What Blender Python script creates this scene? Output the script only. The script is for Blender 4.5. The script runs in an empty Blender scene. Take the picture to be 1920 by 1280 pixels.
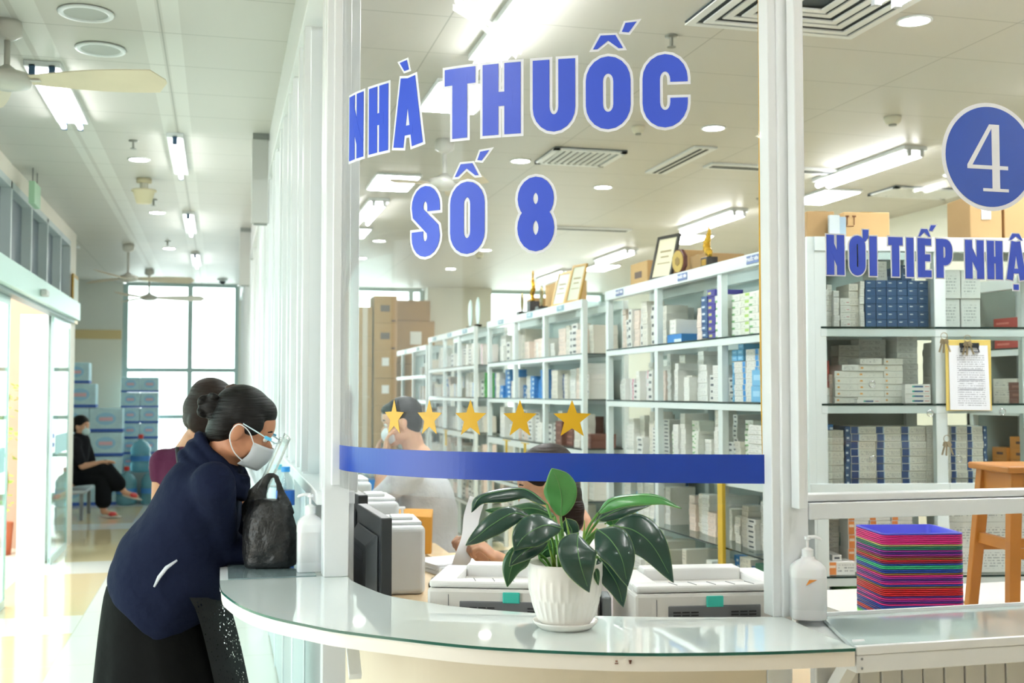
import bpy, bmesh, math, random
from mathutils import Vector, Matrix, Quaternion
import mathutils
random.seed(7)
SC = bpy.context.scene
COL = SC.collection
PI = math.pi
# ---------------------------------------------------------------- camera, world, exposure
F = 2152.0; H = 1.5
YAW = math.atan(549 / F); PIT = math.atan(96 / F)
cd = bpy.data.cameras.new('camera'); cam = bpy.data.objects.new('camera', cd); COL.objects.link(cam)
cam.location = (0, 0, H); cam.rotation_euler = (PI / 2 + PIT, 0, -YAW)
cd.sensor_width = 36; cd.lens = 36 * F / 1920; cd.clip_start = .05; cd.clip_end = 200
cd.dof.use_dof = True; cd.dof.focus_distance = 3.1; cd.dof.aperture_fstop = 5.0
SC.camera = cam
w = bpy.data.worlds.new('world'); SC.world = w; w.use_nodes = True
bg = w.node_tree.nodes['Background']; bg.inputs[0].default_value = (.90, 1.0, .985, 1); bg.inputs[1].default_value = 2.7
SC.view_settings.view_transform = 'Standard'; SC.view_settings.look = 'None'
SC.view_settings.exposure = .8; SC.view_settings.gamma = 1.0; SC.view_settings.use_curve_mapping = False
sl = bpy.data.lights.new('sun', 'SUN'); sl.energy = 2.0; sl.angle = .03; sl.color = (1, .96, .9); so_ = bpy.data.objects.new('sun', sl); COL.objects.link(so_)
so_.rotation_euler = Vector((-.5, .12, -1)).to_track_quat('-Z', 'Y').to_euler()
TUBE_E = 12.0; PANEL_E = 34.0; DOWN_E = 34.0

# ---------------------------------------------------------------- measuring helpers (photo frame 1920x1280 -> metres)
def ray(px, py):
    a = (px - 960) / F; b = (640 - py) / F
    f = Vector((math.sin(YAW) * math.cos(PIT), math.cos(YAW) * math.cos(PIT), math.sin(PIT)))
    r = Vector((math.cos(YAW), -math.sin(YAW), 0))
    u = Vector((-math.sin(YAW) * math.sin(PIT), -math.cos(YAW) * math.sin(PIT), math.cos(PIT)))
    return f + a * r + b * u
CAM = Vector((0, 0, H))
def onz(px, py, z):
    d = ray(px, py); return CAM + d * ((z - H) / d.z)
def onx(px, py, x):
    d = ray(px, py); return CAM + d * (x / d.x)
def ony(px, py, y):
    d = ray(px, py); return CAM + d * (y / d.y)
def at(px, py, D): return CAM + ray(px, py) * D
RIGHT = Vector((math.cos(YAW), -math.sin(YAW), 0)); FWD = Vector((math.sin(YAW), math.cos(YAW), 0)); UP = Vector((0, 0, 1))

# ---------------------------------------------------------------- materials
def lin(c):
    return tuple((x / 12.92 if x <= .04045 else ((x + .055) / 1.055) ** 2.4) for x in c[:3]) + (1,)
def hexc(h): return lin(tuple(int(h[i:i + 2], 16) / 255 for i in (0, 2, 4)))
MATS = {}
def mat(name, col, rough=.5, metal=0, spec=.5, emit=0, coat=0, sss=0, bump=0, bscale=40, var=0, vscale=8, trans=0, sheen=0):
    if name in MATS: return MATS[name]
    m = bpy.data.materials.new(name); m.use_nodes = True; nt = m.node_tree; b = nt.nodes['Principled BSDF']
    c = hexc(col) if isinstance(col, str) else col
    b.inputs['Base Color'].default_value = c; b.inputs['Roughness'].default_value = rough
    b.inputs['Metallic'].default_value = metal; b.inputs['Specular IOR Level'].default_value = spec
    b.inputs['Coat Weight'].default_value = coat; b.inputs['Coat Roughness'].default_value = .05
    if sheen: b.inputs['Sheen Weight'].default_value = sheen
    if trans: b.inputs['Transmission Weight'].default_value = trans
    if sss: b.inputs['Subsurface Weight'].default_value = sss; b.inputs['Subsurface Scale'].default_value = .01
    if emit:
        b.inputs['Emission Color'].default_value = c; b.inputs['Emission Strength'].default_value = emit
    tc = nt.nodes.new('ShaderNodeTexCoord')
    if var:
        n = nt.nodes.new('ShaderNodeTexNoise'); n.inputs['Scale'].default_value = vscale; n.inputs['Detail'].default_value = 4
        nt.links.new(tc.outputs['Object'], n.inputs['Vector'])
        mx = nt.nodes.new('ShaderNodeMix'); mx.data_type = 'RGBA'
        mx.inputs[6].default_value = tuple(x * (1 - var) for x in c[:3]) + (1,)
        mx.inputs[7].default_value = tuple(min(1, x * (1 + var)) for x in c[:3]) + (1,)
        nt.links.new(n.outputs['Fac'], mx.inputs[0]); nt.links.new(mx.outputs[2], b.inputs['Base Color'])
    if bump:
        n2 = nt.nodes.new('ShaderNodeTexNoise'); n2.inputs['Scale'].default_value = bscale; n2.inputs['Detail'].default_value = 5
        nt.links.new(tc.outputs['Object'], n2.inputs['Vector'])
        bp = nt.nodes.new('ShaderNodeBump'); bp.inputs['Strength'].default_value = bump; bp.inputs['Distance'].default_value = .02
        nt.links.new(n2.outputs['Fac'], bp.inputs['Height']); nt.links.new(bp.outputs[0], b.inputs['Normal'])
    MATS[name] = m; return m
def glass(name, tint=(.96, .985, .975), f0=.04, rough=0.0, extra=0, gz=.8):
    if name in MATS: return MATS[name]
    m = bpy.data.materials.new(name); m.use_nodes = True; nt = m.node_tree; nt.nodes.clear()
    o = nt.nodes.new('ShaderNodeOutputMaterial'); t = nt.nodes.new('ShaderNodeBsdfTransparent'); g = nt.nodes.new('ShaderNodeBsdfGlossy')
    t.inputs[0].default_value = tint + (1,); g.inputs['Roughness'].default_value = rough
    lw = nt.nodes.new('ShaderNodeLayerWeight'); lw.inputs[0].default_value = .5
    p = nt.nodes.new('ShaderNodeMath'); p.operation = 'POWER'; p.inputs[1].default_value = 4.5
    q = nt.nodes.new('ShaderNodeMath'); q.operation = 'MULTIPLY_ADD'; q.inputs[1].default_value = gz; q.inputs[2].default_value = f0
    mx = nt.nodes.new('ShaderNodeMixShader')
    nt.links.new(lw.outputs['Facing'], p.inputs[0]); nt.links.new(p.outputs[0], q.inputs[0]); nt.links.new(q.outputs[0], mx.inputs[0])
    nt.links.new(t.outputs[0], mx.inputs[1]); nt.links.new(g.outputs[0], mx.inputs[2])
    last = mx
    if extra:
        d = nt.nodes.new('ShaderNodeBsdfDiffuse'); d.inputs[0].default_value = (.85, .9, .92, 1)
        m2 = nt.nodes.new('ShaderNodeMixShader'); m2.inputs[0].default_value = extra
        nt.links.new(mx.outputs[0], m2.inputs[1]); nt.links.new(d.outputs[0], m2.inputs[2]); last = m2
    nt.links.new(last.outputs[0], o.inputs[0]); MATS[name] = m; return m
def print_mat(name, bg_, bands=(), ink='70757a', lines=5, u0=.08, u1=.8, v0=.15, v1=.8, dens=.5, rough=.45, su=30):
    """carton card: flat colour, coloured bands (u0,u1,v0,v1,hex) and rows of small printed words; uses the front-face UV"""
    if name in MATS: return MATS[name]
    m = bpy.data.materials.new(name); m.use_nodes = True; nt = m.node_tree; b = nt.nodes['Principled BSDF']; b.inputs['Roughness'].default_value = rough
    uvn = nt.nodes.new('ShaderNodeUVMap'); sp = nt.nodes.new('ShaderNodeSeparateXYZ'); nt.links.new(uvn.outputs[0], sp.inputs[0])
    def M(op, a, c, d=None):
        n = nt.nodes.new('ShaderNodeMath'); n.operation = op
        for i, v in enumerate((a, c, d)):
            if v is None: continue
            if isinstance(v, (int, float)): n.inputs[i].default_value = v
            else: nt.links.new(v, n.inputs[i])
        return n.outputs[0]
    U, V = sp.outputs[0], sp.outputs[1]
    def rect(a, c, d, e):
        r = M('MULTIPLY', M('GREATER_THAN', U, a), M('LESS_THAN', U, c))
        return M('MULTIPLY', r, M('MULTIPLY', M('GREATER_THAN', V, d), M('LESS_THAN', V, e)))
    cur = nt.nodes.new('ShaderNodeRGB'); cur.outputs[0].default_value = hexc(bg_); cur = cur.outputs[0]
    def over(cur, fac, h):
        mx = nt.nodes.new('ShaderNodeMix'); mx.data_type = 'RGBA'; nt.links.new(fac, mx.inputs[0]); nt.links.new(cur, mx.inputs[6]); mx.inputs[7].default_value = hexc(h)
        return mx.outputs[2]
    for (a, c, d, e, h) in bands: cur = over(cur, rect(a, c, d, e), h)
    if lines:
        row = M('MULTIPLY', V, lines); fr = M('FRACT', row, 0); ln = M('LESS_THAN', fr, .45)
        cv = nt.nodes.new('ShaderNodeCombineXYZ'); nt.links.new(M('MULTIPLY', U, su), cv.inputs[0]); nt.links.new(M('MULTIPLY', M('FLOOR', row, 0), 7.3), cv.inputs[1])
        nz = nt.nodes.new('ShaderNodeTexNoise'); nz.inputs['Scale'].default_value = 1; nt.links.new(cv.outputs[0], nz.inputs['Vector'])
        f = M('MULTIPLY', M('MULTIPLY', ln, M('GREATER_THAN', nz.outputs['Fac'], 1 - dens)), rect(u0, u1, v0, v1))
        cur = over(cur, M('MULTIPLY', f, .75), ink)
    nt.links.new(cur, b.inputs['Base Color']); MATS[name] = m; return m

# ---------------------------------------------------------------- mesh builder
class MB:
    def __init__(s): s.v = []; s.f = []; s.m = []; s.uv = {}
    def add(s, vs, fs, mi=0):
        o = len(s.v); s.v += [tuple(x) for x in vs]
        for f in fs: s.f.append([i + o for i in f]); s.m.append(mi)
        return s
    def box(s, c, d, rot=None, mi=0):
        hx, hy, hz = d[0] / 2, d[1] / 2, d[2] / 2
        vs = [Vector((x, y, z)) for x in (-hx, hx) for y in (-hy, hy) for z in (-hz, hz)]
        if rot is not None: vs = [rot @ v for v in vs]
        c = Vector(c); vs = [v + c for v in vs]
        return s.add(vs, [(0, 1, 3, 2), (4, 6, 7, 5), (0, 4, 5, 1), (2, 3, 7, 6), (0, 2, 6, 4), (1, 5, 7, 3)], mi)
    def bb(s, x0, x1, y0, y1, z0, z1, mi=0):
        return s.box(((x0 + x1) / 2, (y0 + y1) / 2, (z0 + z1) / 2), (abs(x1 - x0), abs(y1 - y0), abs(z1 - z0)), None, mi)
    def prism(s, poly, z0, z1, mi=0):
        n = len(poly); vs = [(p[0], p[1], z0) for p in poly] + [(p[0], p[1], z1) for p in poly]
        fs = [tuple(range(n))[::-1], tuple(range(n, 2 * n))] + [(i, (i + 1) % n, (i + 1) % n + n, i + n) for i in range(n)]
        return s.add(vs, fs, mi)
    def strip(s, A, B, z0, z1, mi=0):
        """wall between plan curves A and B (same length)"""
        n = len(A); vs = []
        for i in range(n): vs += [(A[i][0], A[i][1], z0), (A[i][0], A[i][1], z1), (B[i][0], B[i][1], z1), (B[i][0], B[i][1], z0)]
        fs = [(0, 1, 2, 3), (4 * n - 1, 4 * n - 2, 4 * n - 3, 4 * n - 4)]
        for i in range(n - 1):
            for k in range(4): fs.append((4 * i + k, 4 * i + 4 + k, 4 * i + 4 + (k + 1) % 4, 4 * i + (k + 1) % 4))
        return s.add(vs, fs, mi)
    def rings(s, rs, mi=0, cap=True, closed=True):
        n = len(rs[0]); vs = [p for r in rs for p in r]; fs = []
        for i in range(len(rs) - 1):
            for k in range(n if closed else n - 1):
                k2 = (k + 1) % n; fs.append((i * n + k, i * n + k2, (i + 1) * n + k2, (i + 1) * n + k))
        if cap: fs += [tuple(range(n))[::-1], tuple(range((len(rs) - 1) * n, len(rs) * n))]
        return s.add(vs, fs, mi)
    def lathe(s, prof, c=(0, 0, 0), n=32, mi=0, sx=1, sy=1, cap=True):
        return s.rings([[(c[0] + r * sx * math.cos(2 * PI * k / n), c[1] + r * sy * math.sin(2 * PI * k / n), c[2] + z) for k in range(n)] for r, z in prof], mi, cap)
    def tube(s, pts, r, n=10, mi=0, cap=True, flat=1.0, side=None):
        pts = [Vector(p) for p in pts]; rr = r if isinstance(r, (list, tuple)) else [r] * len(pts); rs = []; ref = None
        for i, p in enumerate(pts):
            t = (pts[min(i + 1, len(pts) - 1)] - pts[max(i - 1, 0)]).normalized()
            if ref is None:
                ref = side.copy() if side is not None else (Vector((0, 0, 1)) if abs(t.z) < .9 else Vector((1, 0, 0)))
            a = (ref - t * ref.dot(t)).normalized(); b = t.cross(a); ref = a
            rs.append([p + (a * math.cos(2 * PI * k / n) + b * flat * math.sin(2 * PI * k / n)) * rr[i] for k in range(n)])
        return s.rings(rs, mi, cap)
    def ell(s, c, r, R=None, n=16, m=10, mi=0):
        c = Vector(c); rs = []
        for j in range(m + 1):
            th = PI * (j + .02) / (m + .04); ring = []
            for k in range(n):
                p = Vector((r[0] * math.sin(th) * math.cos(2 * PI * k / n), r[1] * math.sin(th) * math.sin(2 * PI * k / n), r[2] * math.cos(th)))
                if R is not None: p = R @ p
                ring.append(c + p)
            rs.append(ring)
        return s.rings(rs, mi)
    def limb(s, pts, rr, n=14, mi=0):
        P = [Vector(p) for p in pts]
        for i in range(len(P) - 1):
            s.tube([P[i], P[i + 1]], [rr[i], rr[i + 1]], n, mi)
        for p, r in zip(P, rr): s.ell(p, (r, r, r), None, n, 8, mi)
        return s
    def build(s, name, ms, parent=None, smooth=False, bevel=0, bseg=2, loc=None, sub=0, angle=None):
        me = bpy.data.meshes.new(name); me.from_pydata(s.v, [], s.f)
        for m in (ms if isinstance(ms, (list, tuple)) else [ms]): me.materials.append(m)
        me.polygons.foreach_set('material_index', s.m)
        bm = bmesh.new(); bm.from_mesh(me); bmesh.ops.recalc_face_normals(bm, faces=bm.faces); bm.to_mesh(me); bm.free()
        if smooth: me.polygons.foreach_set('use_smooth', [True] * len(me.polygons))
        o = bpy.data.objects.new(name, me); COL.objects.link(o)
        if angle is not None:
            me.polygons.foreach_set('use_smooth', [True] * len(me.polygons)); me.set_sharp_from_angle(angle=math.radians(angle))
        if parent is not None: o.parent = parent
        if loc is not None: o.location = loc
        if bevel:
            b = o.modifiers.new('bevel', 'BEVEL'); b.width = bevel; b.segments = bseg; b.limit_method = 'ANGLE'; b.angle_limit = math.radians(40)
        if sub:
            q = o.modifiers.new('subd', 'SUBSURF'); q.levels = sub; q.render_levels = sub
        me.update(); return o
def tag(o, label=None, cat=None, group=None, kind=None):
    if label: o['label'] = label
    if cat: o['category'] = cat
    if group: o['group'] = group
    if kind: o['kind'] = kind
    return o
def thing(name, label, cat, loc=(0, 0, 0), rz=0, group=None):
    o = bpy.data.objects.new(name, None); o.empty_display_size = .05; COL.objects.link(o); o.location = loc; o.rotation_euler = (0, 0, rz)
    return tag(o, label, cat, group)
def struct(name, mb, m, **k): return tag(mb.build(name, m, **k), kind='structure')
def copy_tree(o, parent=None):
    c = o.copy(); COL.objects.link(c)
    if parent is not None: c.parent = parent
    for ch in list(o.children): copy_tree(ch, c)
    return c
def remesh(o, vox, smooth=4, fac=.6):
    r = o.modifiers.new('remesh', 'REMESH'); r.mode = 'VOXEL'; r.voxel_size = vox; r.use_smooth_shade = True
    if smooth:
        q = o.modifiers.new('smooth', 'SMOOTH'); q.iterations = smooth; q.factor = fac
    return o
def crom(P, n=12):
    Q = [[2 * a - b for a, b in zip(P[0], P[1])]] + [list(p) for p in P] + [[2 * a - b for a, b in zip(P[-1], P[-2])]]; o = []
    for i in range(1, len(Q) - 2):
        for k in range(n):
            t = k / n; a, b, c, d = Q[i - 1], Q[i], Q[i + 1], Q[i + 2]
            o.append(tuple(.5 * (2 * b[j] + (c[j] - a[j]) * t + (2 * a[j] - 5 * b[j] + 4 * c[j] - d[j]) * t * t + (3 * b[j] - a[j] - 3 * c[j] + d[j]) * t ** 3) for j in range(len(b))))
    o.append(tuple(P[-1])); return o
def offset(C, d):
    o = []
    for i, p in enumerate(C):
        a = C[max(i - 1, 0)]; b = C[min(i + 1, len(C) - 1)]; t = Vector((b[0] - a[0], b[1] - a[1])).normalized()
        o.append((p[0] - t.y * d, p[1] + t.x * d))
    return o

# common materials
WHITE = mat('white_aluminium', 'e4e8ea', .28, spec=.5)
WHITE2 = mat('white_panel', 'dfe3e4', .4)
GREYP = mat('grey_panel', 'b9c2c6', .4)
SHELFW = mat('shelf_white', 'd9e3e3', .3)
GLASS = glass('clear_glass', (.975, .985, .98), .016, gz=.45)
GLASS2 = glass('shelf_glass', (.9, .96, .94), .05)
GEDGE = mat('glass_edge', '1c5a4c', .15)
DARKEDGE = mat('dark_glass_edge', '16302c', .15)
CARD = mat('cardboard', 'b08f62', .8, var=.12, vscale=5)
CARD2 = mat('cardboard_light', 'c9a673', .8, var=.1, vscale=5)
BLK = mat('black_plastic', '1d2022', .35)
TUBEM = mat('tube_light_glow', (1, 1, 1, 1), .3, emit=TUBE_E); TUBEI = mat('pharmacy_tube_glow', (1, 1, 1, 1), .3, emit=TUBE_E * 1.3); TUBEL = mat('added_lobby_tube_glow', (1, .99, .96, 1), .3, emit=TUBE_E * 1.9)  # lobby glow is for unseen tubes added to light the front
PANM = mat('panel_light_glow', (.97, .99, 1, 1), .3, emit=PANEL_E)
DOWNM = mat('downlight_glow', (1, .99, .96, 1), .3, emit=DOWN_E)
SKIN = mat('skin', 'b97f5e', .5, sss=.06, bump=.05, bscale=120, var=.08, vscale=20)
SKIN2 = mat('skin_light', 'd3a283', .5, sss=.06, var=.06, vscale=20)
BLUE = mat('blue_vinyl', '1d3fa0', .3)
LBLUE = mat('letter_blue_vinyl', '3f5bd2', .35)
LWHITE = mat('letter_white_vinyl', 'e9ecf2', .4)
GOLD = mat('star_gold_vinyl', 'cfa112', .4)

# ================================================================ SETTING
CZ = 3.1; LW = -1.42
def tile_mat(name, base, line, sy, y0, xs, rough, bx=None, alt=None, lw=.006, spec=.5, strip=None):
    m = bpy.data.materials.new(name); m.use_nodes = True; nt = m.node_tree; b = nt.nodes['Principled BSDF']
    b.inputs['Roughness'].default_value = rough; b.inputs['Specular IOR Level'].default_value = spec
    g = nt.nodes.new('ShaderNodeTexCoord'); sp = nt.nodes.new('ShaderNodeSeparateXYZ'); nt.links.new(g.outputs['Object'], sp.inputs[0])
    def M(op, a, c=0, d=None):
        n = nt.nodes.new('ShaderNodeMath'); n.operation = op
        for i, v in enumerate((a, c, d)):
            if v is None: continue
            if isinstance(v, (int, float)): n.inputs[i].default_value = v
            else: nt.links.new(v, n.inputs[i])
        return n.outputs[0]
    X, Y = sp.outputs[0], sp.outputs[1]
    def seam(c, s, o, wd): return M('LESS_THAN', M('ABSOLUTE', M('SUBTRACT', M('FLOORED_MODULO', M('SUBTRACT', c, o), s), s / 2)), 99) if False else M('LESS_THAN', M('FLOORED_MODULO', M('ADD', M('SUBTRACT', c, o), wd / 2), s), wd)
    fac = M('MAXIMUM', seam(Y, sy, y0, lw), seam(X, xs[0], xs[1], lw))
    n = nt.nodes.new('ShaderNodeTexNoise'); n.inputs['Scale'].default_value = 1.3; n.inputs['Detail'].default_value = 6; nt.links.new(g.outputs['Object'], n.inputs['Vector'])
    mx0 = nt.nodes.new('ShaderNodeMix'); mx0.data_type = 'RGBA'; nt.links.new(n.outputs['Fac'], mx0.inputs[0])
    c = hexc(base); mx0.inputs[6].default_value = tuple(v * .95 for v in c[:3]) + (1,); mx0.inputs[7].default_value = c
    cur = mx0.outputs[2]
    def over(cur, f, h):
        mx = nt.nodes.new('ShaderNodeMix'); mx.data_type = 'RGBA'; nt.links.new(f, mx.inputs[0]); nt.links.new(cur, mx.inputs[6]); mx.inputs[7].default_value = hexc(h); return mx.outputs[2]
    if bx:   # rectangles of a second tile colour (x0,x1,y0,y1)
        for (a, b_, c_, d_) in bx:
            r = M('MULTIPLY', M('MULTIPLY', M('GREATER_THAN', X, a), M('LESS_THAN', X, b_)), M('MULTIPLY', M('GREATER_THAN', Y, c_), M('LESS_THAN', Y, d_)))
            cur = over(cur, r, alt)
    if strip:
        for (xc, wd, h) in strip:
            cur = over(cur, M('LESS_THAN', M('ABSOLUTE', M('SUBTRACT', X, xc)), wd / 2), h)
    cur = over(cur, fac, line)
    nt.links.new(cur, b.inputs['Base Color']); return m
FLOORM = tile_mat('polished_floor_tiles', 'eeebe2', 'd2ccbc', .8, 6.8, (.8, -.87), .08, bx=[(-2.4, -.87, 5.2, 7.7), (-3.4, -.87, 8.3, 10.2), (-3.4, -.87, 10.9, 13.4), (-3.4, -.95, 14, 16.0), (1, 9, -3, 20)], alt='e3cfa6')
CEILM = tile_mat('ceiling_panels', 'c8c6bf', 'a3a39b', .527, 5.268, (1.2, -.262), .45, lw=.007, strip=[(-.80, .10, 'd6d6d0'), (-.90, .05, 'd6d6d0'), (-.215, .07, 'd4d3cd'), (-.31, .07, 'd4d3cd')])
struct('floor', MB().bb(LW - .14, 8, -5, 12.25, -.1, 0).bb(-3.5, 8, 12.25, 18.2, -.1, 0), FLOORM)
# ceiling (corridor and pharmacy share it; corridor part lies over x<.29)
struct('ceiling', MB().bb(LW - .14, 8, -5, 12.25, CZ, CZ + .1).bb(-3.5, 8, 12.25, 17.6, CZ, CZ + .1), CEILM)
# outside ground and wall seen through the sliding door
struct('trim_1', MB().bb(-9, LW - .16, -5, 12.2, -.12, -.02), mat('outdoor_paving', 'd8c8b8', .8, var=.1))
CREAMW = mat('cream_wall', 'ece5d8', .6, var=.03)
PINKW = mat('pink_render_wall', 'c4a08a', .8, var=.12, vscale=4)
WALLW = mat('white_wall', 'e6e9e4', .6, var=.02, vscale=2)
BLUEG = mat('transom_blind', '5f6d78', .35)
LW = -1.42
struct('wall_outside', MB().bb(-5.5, -1.58, 12.14, 12.24, -.02, 3.6), PINKW)
struct('wall_back', MB().bb(LW - .14, 8, -5.2, -5, 0, CZ).bb(LW - .14, LW, -5, 2.0, 0, CZ).bb(8, 8.2, -5, 18, 0, CZ), mat('lobby_wall', 'e4dfd4', .6))
# end pier of left wall
struct('wall_left', MB().bb(LW - .14, LW, 11.9, 12.35, 0, CZ), CREAMW); struct('trim_10', MB().bb(LW - .14, LW, 2.0, 11.9, 2.98, CZ), CREAMW)
wb = MB()
ys_ = [2.6, 3.45, 4.3, 5.15, 6.0, 6.9, 7.75, 8.6, 9.5, 10.35, 11.2, 11.9]
for y in ys_: wb.bb(LW - .10, LW, y - .025, y + .025, 2.37, 2.98)
wb.bb(LW - .1, LW - .0, 2.0, 11.9, 2.93, 2.98)
struct('trim_2', wb, mat('transom_frame', 'c9d2d2', .35, metal=.2))
pb = MB()
for a, b_ in zip(ys_[:-1], ys_[1:]): pb.bb(LW - .09, LW - .07, a + .03, b_ - .03, 2.37, 2.93)
struct('window_1', pb, BLUEG)
# door header (operator box) and leaves
hd = thing('sliding_door_header', 'long pale green metal header box over the sliding glass doors', 'door header', (LW, 9, 2.2))
MB().bb(-.08, .10, -6.9, 2.88, 0, .17).build('header_box', mat('header_metal', 'bcd8cf', .35, metal=.1), hd, bevel=.004)
MB().bb(-.03, .05, -6.9, 2.88, -.025, 0).build('track', mat('track_grey', '7f8c8c', .4, metal=.6), hd)
MB().box((.125, .35, .06), (.05, .14, .05)).build('motion_sensor', mat('sensor_grey', 'b9bcb8', .4), hd, bevel=.01)
DG = glass('door_glass', (.86, .965, .93), .06)
def leaf(n, y0, y1, xo, lab):
    d = bpy.data.objects.new('door_%d' % n, None); COL.objects.link(d); d.location = (LW + xo, y0, 0); d['kind'] = 'structure'
    L = y1 - y0
    MB().bb(-.006, .006, 0, L, .02, 2.19).build('door_glass', DG, d)
    fm = mat('door_rail', 'b3c8c2', .3, metal=.4)
    MB().bb(-.012, .012, 0, L, .0, .06).build('bottom_rail', fm, d); MB().bb(-.012, .012, 0, L, 2.12, 2.175).build('top_rail', fm, d)
    MB().bb(-.012, .012, 0, .03, .06, 2.12).bb(-.012, .012, L - .03, L, .06, 2.12).build('edge_stile', fm, d)
    MB().bb(.007, .009, .02, .15, 1.02, 1.06).bb(.007, .009, .02, .15, 1.10, 1.14).build('safety_sticker', mat('sticker_blue', '2a57b8', .5), d)
    MB().bb(.007, .009, .25, L - .1, .95, 1.12).build('frosted_band', mat('frosted_band', 'a8d6d8', .5), d)
leaf(1, 6.2, 8.75, -.03, ''); leaf(2, 10.75, 11.88, .0, ''); leaf(3, 3.6, 6.18, -.03, '')
struct('wall_pillar', MB().bb(-1.70, -1.47, 10.85, 11.6, -.02, 2.19), mat('white_pillar', 'f0eeee', .6))
# alcove and far wall
struct('wall_alcove', MB().bb(-3.4, -3.3, 12.35, 17.4, 0, CZ).bb(-3.4, LW - .14, 12.25, 12.35, 0, CZ), WALLW)
FY = 17.4
struct('wall_far', MB().bb(-3.4, -1.36, FY, FY + .2, 0, CZ).bb(-1.36, .55, FY + .05, FY + .15, 0, .06).bb(.27, .62, FY, FY + .2, 0, CZ).bb(.62, 6.1, FY, FY + .2, 0, 1.0)
       .bb(3.05, 4.05, FY - .25, FY + .2, 0, CZ).bb(6.0, 8, FY, FY + .2, 0, CZ), mat('far_wall', 'dfe0d8', .6))
struct('trim_3', MB().bb(-3.3, -1.37, FY - .02, FY, 2.27, 2.40).bb(-3.3, -1.37, FY - .012, FY, 0, 2.27, 1), [mat('tan_stripe', 'd9c08c', .5), mat('cream_tile', 'e9e4d4', .35)])
MUL = mat('window_mullion', 'a9bfbd', .35, metal=.3)
def fwin(n, x0, x1, z0, z1, vs, hs):
    g = bpy.data.objects.new('window_%d' % n, None); COL.objects.link(g); g.location = (x0, FY + .08, z0); g['kind'] = 'structure'
    f = MB()
    for x in [x0] + vs + [x1]: f.bb(x - x0 - .035, x - x0 + .035, -.04, .04, 0, z1 - z0)
    for z in [z0] + hs + [z1]: f.bb(0, x1 - x0, -.035, .035, z - z0 - .03, z - z0 + .03)
    f.build('window_frame', MUL, g)
    MB().bb(.02, x1 - x0 - .02, -.004, .004, .02, z1 - z0 - .02).build('window_pane', glass('window_glass', (.97, 1, .99), .04), g)
fwin(2, -1.32, .25, .05, CZ - .02, [-.42], [.62, 1.83, 1.15])
fwin(3, .66, 3.02, 1.0, CZ - .02, [1.1, 2.95 - .1], [1.85])
fwin(4, 4.08, 5.95, 1.0, CZ - .02, [5.1], [1.85])
# corridor / pharmacy partition
PX = .38
gl = MB(); fr = MB()
mul = [3.52, 4.3, 5.0, 5.7, 6.5, 7.35, 8.2, 9.1, 10.0, 11.0, 12.0, 13.0, 14.0, 15.0, 16.1, 17.3]
for y in mul: fr.bb(.30, .41, y - .035, y + .035, 1.2, CZ - .02)
for a in mul[1:8]: fr.bb(.285, .31, a - .16, a - .10, 1.22, 2.82).bb(.285, .31, a + .10, a + .16, 1.22, 2.82)
fr.bb(.285, .41, 3.5, FY, 2.86, CZ).bb(.36, .41, 3.5, FY, 1.2, 1.27)
for y in mul: fr.bb(.31, .40, y - .02, y + .02, 0, 1.17)
struct('wall_partition', fr, WHITE, bevel=.003)
struct('window_5', MB().bb(.375, .383, 3.55, 17.3, 1.27, 2.86), glass('partition_glass', (.93, .965, .955), .05))
struct('wall_partition_lower', MB().bb(.315, .385, 3.5, FY, .02, 1.17), GREYP)
struct('trim_4', MB().bb(.285, .40, 3.48, FY, 1.165, 1.205), WHITE, bevel=.004)
# pharmacy right wall, lobby walls out of frame keep the room closed on the right
struct('wall_right', MB().bb(5.97, 6.1, 2.6, FY, 0, CZ), mat('right_wall', 'dcdccb', .6))

# ---------------------------------------------------------------- curved glass screen
GC = crom([(.345, 3.44), (.352, 3.34), (.380, 3.24), (.455, 3.10), (.56, 2.965), (.70, 2.855), (.90, 2.75), (1.118, 2.66), (1.335, 2.58)], 24)
GS = [0]
for i in range(1, len(GC)): GS.append(GS[-1] + math.dist(GC[i], GC[i - 1]))
def gpt(u, off=0):
    """point at arc length u on the curved glass, moved `off` towards the public side"""
    i = max(1, min(len(GS) - 1, next((k for k, s_ in enumerate(GS) if s_ >= u), len(GS) - 1)))
    t = (u - GS[i - 1]) / (GS[i] - GS[i - 1]); a, b = GC[i - 1], GC[i]
    x = a[0] + (b[0] - a[0]) * t; y = a[1] + (b[1] - a[1]) * t; d = Vector((b[0] - a[0], b[1] - a[1])).normalized()
    return (x + d.y * off, y - d.x * off)
cg = thing('curved_glass_screen', 'tall curved clear glass screen with blue lettering above the round counter', 'glass screen', (.9, 2.75, 1.226))
def toloc(mb, o):
    L = Vector(o.location); mb.v = [tuple(Vector(p) - L) for p in mb.v]; return mb
toloc(MB().strip(offset(GC, -.003), offset(GC, .003), 1.226, CZ), cg).build('glass_pane', GLASS, cg, smooth=False, angle=30)
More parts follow.
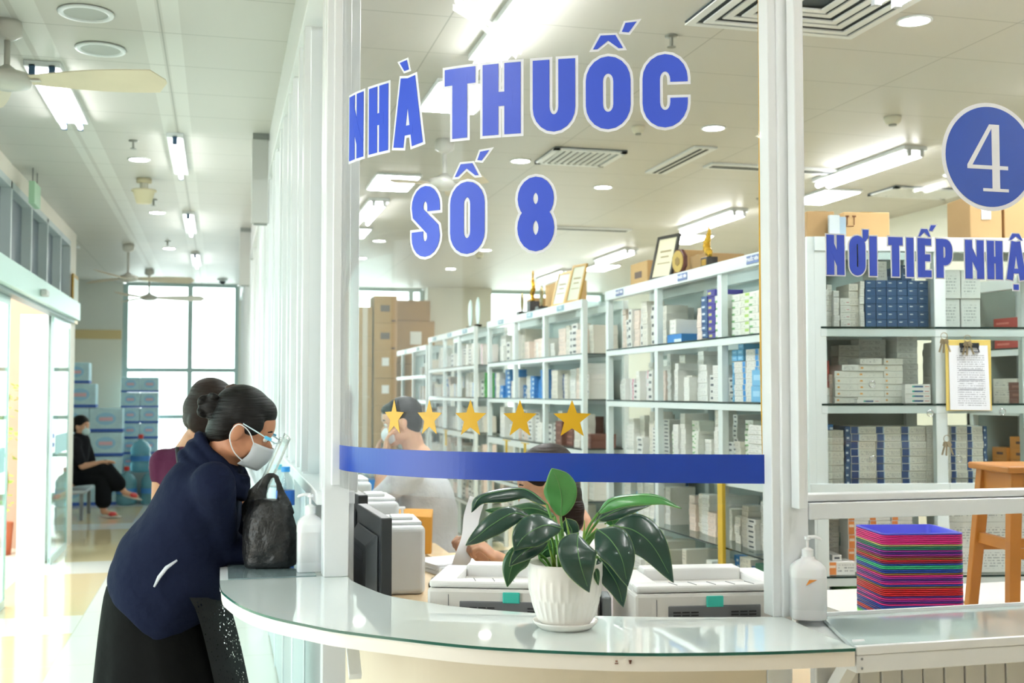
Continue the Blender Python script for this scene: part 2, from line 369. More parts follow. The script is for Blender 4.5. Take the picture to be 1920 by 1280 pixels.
# --- lettering as thick strokes in unit box (width w, height 1) ; coordinates in metres after scaling
def poly_stroke(P, hw, cap0=0, cap1=0):
    """mitred outline quads of polyline P with half width hw"""
    P = [Vector(p) for p in P]
    closed = (P[0] - P[-1]).length < 1e-6
    if closed: P = P[:-1]
    n = len(P)
    if not closed:
        P[0] = P[0] - (P[1] - P[0]).normalized() * cap0; P[-1] = P[-1] + (P[-1] - P[-2]).normalized() * cap1
    L = []; R = []
    for i in range(n):
        a = P[(i - 1) % n] if (closed or i > 0) else None; c = P[(i + 1) % n] if (closed or i < n - 1) else None
        d0 = (P[i] - a).normalized() if a is not None else None; d1 = (c - P[i]).normalized() if c is not None else None
        if d0 is None: d0 = d1
        if d1 is None: d1 = d0
        nn = (Vector((-d0.y, d0.x)) + Vector((-d1.y, d1.x))).normalized(); k = hw / max(.35, nn.dot(Vector((-d1.y, d1.x))))
        L.append(P[i] + nn * k); R.append(P[i] - nn * k)
    q = []
    for i in range(n if closed else n - 1):
        j = (i + 1) % n; q.append((L[i], L[j], R[j], R[i]))
    return q
def arc(cx, cz, rx, rz, a0, a1, n=10):
    return [(cx + rx * math.cos(math.radians(a0 + (a1 - a0) * k / n)), cz + rz * math.sin(math.radians(a0 + (a1 - a0) * k / n))) for k in range(n + 1)]
def letter(ch, u0, u1, z0, z1, t, e):
    """list of (polyline, halfwidth, caps) for character; t stroke width, e outline growth"""
    h = t / 2; out = []
    def S(P, cap=0, hw=None): out.append((P, (hw or h) + e, e + cap if e or cap else 0))
    l, r, b, T = u0 + h, u1 - h, z0, z1
    m = (u0 + u1) / 2; rx = (u1 - u0) / 2 - h; rz = min((z1 - z0) * .22, rx * 1.25)
    if ch == 'N':
        S([(l, b), (l, T)]); S([(r, b), (r, T)]); S([(l - h * .15, T - t * .75), (r + h * .15, b + t * .75)], 0, h * .78)
    if ch == 'H': S([(l, b), (l, T)]); S([(r, b), (r, T)]); S([(l, (b + T) / 2), (r, (b + T) / 2)], 0, h * .85)
    if ch == 'A':
        S([(u0 + h * .85, b), (m - h * .35, T)], 0, h * .9); S([(u1 - h * .85, b), (m + h * .35, T)], 0, h * .9); S([(l, b + (T - b) * .23), (r, b + (T - b) * .23)], -e - t * .3 if not e else -t * .3, h * .6)
    if ch == 'T': S([(u0, T - h), (u1, T - h)]); S([(m, b), (m, T - h)])
    if ch == 'I': S([(m, b), (m, T)])
    if ch == 'U': S([(l, T)] + arc(m, b + h + rz, rx, rz, 180, 360) + [(r, T)])
    if ch == 'O': S(arc(m, T - h - rz, rx, rz, 0, 180) + arc(m, b + h + rz, rx, rz, 180, 360) + [(r, T - h - rz)])
    if ch == 'C': S([(r, T - (T - b) * .38)] + arc(m, T - h - rz, rx, rz, 0, 180) + arc(m, b + h + rz, rx, rz, 180, 360) + [(r, b + (T - b) * .40)])
    if ch == 'S':
        mm = (b + T) / 2
        S([(r, T - (T - b) * .36)] + arc(m, T - h - rz, rx, rz, 0, 180) + [(l + .1 * rx, mm + t * .55), (r - .1 * rx, mm - t * .55)] + arc(m, b + h + rz, rx, rz, 0, -180) + [(l, b + (T - b) * .36)])
    if ch == '8':
        mm = (b + T) / 2 + .004; ra = (T - h - mm) / 2; rb = (mm - b - h) / 2
        S(arc(m, mm + ra, rx * .97, ra, -90, 270, 20)); S(arc(m, mm - rb, rx, rb, -90, 270, 20))
    if ch == 'P': S([(l, b), (l, T)]); S([(l, T - h)] + arc(r - rx * .9, T - h - rz, rx * .9, rz, 90, 0, 6) + arc(r - rx * .9, b + (T - b) * .42 + rz, rx * .9, rz, 0, -90, 6) + [(l, b + (T - b) * .42)], 0, h * .95)
    if ch == 'E':
        S([(l, b), (l, T)])
        for zz in (T - h * .9, (b + T) / 2, b + h * .9): S([(l, zz), (u1 if zz != (b + T) / 2 else u1 - .003, zz)], 0, h * .85)
    if ch == '^':
        S([(u0 + .004, z0 + .004), (m - .0, T - .004)], 0, h * .8); S([(u1 - .004, z0 + .004), (m + .0, T - .004)], 0, h * .8)
    if ch == '/': S([(u0, z0), (u1, T)], 0, h)
    if ch == '.': S([(u0, (z0 + z1) / 2), (u1, (z0 + z1) / 2)], 0, (z1 - z0) / 2)
    return out
def off_poly(P, d):
    P = [Vector(p) for p in P]; n = len(P); A = sum(P[i].x * P[(i + 1) % n].y - P[(i + 1) % n].x * P[i].y for i in range(n)); sg_ = 1 if A > 0 else -1; o = []
    for i in range(n):
        a = (P[i] - P[i - 1]).normalized(); b = (P[(i + 1) % n] - P[i]).normalized(); na = Vector((a.y, -a.x)) * sg_; nb = Vector((b.y, -b.x)) * sg_; m_ = na + nb
        o.append(P[i] + m_ * (d / max(.3, 1 + na.dot(nb))))
    return o
def hat(u0, u1, z0, z1):
    W_, H_ = u1 - u0, z1 - z0; return [(u0 + x * W_, z0 + z * H_) for x, z in ((0, 0), (.27, 1), (.73, 1), (1, 0), (.76, 0), (.5, .42), (.24, 0))]
def lettering(items, t, ol, mapf, parent, nm, lab, blue, white, off):
    """each letter (with its accents, ch in ^ / . join the letter before them by list nesting) is a part with an outline sub-part"""
    for grp in items:
        top = None
        for e, o_, m in ((0, off + .0014, blue), (ol, off, white)):
            mb = MB(); si = 0
            for it in grp:
                if it[0] != 'poly': continue
                Q_ = off_poly(it[1], (e - ol) * .8); si += 1; oo = o_ + si * .00012
                fl_ = [(0, 1, 5, 6), (1, 2, 5), (2, 3, 4, 5)] if len(Q_) == 7 else [tuple(range(len(Q_)))]
                for f_ in fl_:
                    tp = [mapf(Q_[k].x, Q_[k].y, oo + .0004) for k in f_]; bt = [mapf(Q_[k].x, Q_[k].y, off if e else off + .001) for k in f_]; n = len(f_)
                    mb.add(tp + bt, [tuple(range(n)), tuple(range(n, 2 * n))] + [(k, (k + 1) % n, n + (k + 1) % n, n + k) for k in range(n)])
            for (ch, u0, u1, z0, z1, *tt) in [it for it in grp if it[0] != 'poly']:
                for (P, hw, cap) in letter(ch, u0 + ol, u1 - ol, z0 + ol, z1 - ol, tt[0] if tt else t, e):
                    si += 1; oo = o_ + si * .00012
                    for q in poly_stroke(P, hw, cap, cap):
                        us = [p.x for p in q]; n = max(1, int((max(us) - min(us)) / .02) + 1)
                        for k in range(n):
                            a = q[0].lerp(q[1], k / n); b = q[0].lerp(q[1], (k + 1) / n); c = q[3].lerp(q[2], (k + 1) / n); d = q[3].lerp(q[2], k / n)
                            tp = [mapf(p.x, p.y, oo + .0004) for p in (a, b, c, d)]; bt = [mapf(p.x, p.y, off if e else off + .001) for p in (a, b, c, d)]
                            mb.add(tp + bt, [(0, 1, 2, 3), (4, 5, 6, 7), (0, 1, 5, 4), (1, 2, 6, 5), (2, 3, 7, 6), (3, 0, 4, 7)])
            toloc(mb, parent)
            if top is None: top = mb.build('letter', m, parent)
            else: mb.build('letter_outline', m, top)
def gmap(u, z, off): x, y = gpt(u, .003 + off); return (x, y, z)
A0, A1 = 2.158, 2.358
lettering([[('N', .1385, .239, A0, A1, .037)], [('H', .2527, .355, A0, A1, .039)], [('A', .364, .487, A0, A1), ('poly', [(.4094, 2.366), (.3835, 2.402), (.4258, 2.407), (.437, 2.368)])],
           [('T', .545, .650, A0, A1)], [('H', .656, .7735, A0, A1)], [('U', .791, .9155, A0, A1)],
           [('O', .928, 1.0555, A0, A1), ('poly', hat(.944, 1.040, 2.365, 2.411)), ('poly', [(1.019, 2.408), (1.032, 2.440), (1.077, 2.444), (1.047, 2.404)])], [('C', 1.071, 1.198, A0, A1)]], .0435, .0072, gmap, cg, '', '', LBLUE, LWHITE, .0005)
B0, B1_ = 1.853, 2.056
lettering([[('S', .4353, .5449, B0, B1_)], [('O', .5628, .6764, B0, B1_), ('poly', hat(.574, .662, 2.058, 2.102)), ('poly', [(.641, 2.099), (.653, 2.130), (.695, 2.134), (.663, 2.095)])],
           [('8', .7504, .8607, B0, B1_ + .002)]], .0405, .0072, gmap, cg, '', '', LBLUE, LWHITE, .0005)
def glass_strip(u0, u1, z0, z1, off, n=60):
    A = [gpt(u0 + (u1 - u0) * k / n, .003 + off) for k in range(n + 1)]; B = [gpt(u0 + (u1 - u0) * k / n, .003 + off + .0008) for k in range(n + 1)]
    return MB().strip(A, B, z0, z1)
toloc(glass_strip(.0, 1.4055, 1.277, 1.348, .0004, 80), cg).build('blue_band', BLUE, cg)
for (uc, hw) in ((.3768, .0374), (.5054, .040), (.630, .0442), (.7640, .0440), (.898, .0480)):
    pts = []
    for k in range(10):
        r = 1 if k % 2 == 0 else .42; a = PI / 2 + k * PI / 5; pts.append((uc + hw * 1.05 * r * math.cos(a), 1.432 + .0505 * r * math.sin(a)))
    mb = MB(); vs = [gmap(uc, 1.432, .0014)] + [gmap(u, z, .0014) for u, z in pts] + [gmap(uc, 1.432, .0005)] + [gmap(u, z, .0005) for u, z in pts]
    fs = [(0, 1 + k, 1 + (k + 1) % 10) for k in range(10)] + [(11, 12 + k, 12 + (k + 1) % 10) for k in range(10)] + [(1 + k, 1 + (k + 1) % 10, 12 + (k + 1) % 10, 12 + k) for k in range(10)]
    toloc(mb.add(vs, fs), cg).build('gold_star', GOLD, cg)
# posts that hold it
MB  # posts
struct('trim_5', MB().bb(.302, .376, 3.418, 3.50, .96, CZ).bb(.302, .376, 3.44, 3.5, 0, .92), WHITE, bevel=.003)
struct('trim_6', MB().bb(.322, .345, 3.385, 3.418, 1.23, CZ), WHITE, bevel=.002)
struct('trim_7', MB().bb(1.322, 1.392, 2.54, 2.62, .96, CZ).bb(1.345, 1.365, 2.50, 2.54, 1.222, CZ).bb(1.30, 1.325, 2.55, 2.60, .96, CZ), WHITE, bevel=.003)
# ---------------------------------------------------------------- straight service window on the right
struct('window_6', MB().bb(1.392, 3.6, 2.565, 2.573, 1.25, CZ), GLASS)
struct('trim_8', MB().bb(1.392, 3.6, 2.535, 2.61, 1.192, 1.232).bb(1.392, 3.6, 2.55, 2.60, 1.234, 1.252), WHITE, bevel=.003)
struct('trim_9', MB().bb(1.392, 1.43, 2.58, 2.64, .96, 1.19), GREYP)
sg = thing('service_window_lettering', 'blue and white vinyl sign with number 4 on the right service window', 'window sign', (1.9, 2.565, 1.95))
def wmap(x, z, off): return (x, 2.565 - off, z)
C0, C1 = 1.790, 1.897
lettering([[('N', 1.459, 1.515, C0, C1)], [('O', 1.522, 1.574, C0, C1), ('poly', [(1.561, 1.884), (1.561, 1.912), (1.583, 1.912), (1.581, 1.888), (1.570, 1.874)])], [('I', 1.579, 1.606, C0, C1)], [('T', 1.632, 1.680, C0, C1)], [('I', 1.684, 1.711, C0, C1)],
           [('E', 1.716, 1.762, C0, C1), ('poly', hat(1.718, 1.762, 1.895, 1.920)), ('poly', [(1.750, 1.911), (1.757, 1.930), (1.780, 1.931), (1.764, 1.910)])],
           [('P', 1.770, 1.824, C0, C1)], [('N', 1.855, 1.917, C0, C1)], [('H', 1.920, 1.973, C0, C1)], [('A', 1.978, 2.043, C0, C1), ('.', 1.998, 2.020, C0 - .026, C0 - .005), ('poly', hat(1.986, 2.036, 1.895, 1.917))],
           [('N', 2.049, 2.105, C0, C1)]], .0205, .0036, wmap, sg, '', '', LBLUE, LWHITE, .0005)
def disc(cx, cz, r, off, n=72):
    mb = MB(); vs = [wmap(cx + r * math.cos(2 * PI * k / n), cz + r * math.sin(2 * PI * k / n), off) for k in range(n)] + [wmap(cx + r * math.cos(2 * PI * k / n), cz + r * math.sin(2 * PI * k / n), off + .0008) for k in range(n)]
    return mb.add(vs, [tuple(range(n)), tuple(range(n, 2 * n))] + [(k, (k + 1) % n, n + (k + 1) % n, n + k) for k in range(n)])
toloc(disc(1.937, 2.113, .142, .0005), sg).build('number_disc_rim', LWHITE, sg); toloc(disc(1.937, 2.113, .131, .0014), sg).build('number_disc', mat('disc_blue', '2450b4', .3), sg)
def quadw(pts, off=.0023):
    n = len(pts); return MB().add([wmap(x, z, off) for x, z in pts] + [wmap(x, z, off + .0008) for x, z in pts], [tuple(range(n)), tuple(range(n, 2 * n))] + [(k, (k + 1) % n, n + (k + 1) % n, n + k) for k in range(n)])
n4 = quadw([(1.943, 2.030), (1.943, 2.198), (1.966, 2.198), (1.966, 2.030)], .0023)
for kq, q in enumerate(([(1.869, 2.080), (1.869, 2.090), (1.943, 2.090), (1.943, 2.080)], [(1.966, 2.080), (1.966, 2.090), (1.991, 2.090), (1.991, 2.080)], [(1.869, 2.090), (1.936, 2.198), (1.943, 2.198), (1.943, 2.188), (1.884, 2.090)], [(1.915, 2.022), (1.915, 2.030), (1.992, 2.030), (1.992, 2.022)])):
    m_ = quadw(q, .0023); n4.add(m_.v, m_.f)
toloc(n4, sg).build('number_four', LWHITE, sg)
# ---------------------------------------------------------------- counters
OUT = crom([(.008, 3.44), (.010, 3.32), (.019, 3.216), (.063, 3.016), (.123, 2.868), (.199, 2.750), (.285, 2.640), (.487, 2.457), (.623, 2.369), (.795, 2.29), (.94, 2.249), (1.12, 2.217), (1.312, 2.200)], 8)
INN = crom([(.372, 3.44), (.374, 3.40), (.380, 3.322), (.422, 3.139), (.458, 3.046), (.529, 2.948), (.587, 2.874), (.745, 2.75), (.893, 2.672), (1.10, 2.60), (1.325, 2.55)], 8)
def resample(C, n):
    S = [0]
    for i in range(1, len(C)): S.append(S[-1] + math.dist(C[i], C[i - 1]))
    o = []
    for k in range(n):
        u = S[-1] * k / (n - 1); i = max(1, next((j for j, s_ in enumerate(S) if s_ >= u - 1e-9), len(S) - 1)); t = (u - S[i - 1]) / (S[i] - S[i - 1])
        o.append((C[i - 1][0] + (C[i][0] - C[i - 1][0]) * t, C[i - 1][1] + (C[i][1] - C[i - 1][1]) * t))
    return o
NN = 72
OUT = resample(OUT, NN); INN = resample(INN, NN)
def norm_mat(): return mat('counter_laminate', 'e9e4da', .35)
ct = thing('curved_service_counter', 'cream curved service counter topped with green edged glass', 'counter', (.7, 2.7, 0))
toloc(MB().strip(offset(OUT, .004), INN, .921, .952), ct).build('counter_board', norm_mat(), ct)
toloc(MB().strip(offset(OUT, .002), INN, .952, .9535), ct).build('counter_backing', mat('glass_backing', 'dce6e3', .3), ct)
GT = bpy.data.materials.new('counter_glass_top')
def gtop():
    m = GT; m.use_nodes = True; b = m.node_tree.nodes['Principled BSDF']; b.inputs['Base Color'].default_value = hexc('dce6e3'); b.inputs['Roughness'].default_value = .03; b.inputs['Specular IOR Level'].default_value = .8; b.inputs['Coat Weight'].default_value = .6; b.inputs['Coat Roughness'].default_value = .02
gtop()
go = toloc(MB().strip(OUT, INN, .9535, .960), ct).build('glass_top', [GT, GEDGE], ct)
for p in go.data.polygons:
    if abs(p.normal.z) < .5: p.material_index = 1
# round front panel under the counter
BASE = resample(offset(INN, -.10), NN)
toloc(MB().strip([p for p in BASE if p[1] < 3.1 and p[0] < 1.24], [p for p in offset(BASE, .02) ][[i for i, p in enumerate(BASE) if p[1] < 3.1 and p[0] < 1.24][0]:][:len([p for p in BASE if p[1] < 3.1 and p[0] < 1.24])], 0, .921), ct).build('front_panel', mat('front_panel_cream', 'd8cdb8', .4), ct)
fm_ = mat('chip_brown', '7a4a36', .7)
cb = MB()
for k in range(7):
    p = ony(1183 + random.uniform(-12, 14), 1246 + random.uniform(-4, 4), 2.262); i = min(range(NN), key=lambda j: abs(OUT[j][0] - p.x)); cb.box((OUT[i][0], OUT[i][1] + .003, .938 + random.uniform(-.006, .006)), (random.uniform(.003, .008), .003, random.uniform(.0015, .003)))
toloc(cb, ct).build('chipped_mark', fm_, ct)
br = MB()
for (x, y) in ((.33, 2.90),):
    br.box((x, y, .86), (.03, .16, .02), Matrix.Rotation(math.radians(40), 3, 'X'))
toloc(br, ct).build('support_bracket', WHITE, ct)
toloc(MB().bb(1.24, 1.30, 2.46, 2.52, 0, .92).box((1.36, 2.36, .84), (.03, .30, .03), Matrix.Rotation(math.radians(-48), 3, 'X')), ct).build('support_post', WHITE, ct)
# straight ledge along the corridor partition
cl = thing('corridor_counter_ledge', 'grey topped narrow counter running along the corridor partition', 'counter', (.15, 5, .96))
MB().bb(-.141, .135, -1.545, 6, -.035, -.004).build('ledge_board', WHITE, cl)
MB().bb(-.118, .135, -1.545, 6, -.004, .001).build('ledge_glass', [mat('ledge_grey_glass', '8fa3a6', .05, spec=.8, coat=.6)], cl)
for k in range(5):
    MB().box((.03, -.9 + k * 1.5, -.12), (.26, .02, .02), Matrix.Rotation(math.radians(-35), 3, 'Y')).build('bracket', WHITE, cl)
# right ledge
rl = thing('straight_service_counter', 'white straight service counter with glass top under the number 4 window', 'counter', (1.32, 2.2, 0))
RG = MB().add([(1.318, 2.216, .948), (1.425, 2.54, .948), (3.6, 2.535, .948), (3.6, 2.216, .948), (1.318, 2.216, .958), (1.425, 2.54, .958), (3.6, 2.535, .958), (3.6, 2.216, .958)], [(0, 1, 2, 3), (4, 5, 6, 7), (0, 1, 5, 4), (1, 2, 6, 5), (2, 3, 7, 6), (3, 0, 4, 7)])
toloc(RG, rl).build('counter_glass', [mat('right_glass_top', 'bccdcc', .04, spec=.8, coat=.6)], rl)
toloc(MB().bb(1.318, 3.6, 2.205, 2.218, .943, .962), rl).build('edge_rail', WHITE, rl, bevel=.002)
toloc(MB().bb(1.318, 3.6, 2.207, 2.26, .905, .9425).bb(1.33, 3.6, 2.26, 2.54, .925, .945), rl).build('front_apron', WHITE2, rl, bevel=.002)
sc = MB()
for z in (.915, .935): toloc(MB().ell((1.33, 2.2055, z), (.003, .0015, .003), None, 10, 6), rl).build('screw', mat('screw_steel', '8a8f92', .3, metal=1), rl, smooth=True)
toloc(MB().bb(1.36, 3.6, 2.538, 2.548, .945, .966), rl).build('back_lip', WHITE, rl)
bd = MB(); x = 1.33
while x < 3.6: bd.bb(x, x + .052, 2.40, 2.412, 0, .925); x += .056
bd.bb(1.33, 3.6, 2.412, 2.43, 0, .925)
toloc(bd, rl).build('beadboard_front', mat('beadboard', 'd6d8d8', .45), rl, bevel=.003)

# ================================================================ CEILING FITTINGS
def round_vent(x, y, lab):
    o = thing('ceiling_speaker', lab, 'ceiling speaker', (x, y, CZ))
    MB().lathe([(.105, 0), (.115, -.006), (.11, -.012), (.09, -.012), (.088, -.004)], n=40).build('rim', WHITE, o, smooth=True)
    MB().lathe([(.089, -.004), (.089, -.007), (.001, -.008)], n=40).build('grille', mat('speaker_grille', 'b6bab8', .6), o)
round_vent(-.56, 5.06, 'round white ceiling speaker nearest the camera, beside a stained panel'); round_vent(-.55, 5.58, 'round white ceiling speaker behind the nearer one, by the fan blade')
def downlight(x, y, lab, grp=None, r=.075):
    o = thing('downlight', lab, 'ceiling light', (x, y, CZ), 0, grp)
    MB().lathe([(r * .85, 0), (r, 0), (r * 1.02, -.006), (r * .85, -.008), (r * .84, -.001)], n=28).build('trim_ring', WHITE, o, smooth=True)
    MB().lathe([(r * .84, -.001), (r * .84, -.004), (.001, -.006)], n=28).build('lens', DOWNM, o)
names = ['nearest the round ceiling speakers', 'just behind the first corridor sprinkler', 'between smoke detector and far fans', 'farthest, near the far corridor windows']
for y, n in zip((6.1, 8.2, 10.6, 13.2), names): downlight(-.55, y, 'round recessed downlight in corridor ceiling, ' + n)
names = ['at upper right beside the air grille', 'right of the big letter C', 'right of the white glare, above the trophies', 'above the certificates, small', 'far, above the side cabinets', 'farthest, near the back column']
for y, n in zip((4.29, 6.36, 8.42, 10.5, 12.5, 14.5), names): downlight(2.88, y, 'round downlight in pharmacy ceiling, ' + n)
downlight(2.0, 7.6, 'dim round downlight beside the slotted air grille'); downlight(5.2, 7.3, 'round downlight in pharmacy ceiling behind the right tube light'); downlight(.60, 8.6, 'round downlight near partition inside pharmacy'); downlight(1.62, 12.0, 'round downlight above far shelves'); downlight(1.62, 13.6, 'round downlight above far shelves, farther one')
def tube_light(x, y0, y1, lab, n=2, drop=.05, cap='3a5a7a', r=.014):
    o = thing('tube_light', lab, 'tube light', (x, (y0 + y1) / 2, CZ)); L = (y1 - y0) / 2
    MB().bb(-.035 * n - .015, .035 * n + .015, -L, L, -.03, 0).build('housing', WHITE, o, bevel=.004)
    xs = [0] if n == 1 else [-.045, .045]
    for xx in xs:
        MB().tube([(xx, -L + .02, -drop - .005), (xx, L - .02, -drop - .005)], r, 14).build('tube', TUBEL if y1 < 2.6 else (TUBEI if x > .4 else TUBEM), o, smooth=True)
        MB().bb(xx - .014, xx + .014, -L, -L + .03, -drop - .02, -.02).bb(xx - .014, xx + .014, L - .03, L, -drop - .02, -.02).build('end_holder', mat('holder_' + cap, cap, .5), o)
tube_light(-.845, 5.86, 7.08, 'twin tube light on corridor ceiling behind the fan blade')
tube_light(-.28, 7.3, 8.55, 'single tube light on corridor ceiling with blue end holder, nearer', 1)
tube_light(-.28, 10.45, 11.7, 'single tube light on corridor ceiling, middle one', 1)
tube_light(-.28, 13.5, 14.7, 'single tube light on corridor ceiling, farthest one', 1)
tube_light(1.21, 4.0, 5.25, 'bright twin tube light above the letters THU', cap='c8ccd0', r=.02)
tube_light(1.26, 9.35, 10.5, 'twin tube light far left inside the pharmacy', cap='c8ccd0')
tube_light(4.36, 6.5, 7.7, 'twin tube light left of the number 4 disc', cap='c8ccd0', r=.018)
tube_light(4.36, 9.1, 10.3, 'twin tube light above the golden trophy', cap='c8ccd0', r=.018)
tube_light(4.4, 11.9, 13.0, 'twin tube light above the leaning certificates', cap='c8ccd0')
tube_light(4.36, 14.2, 15.4, 'twin tube light farthest inside the pharmacy', cap='c8ccd0')
tube_light(4.36, 4.0, 5.2, 'twin tube light at the upper right edge', cap='c8ccd0')
tube_light(-.845, 1.2, 2.5, 'added unseen twin tube light above the queue, lighting the counter side', cap='c8ccd0')  # lobby tubes from here on: unseen lamps added to light the counter front
tube_light(1.6, .6, 1.9, 'added unseen twin tube light before the curved counter', cap='c8ccd0')
for x_, n_ in ((.4, 'left'), (2.8, 'middle'), (5.2, 'right')): tube_light(x_, -2.6, -1.3, 'added unseen twin tube light behind the camera, %s one' % n_, cap='c8ccd0')
tube_light(3.9, .6, 1.9, 'added unseen twin tube light before the right window', cap='c8ccd0')
def panel_light(x, y, lab, w_=.30, l=.60):
    o = thing('panel_light', lab, 'panel light', (x, y, CZ))
    MB().bb(-w_ / 2 - .02, w_ / 2 + .02, -l / 2 - .02, l / 2 + .02, -.02, 0).build('frame', WHITE, o, bevel=.004)
    MB().bb(-w_ / 2, w_ / 2, -l / 2, l / 2, -.024, -.02).build('diffuser', PANM, o)
panel_light(1.23, 6.0, 'square ceiling light panel behind the letter T'); panel_light(1.26, 8.58, 'square ceiling light panel left of the word SO'); panel_light(1.26, 11.4, 'square ceiling light panel far left under the blue letters')
panel_light(4.74, 8.35, 'square ceiling light panel right of the white post'); panel_light(4.68, 11.0, 'square ceiling light panel beside the black framed certificate'); panel_light(4.68, 13.8, 'square ceiling light panel over the leaning certificates'); tube_light(2.55, 3.05, 4.0, 'added unseen twin tube light over the work table, brightening the facing cabinet', cap='c8ccd0'); tube_light(1.5, 2.95, 3.6, 'added unseen twin tube light over the printers behind the curved glass', cap='c8ccd0')  # both tubes here are unseen, added to brighten the facing cabinet
panel_light(3.5, 3.55, 'ceiling light panel cut by the top right edge', .3, 1.0)
def air_grille(x, y, lab, s=.6, sy=.6, dark='4b5a60'):
    o = thing('air_grille', lab, 'air grille', (x, y, CZ))
    MB().bb(-s / 2, s / 2, -sy / 2, sy / 2, -.008, 0).build('backing', mat('grille_dark', dark, .7), o)
    f = MB(); f.bb(-s / 2, s / 2, -sy / 2, -sy / 2 + .04, -.02, -.008).bb(-s / 2, s / 2, sy / 2 - .04, sy / 2, -.02, -.008).bb(-s / 2, -s / 2 + .04, -sy / 2, sy / 2, -.02, -.008).bb(s / 2 - .04, s / 2, -sy / 2, sy / 2, -.02, -.008)
    f.build('frame', WHITE2, o)
    k = -s / 2 + .065
    while k < s / 2 - .05:
        MB().box((k, 0, -.016), (.022, sy - .08, .004), Matrix.Rotation(math.radians(25), 3, 'Y')).build('slat', WHITE2, o); k += .045
air_grille(2.35, 7.35, 'square slotted air grille right of the big letters', .5, .5); air_grille(5.4, 8.0, 'grey slotted air grille right of the square light panel', .7, .4)
# large square diffuser beside the post
o = thing('ceiling_diffuser', 'large square air diffuser with nested rings at the top of the post', 'air diffuser', (2.33, 4.15, CZ))
MB().bb(-.4, .4, -.4, .4, -.006, 0).build('backing', mat('diffuser_dark', '3c484e', .7), o)
for k in range(6):
    s0 = .4 - k * .06; s1 = s0 - .035; z = -.012 - .004 * (k % 2)
    MB().bb(-s0, s0, -s0, -s1, z - .006, z).bb(-s0, s0, s1, s0, z - .006, z).bb(-s0, -s1, -s1, s1, z - .006, z).bb(s1, s0, -s1, s1, z - .006, z).build('ring', WHITE2, o)
def slot_diffuser(x, y, rz, L, lab):
    o = thing('slot_diffuser', lab, 'air slot', (x, y, CZ), rz)
    MB().bb(-L / 2, L / 2, -.08, .08, -.015, 0).build('frame', WHITE2, o, bevel=.003)
    MB().bb(-L / 2 + .03, L / 2 - .03, -.03, -.01, -.018, -.015).bb(-L / 2 + .03, L / 2 - .03, .015, .035, -.018, -.015).build('slot', mat('slot_dark', '2d3438', .8), o)
slot_diffuser(3.05, 7.3, PI / 2, .9, 'short slotted air outlet beside the letter C'); slot_diffuser(3.9, 7.4, 0, 1.2, 'long slotted air outlet left of the white post'); slot_diffuser(3.4, 10.6, 0, 1.0, 'slotted air outlet above the white glare'); slot_diffuser(-1.9, 13.3, 0, .8, 'dark slotted air outlet above the corridor alcove')
def sprinkler(x, y, lab):
    o = thing('sprinkler', lab, 'sprinkler', (x, y, CZ))
    MB().lathe([(.03, 0), (.03, -.006), (.01, -.008)], n=20).build('escutcheon', mat('spr_metal', '8d8f88', .35, metal=.8), o, smooth=True)
    MB().lathe([(.008, -.006), (.008, -.045), (.004, -.05)], n=12).lathe([(.02, -.05), (.02, -.053)], n=16).build('deflector', MATS['spr_metal'], o)
sprinkler(-.543, 7.6, 'small ceiling sprinkler in corridor, nearer one'); sprinkler(-.543, 9.9, 'small ceiling sprinkler in corridor, middle one'); sprinkler(-.543, 12.6, 'small ceiling sprinkler in corridor by the far fans')
sprinkler(1.95, 4.75, 'small ceiling sprinkler above the letter O of THUOC'); sprinkler(1.75, 8.0, 'small ceiling sprinkler between the letters and the slotted grille'); sprinkler(4.3, 8.6, 'small ceiling sprinkler below the right tube light'); sprinkler(2.0, 12.2, 'small ceiling sprinkler left of the letter S')
def smoke(x, y, lab, r=.05):
    o = thing('smoke_detector', lab, 'smoke detector', (x, y, CZ))
    MB().lathe([(r, 0), (r, -.012), (r * .8, -.035), (r * .4, -.042), (.001, -.042)], n=28).build('body', mat('detector_cream', 'd6d2bd', .5), o, smooth=True)
    MB().lathe([(r * .45, -.040), (r * .45, -.05), (.001, -.052)], n=20).build('sensor_cap', mat('det_grey', '8f9088', .5), o)
smoke(3.78, 5.86, 'round smoke detector in the ceiling right of the white post'); smoke(2.9, 12.9, 'small dark smoke detector above the far shelves'); smoke(2.43, 6.45, 'dark ceiling sensor between the letters U and O', .04)
o = thing('corridor_smoke_detector', 'cream smoke detector in a tapered cup on the corridor ceiling', 'smoke detector', (-.56, 8.95, CZ))
MB().lathe([(.055, 0), (.055, -.03), (.04, -.035)], n=28).build('base', mat('detector_cream2', 'd9cfae', .5), o, smooth=True)
MB().lathe([(.03, -.035), (.03, -.09)], n=20).build('neck', mat('det_light', 'd8d6c8', .5), o)
MB().lathe([(.09, -.085), (.092, -.095), (.078, -.10), (.055, -.185), (.001, -.187)], n=32).build('cup', MATS['detector_cream2'], o, smooth=True)
o = thing('security_camera', 'small dark dome camera on the far corridor ceiling', 'camera', (.03, 16.6, CZ))
MB().lathe([(.07, 0), (.07, -.03), (.05, -.035)], n=24).build('base', WHITE, o, smooth=True); MB().ell((0, 0, -.035), (.045, .045, .05)).build('dome', mat('dome_dark', '30383c', .1), o, smooth=True)
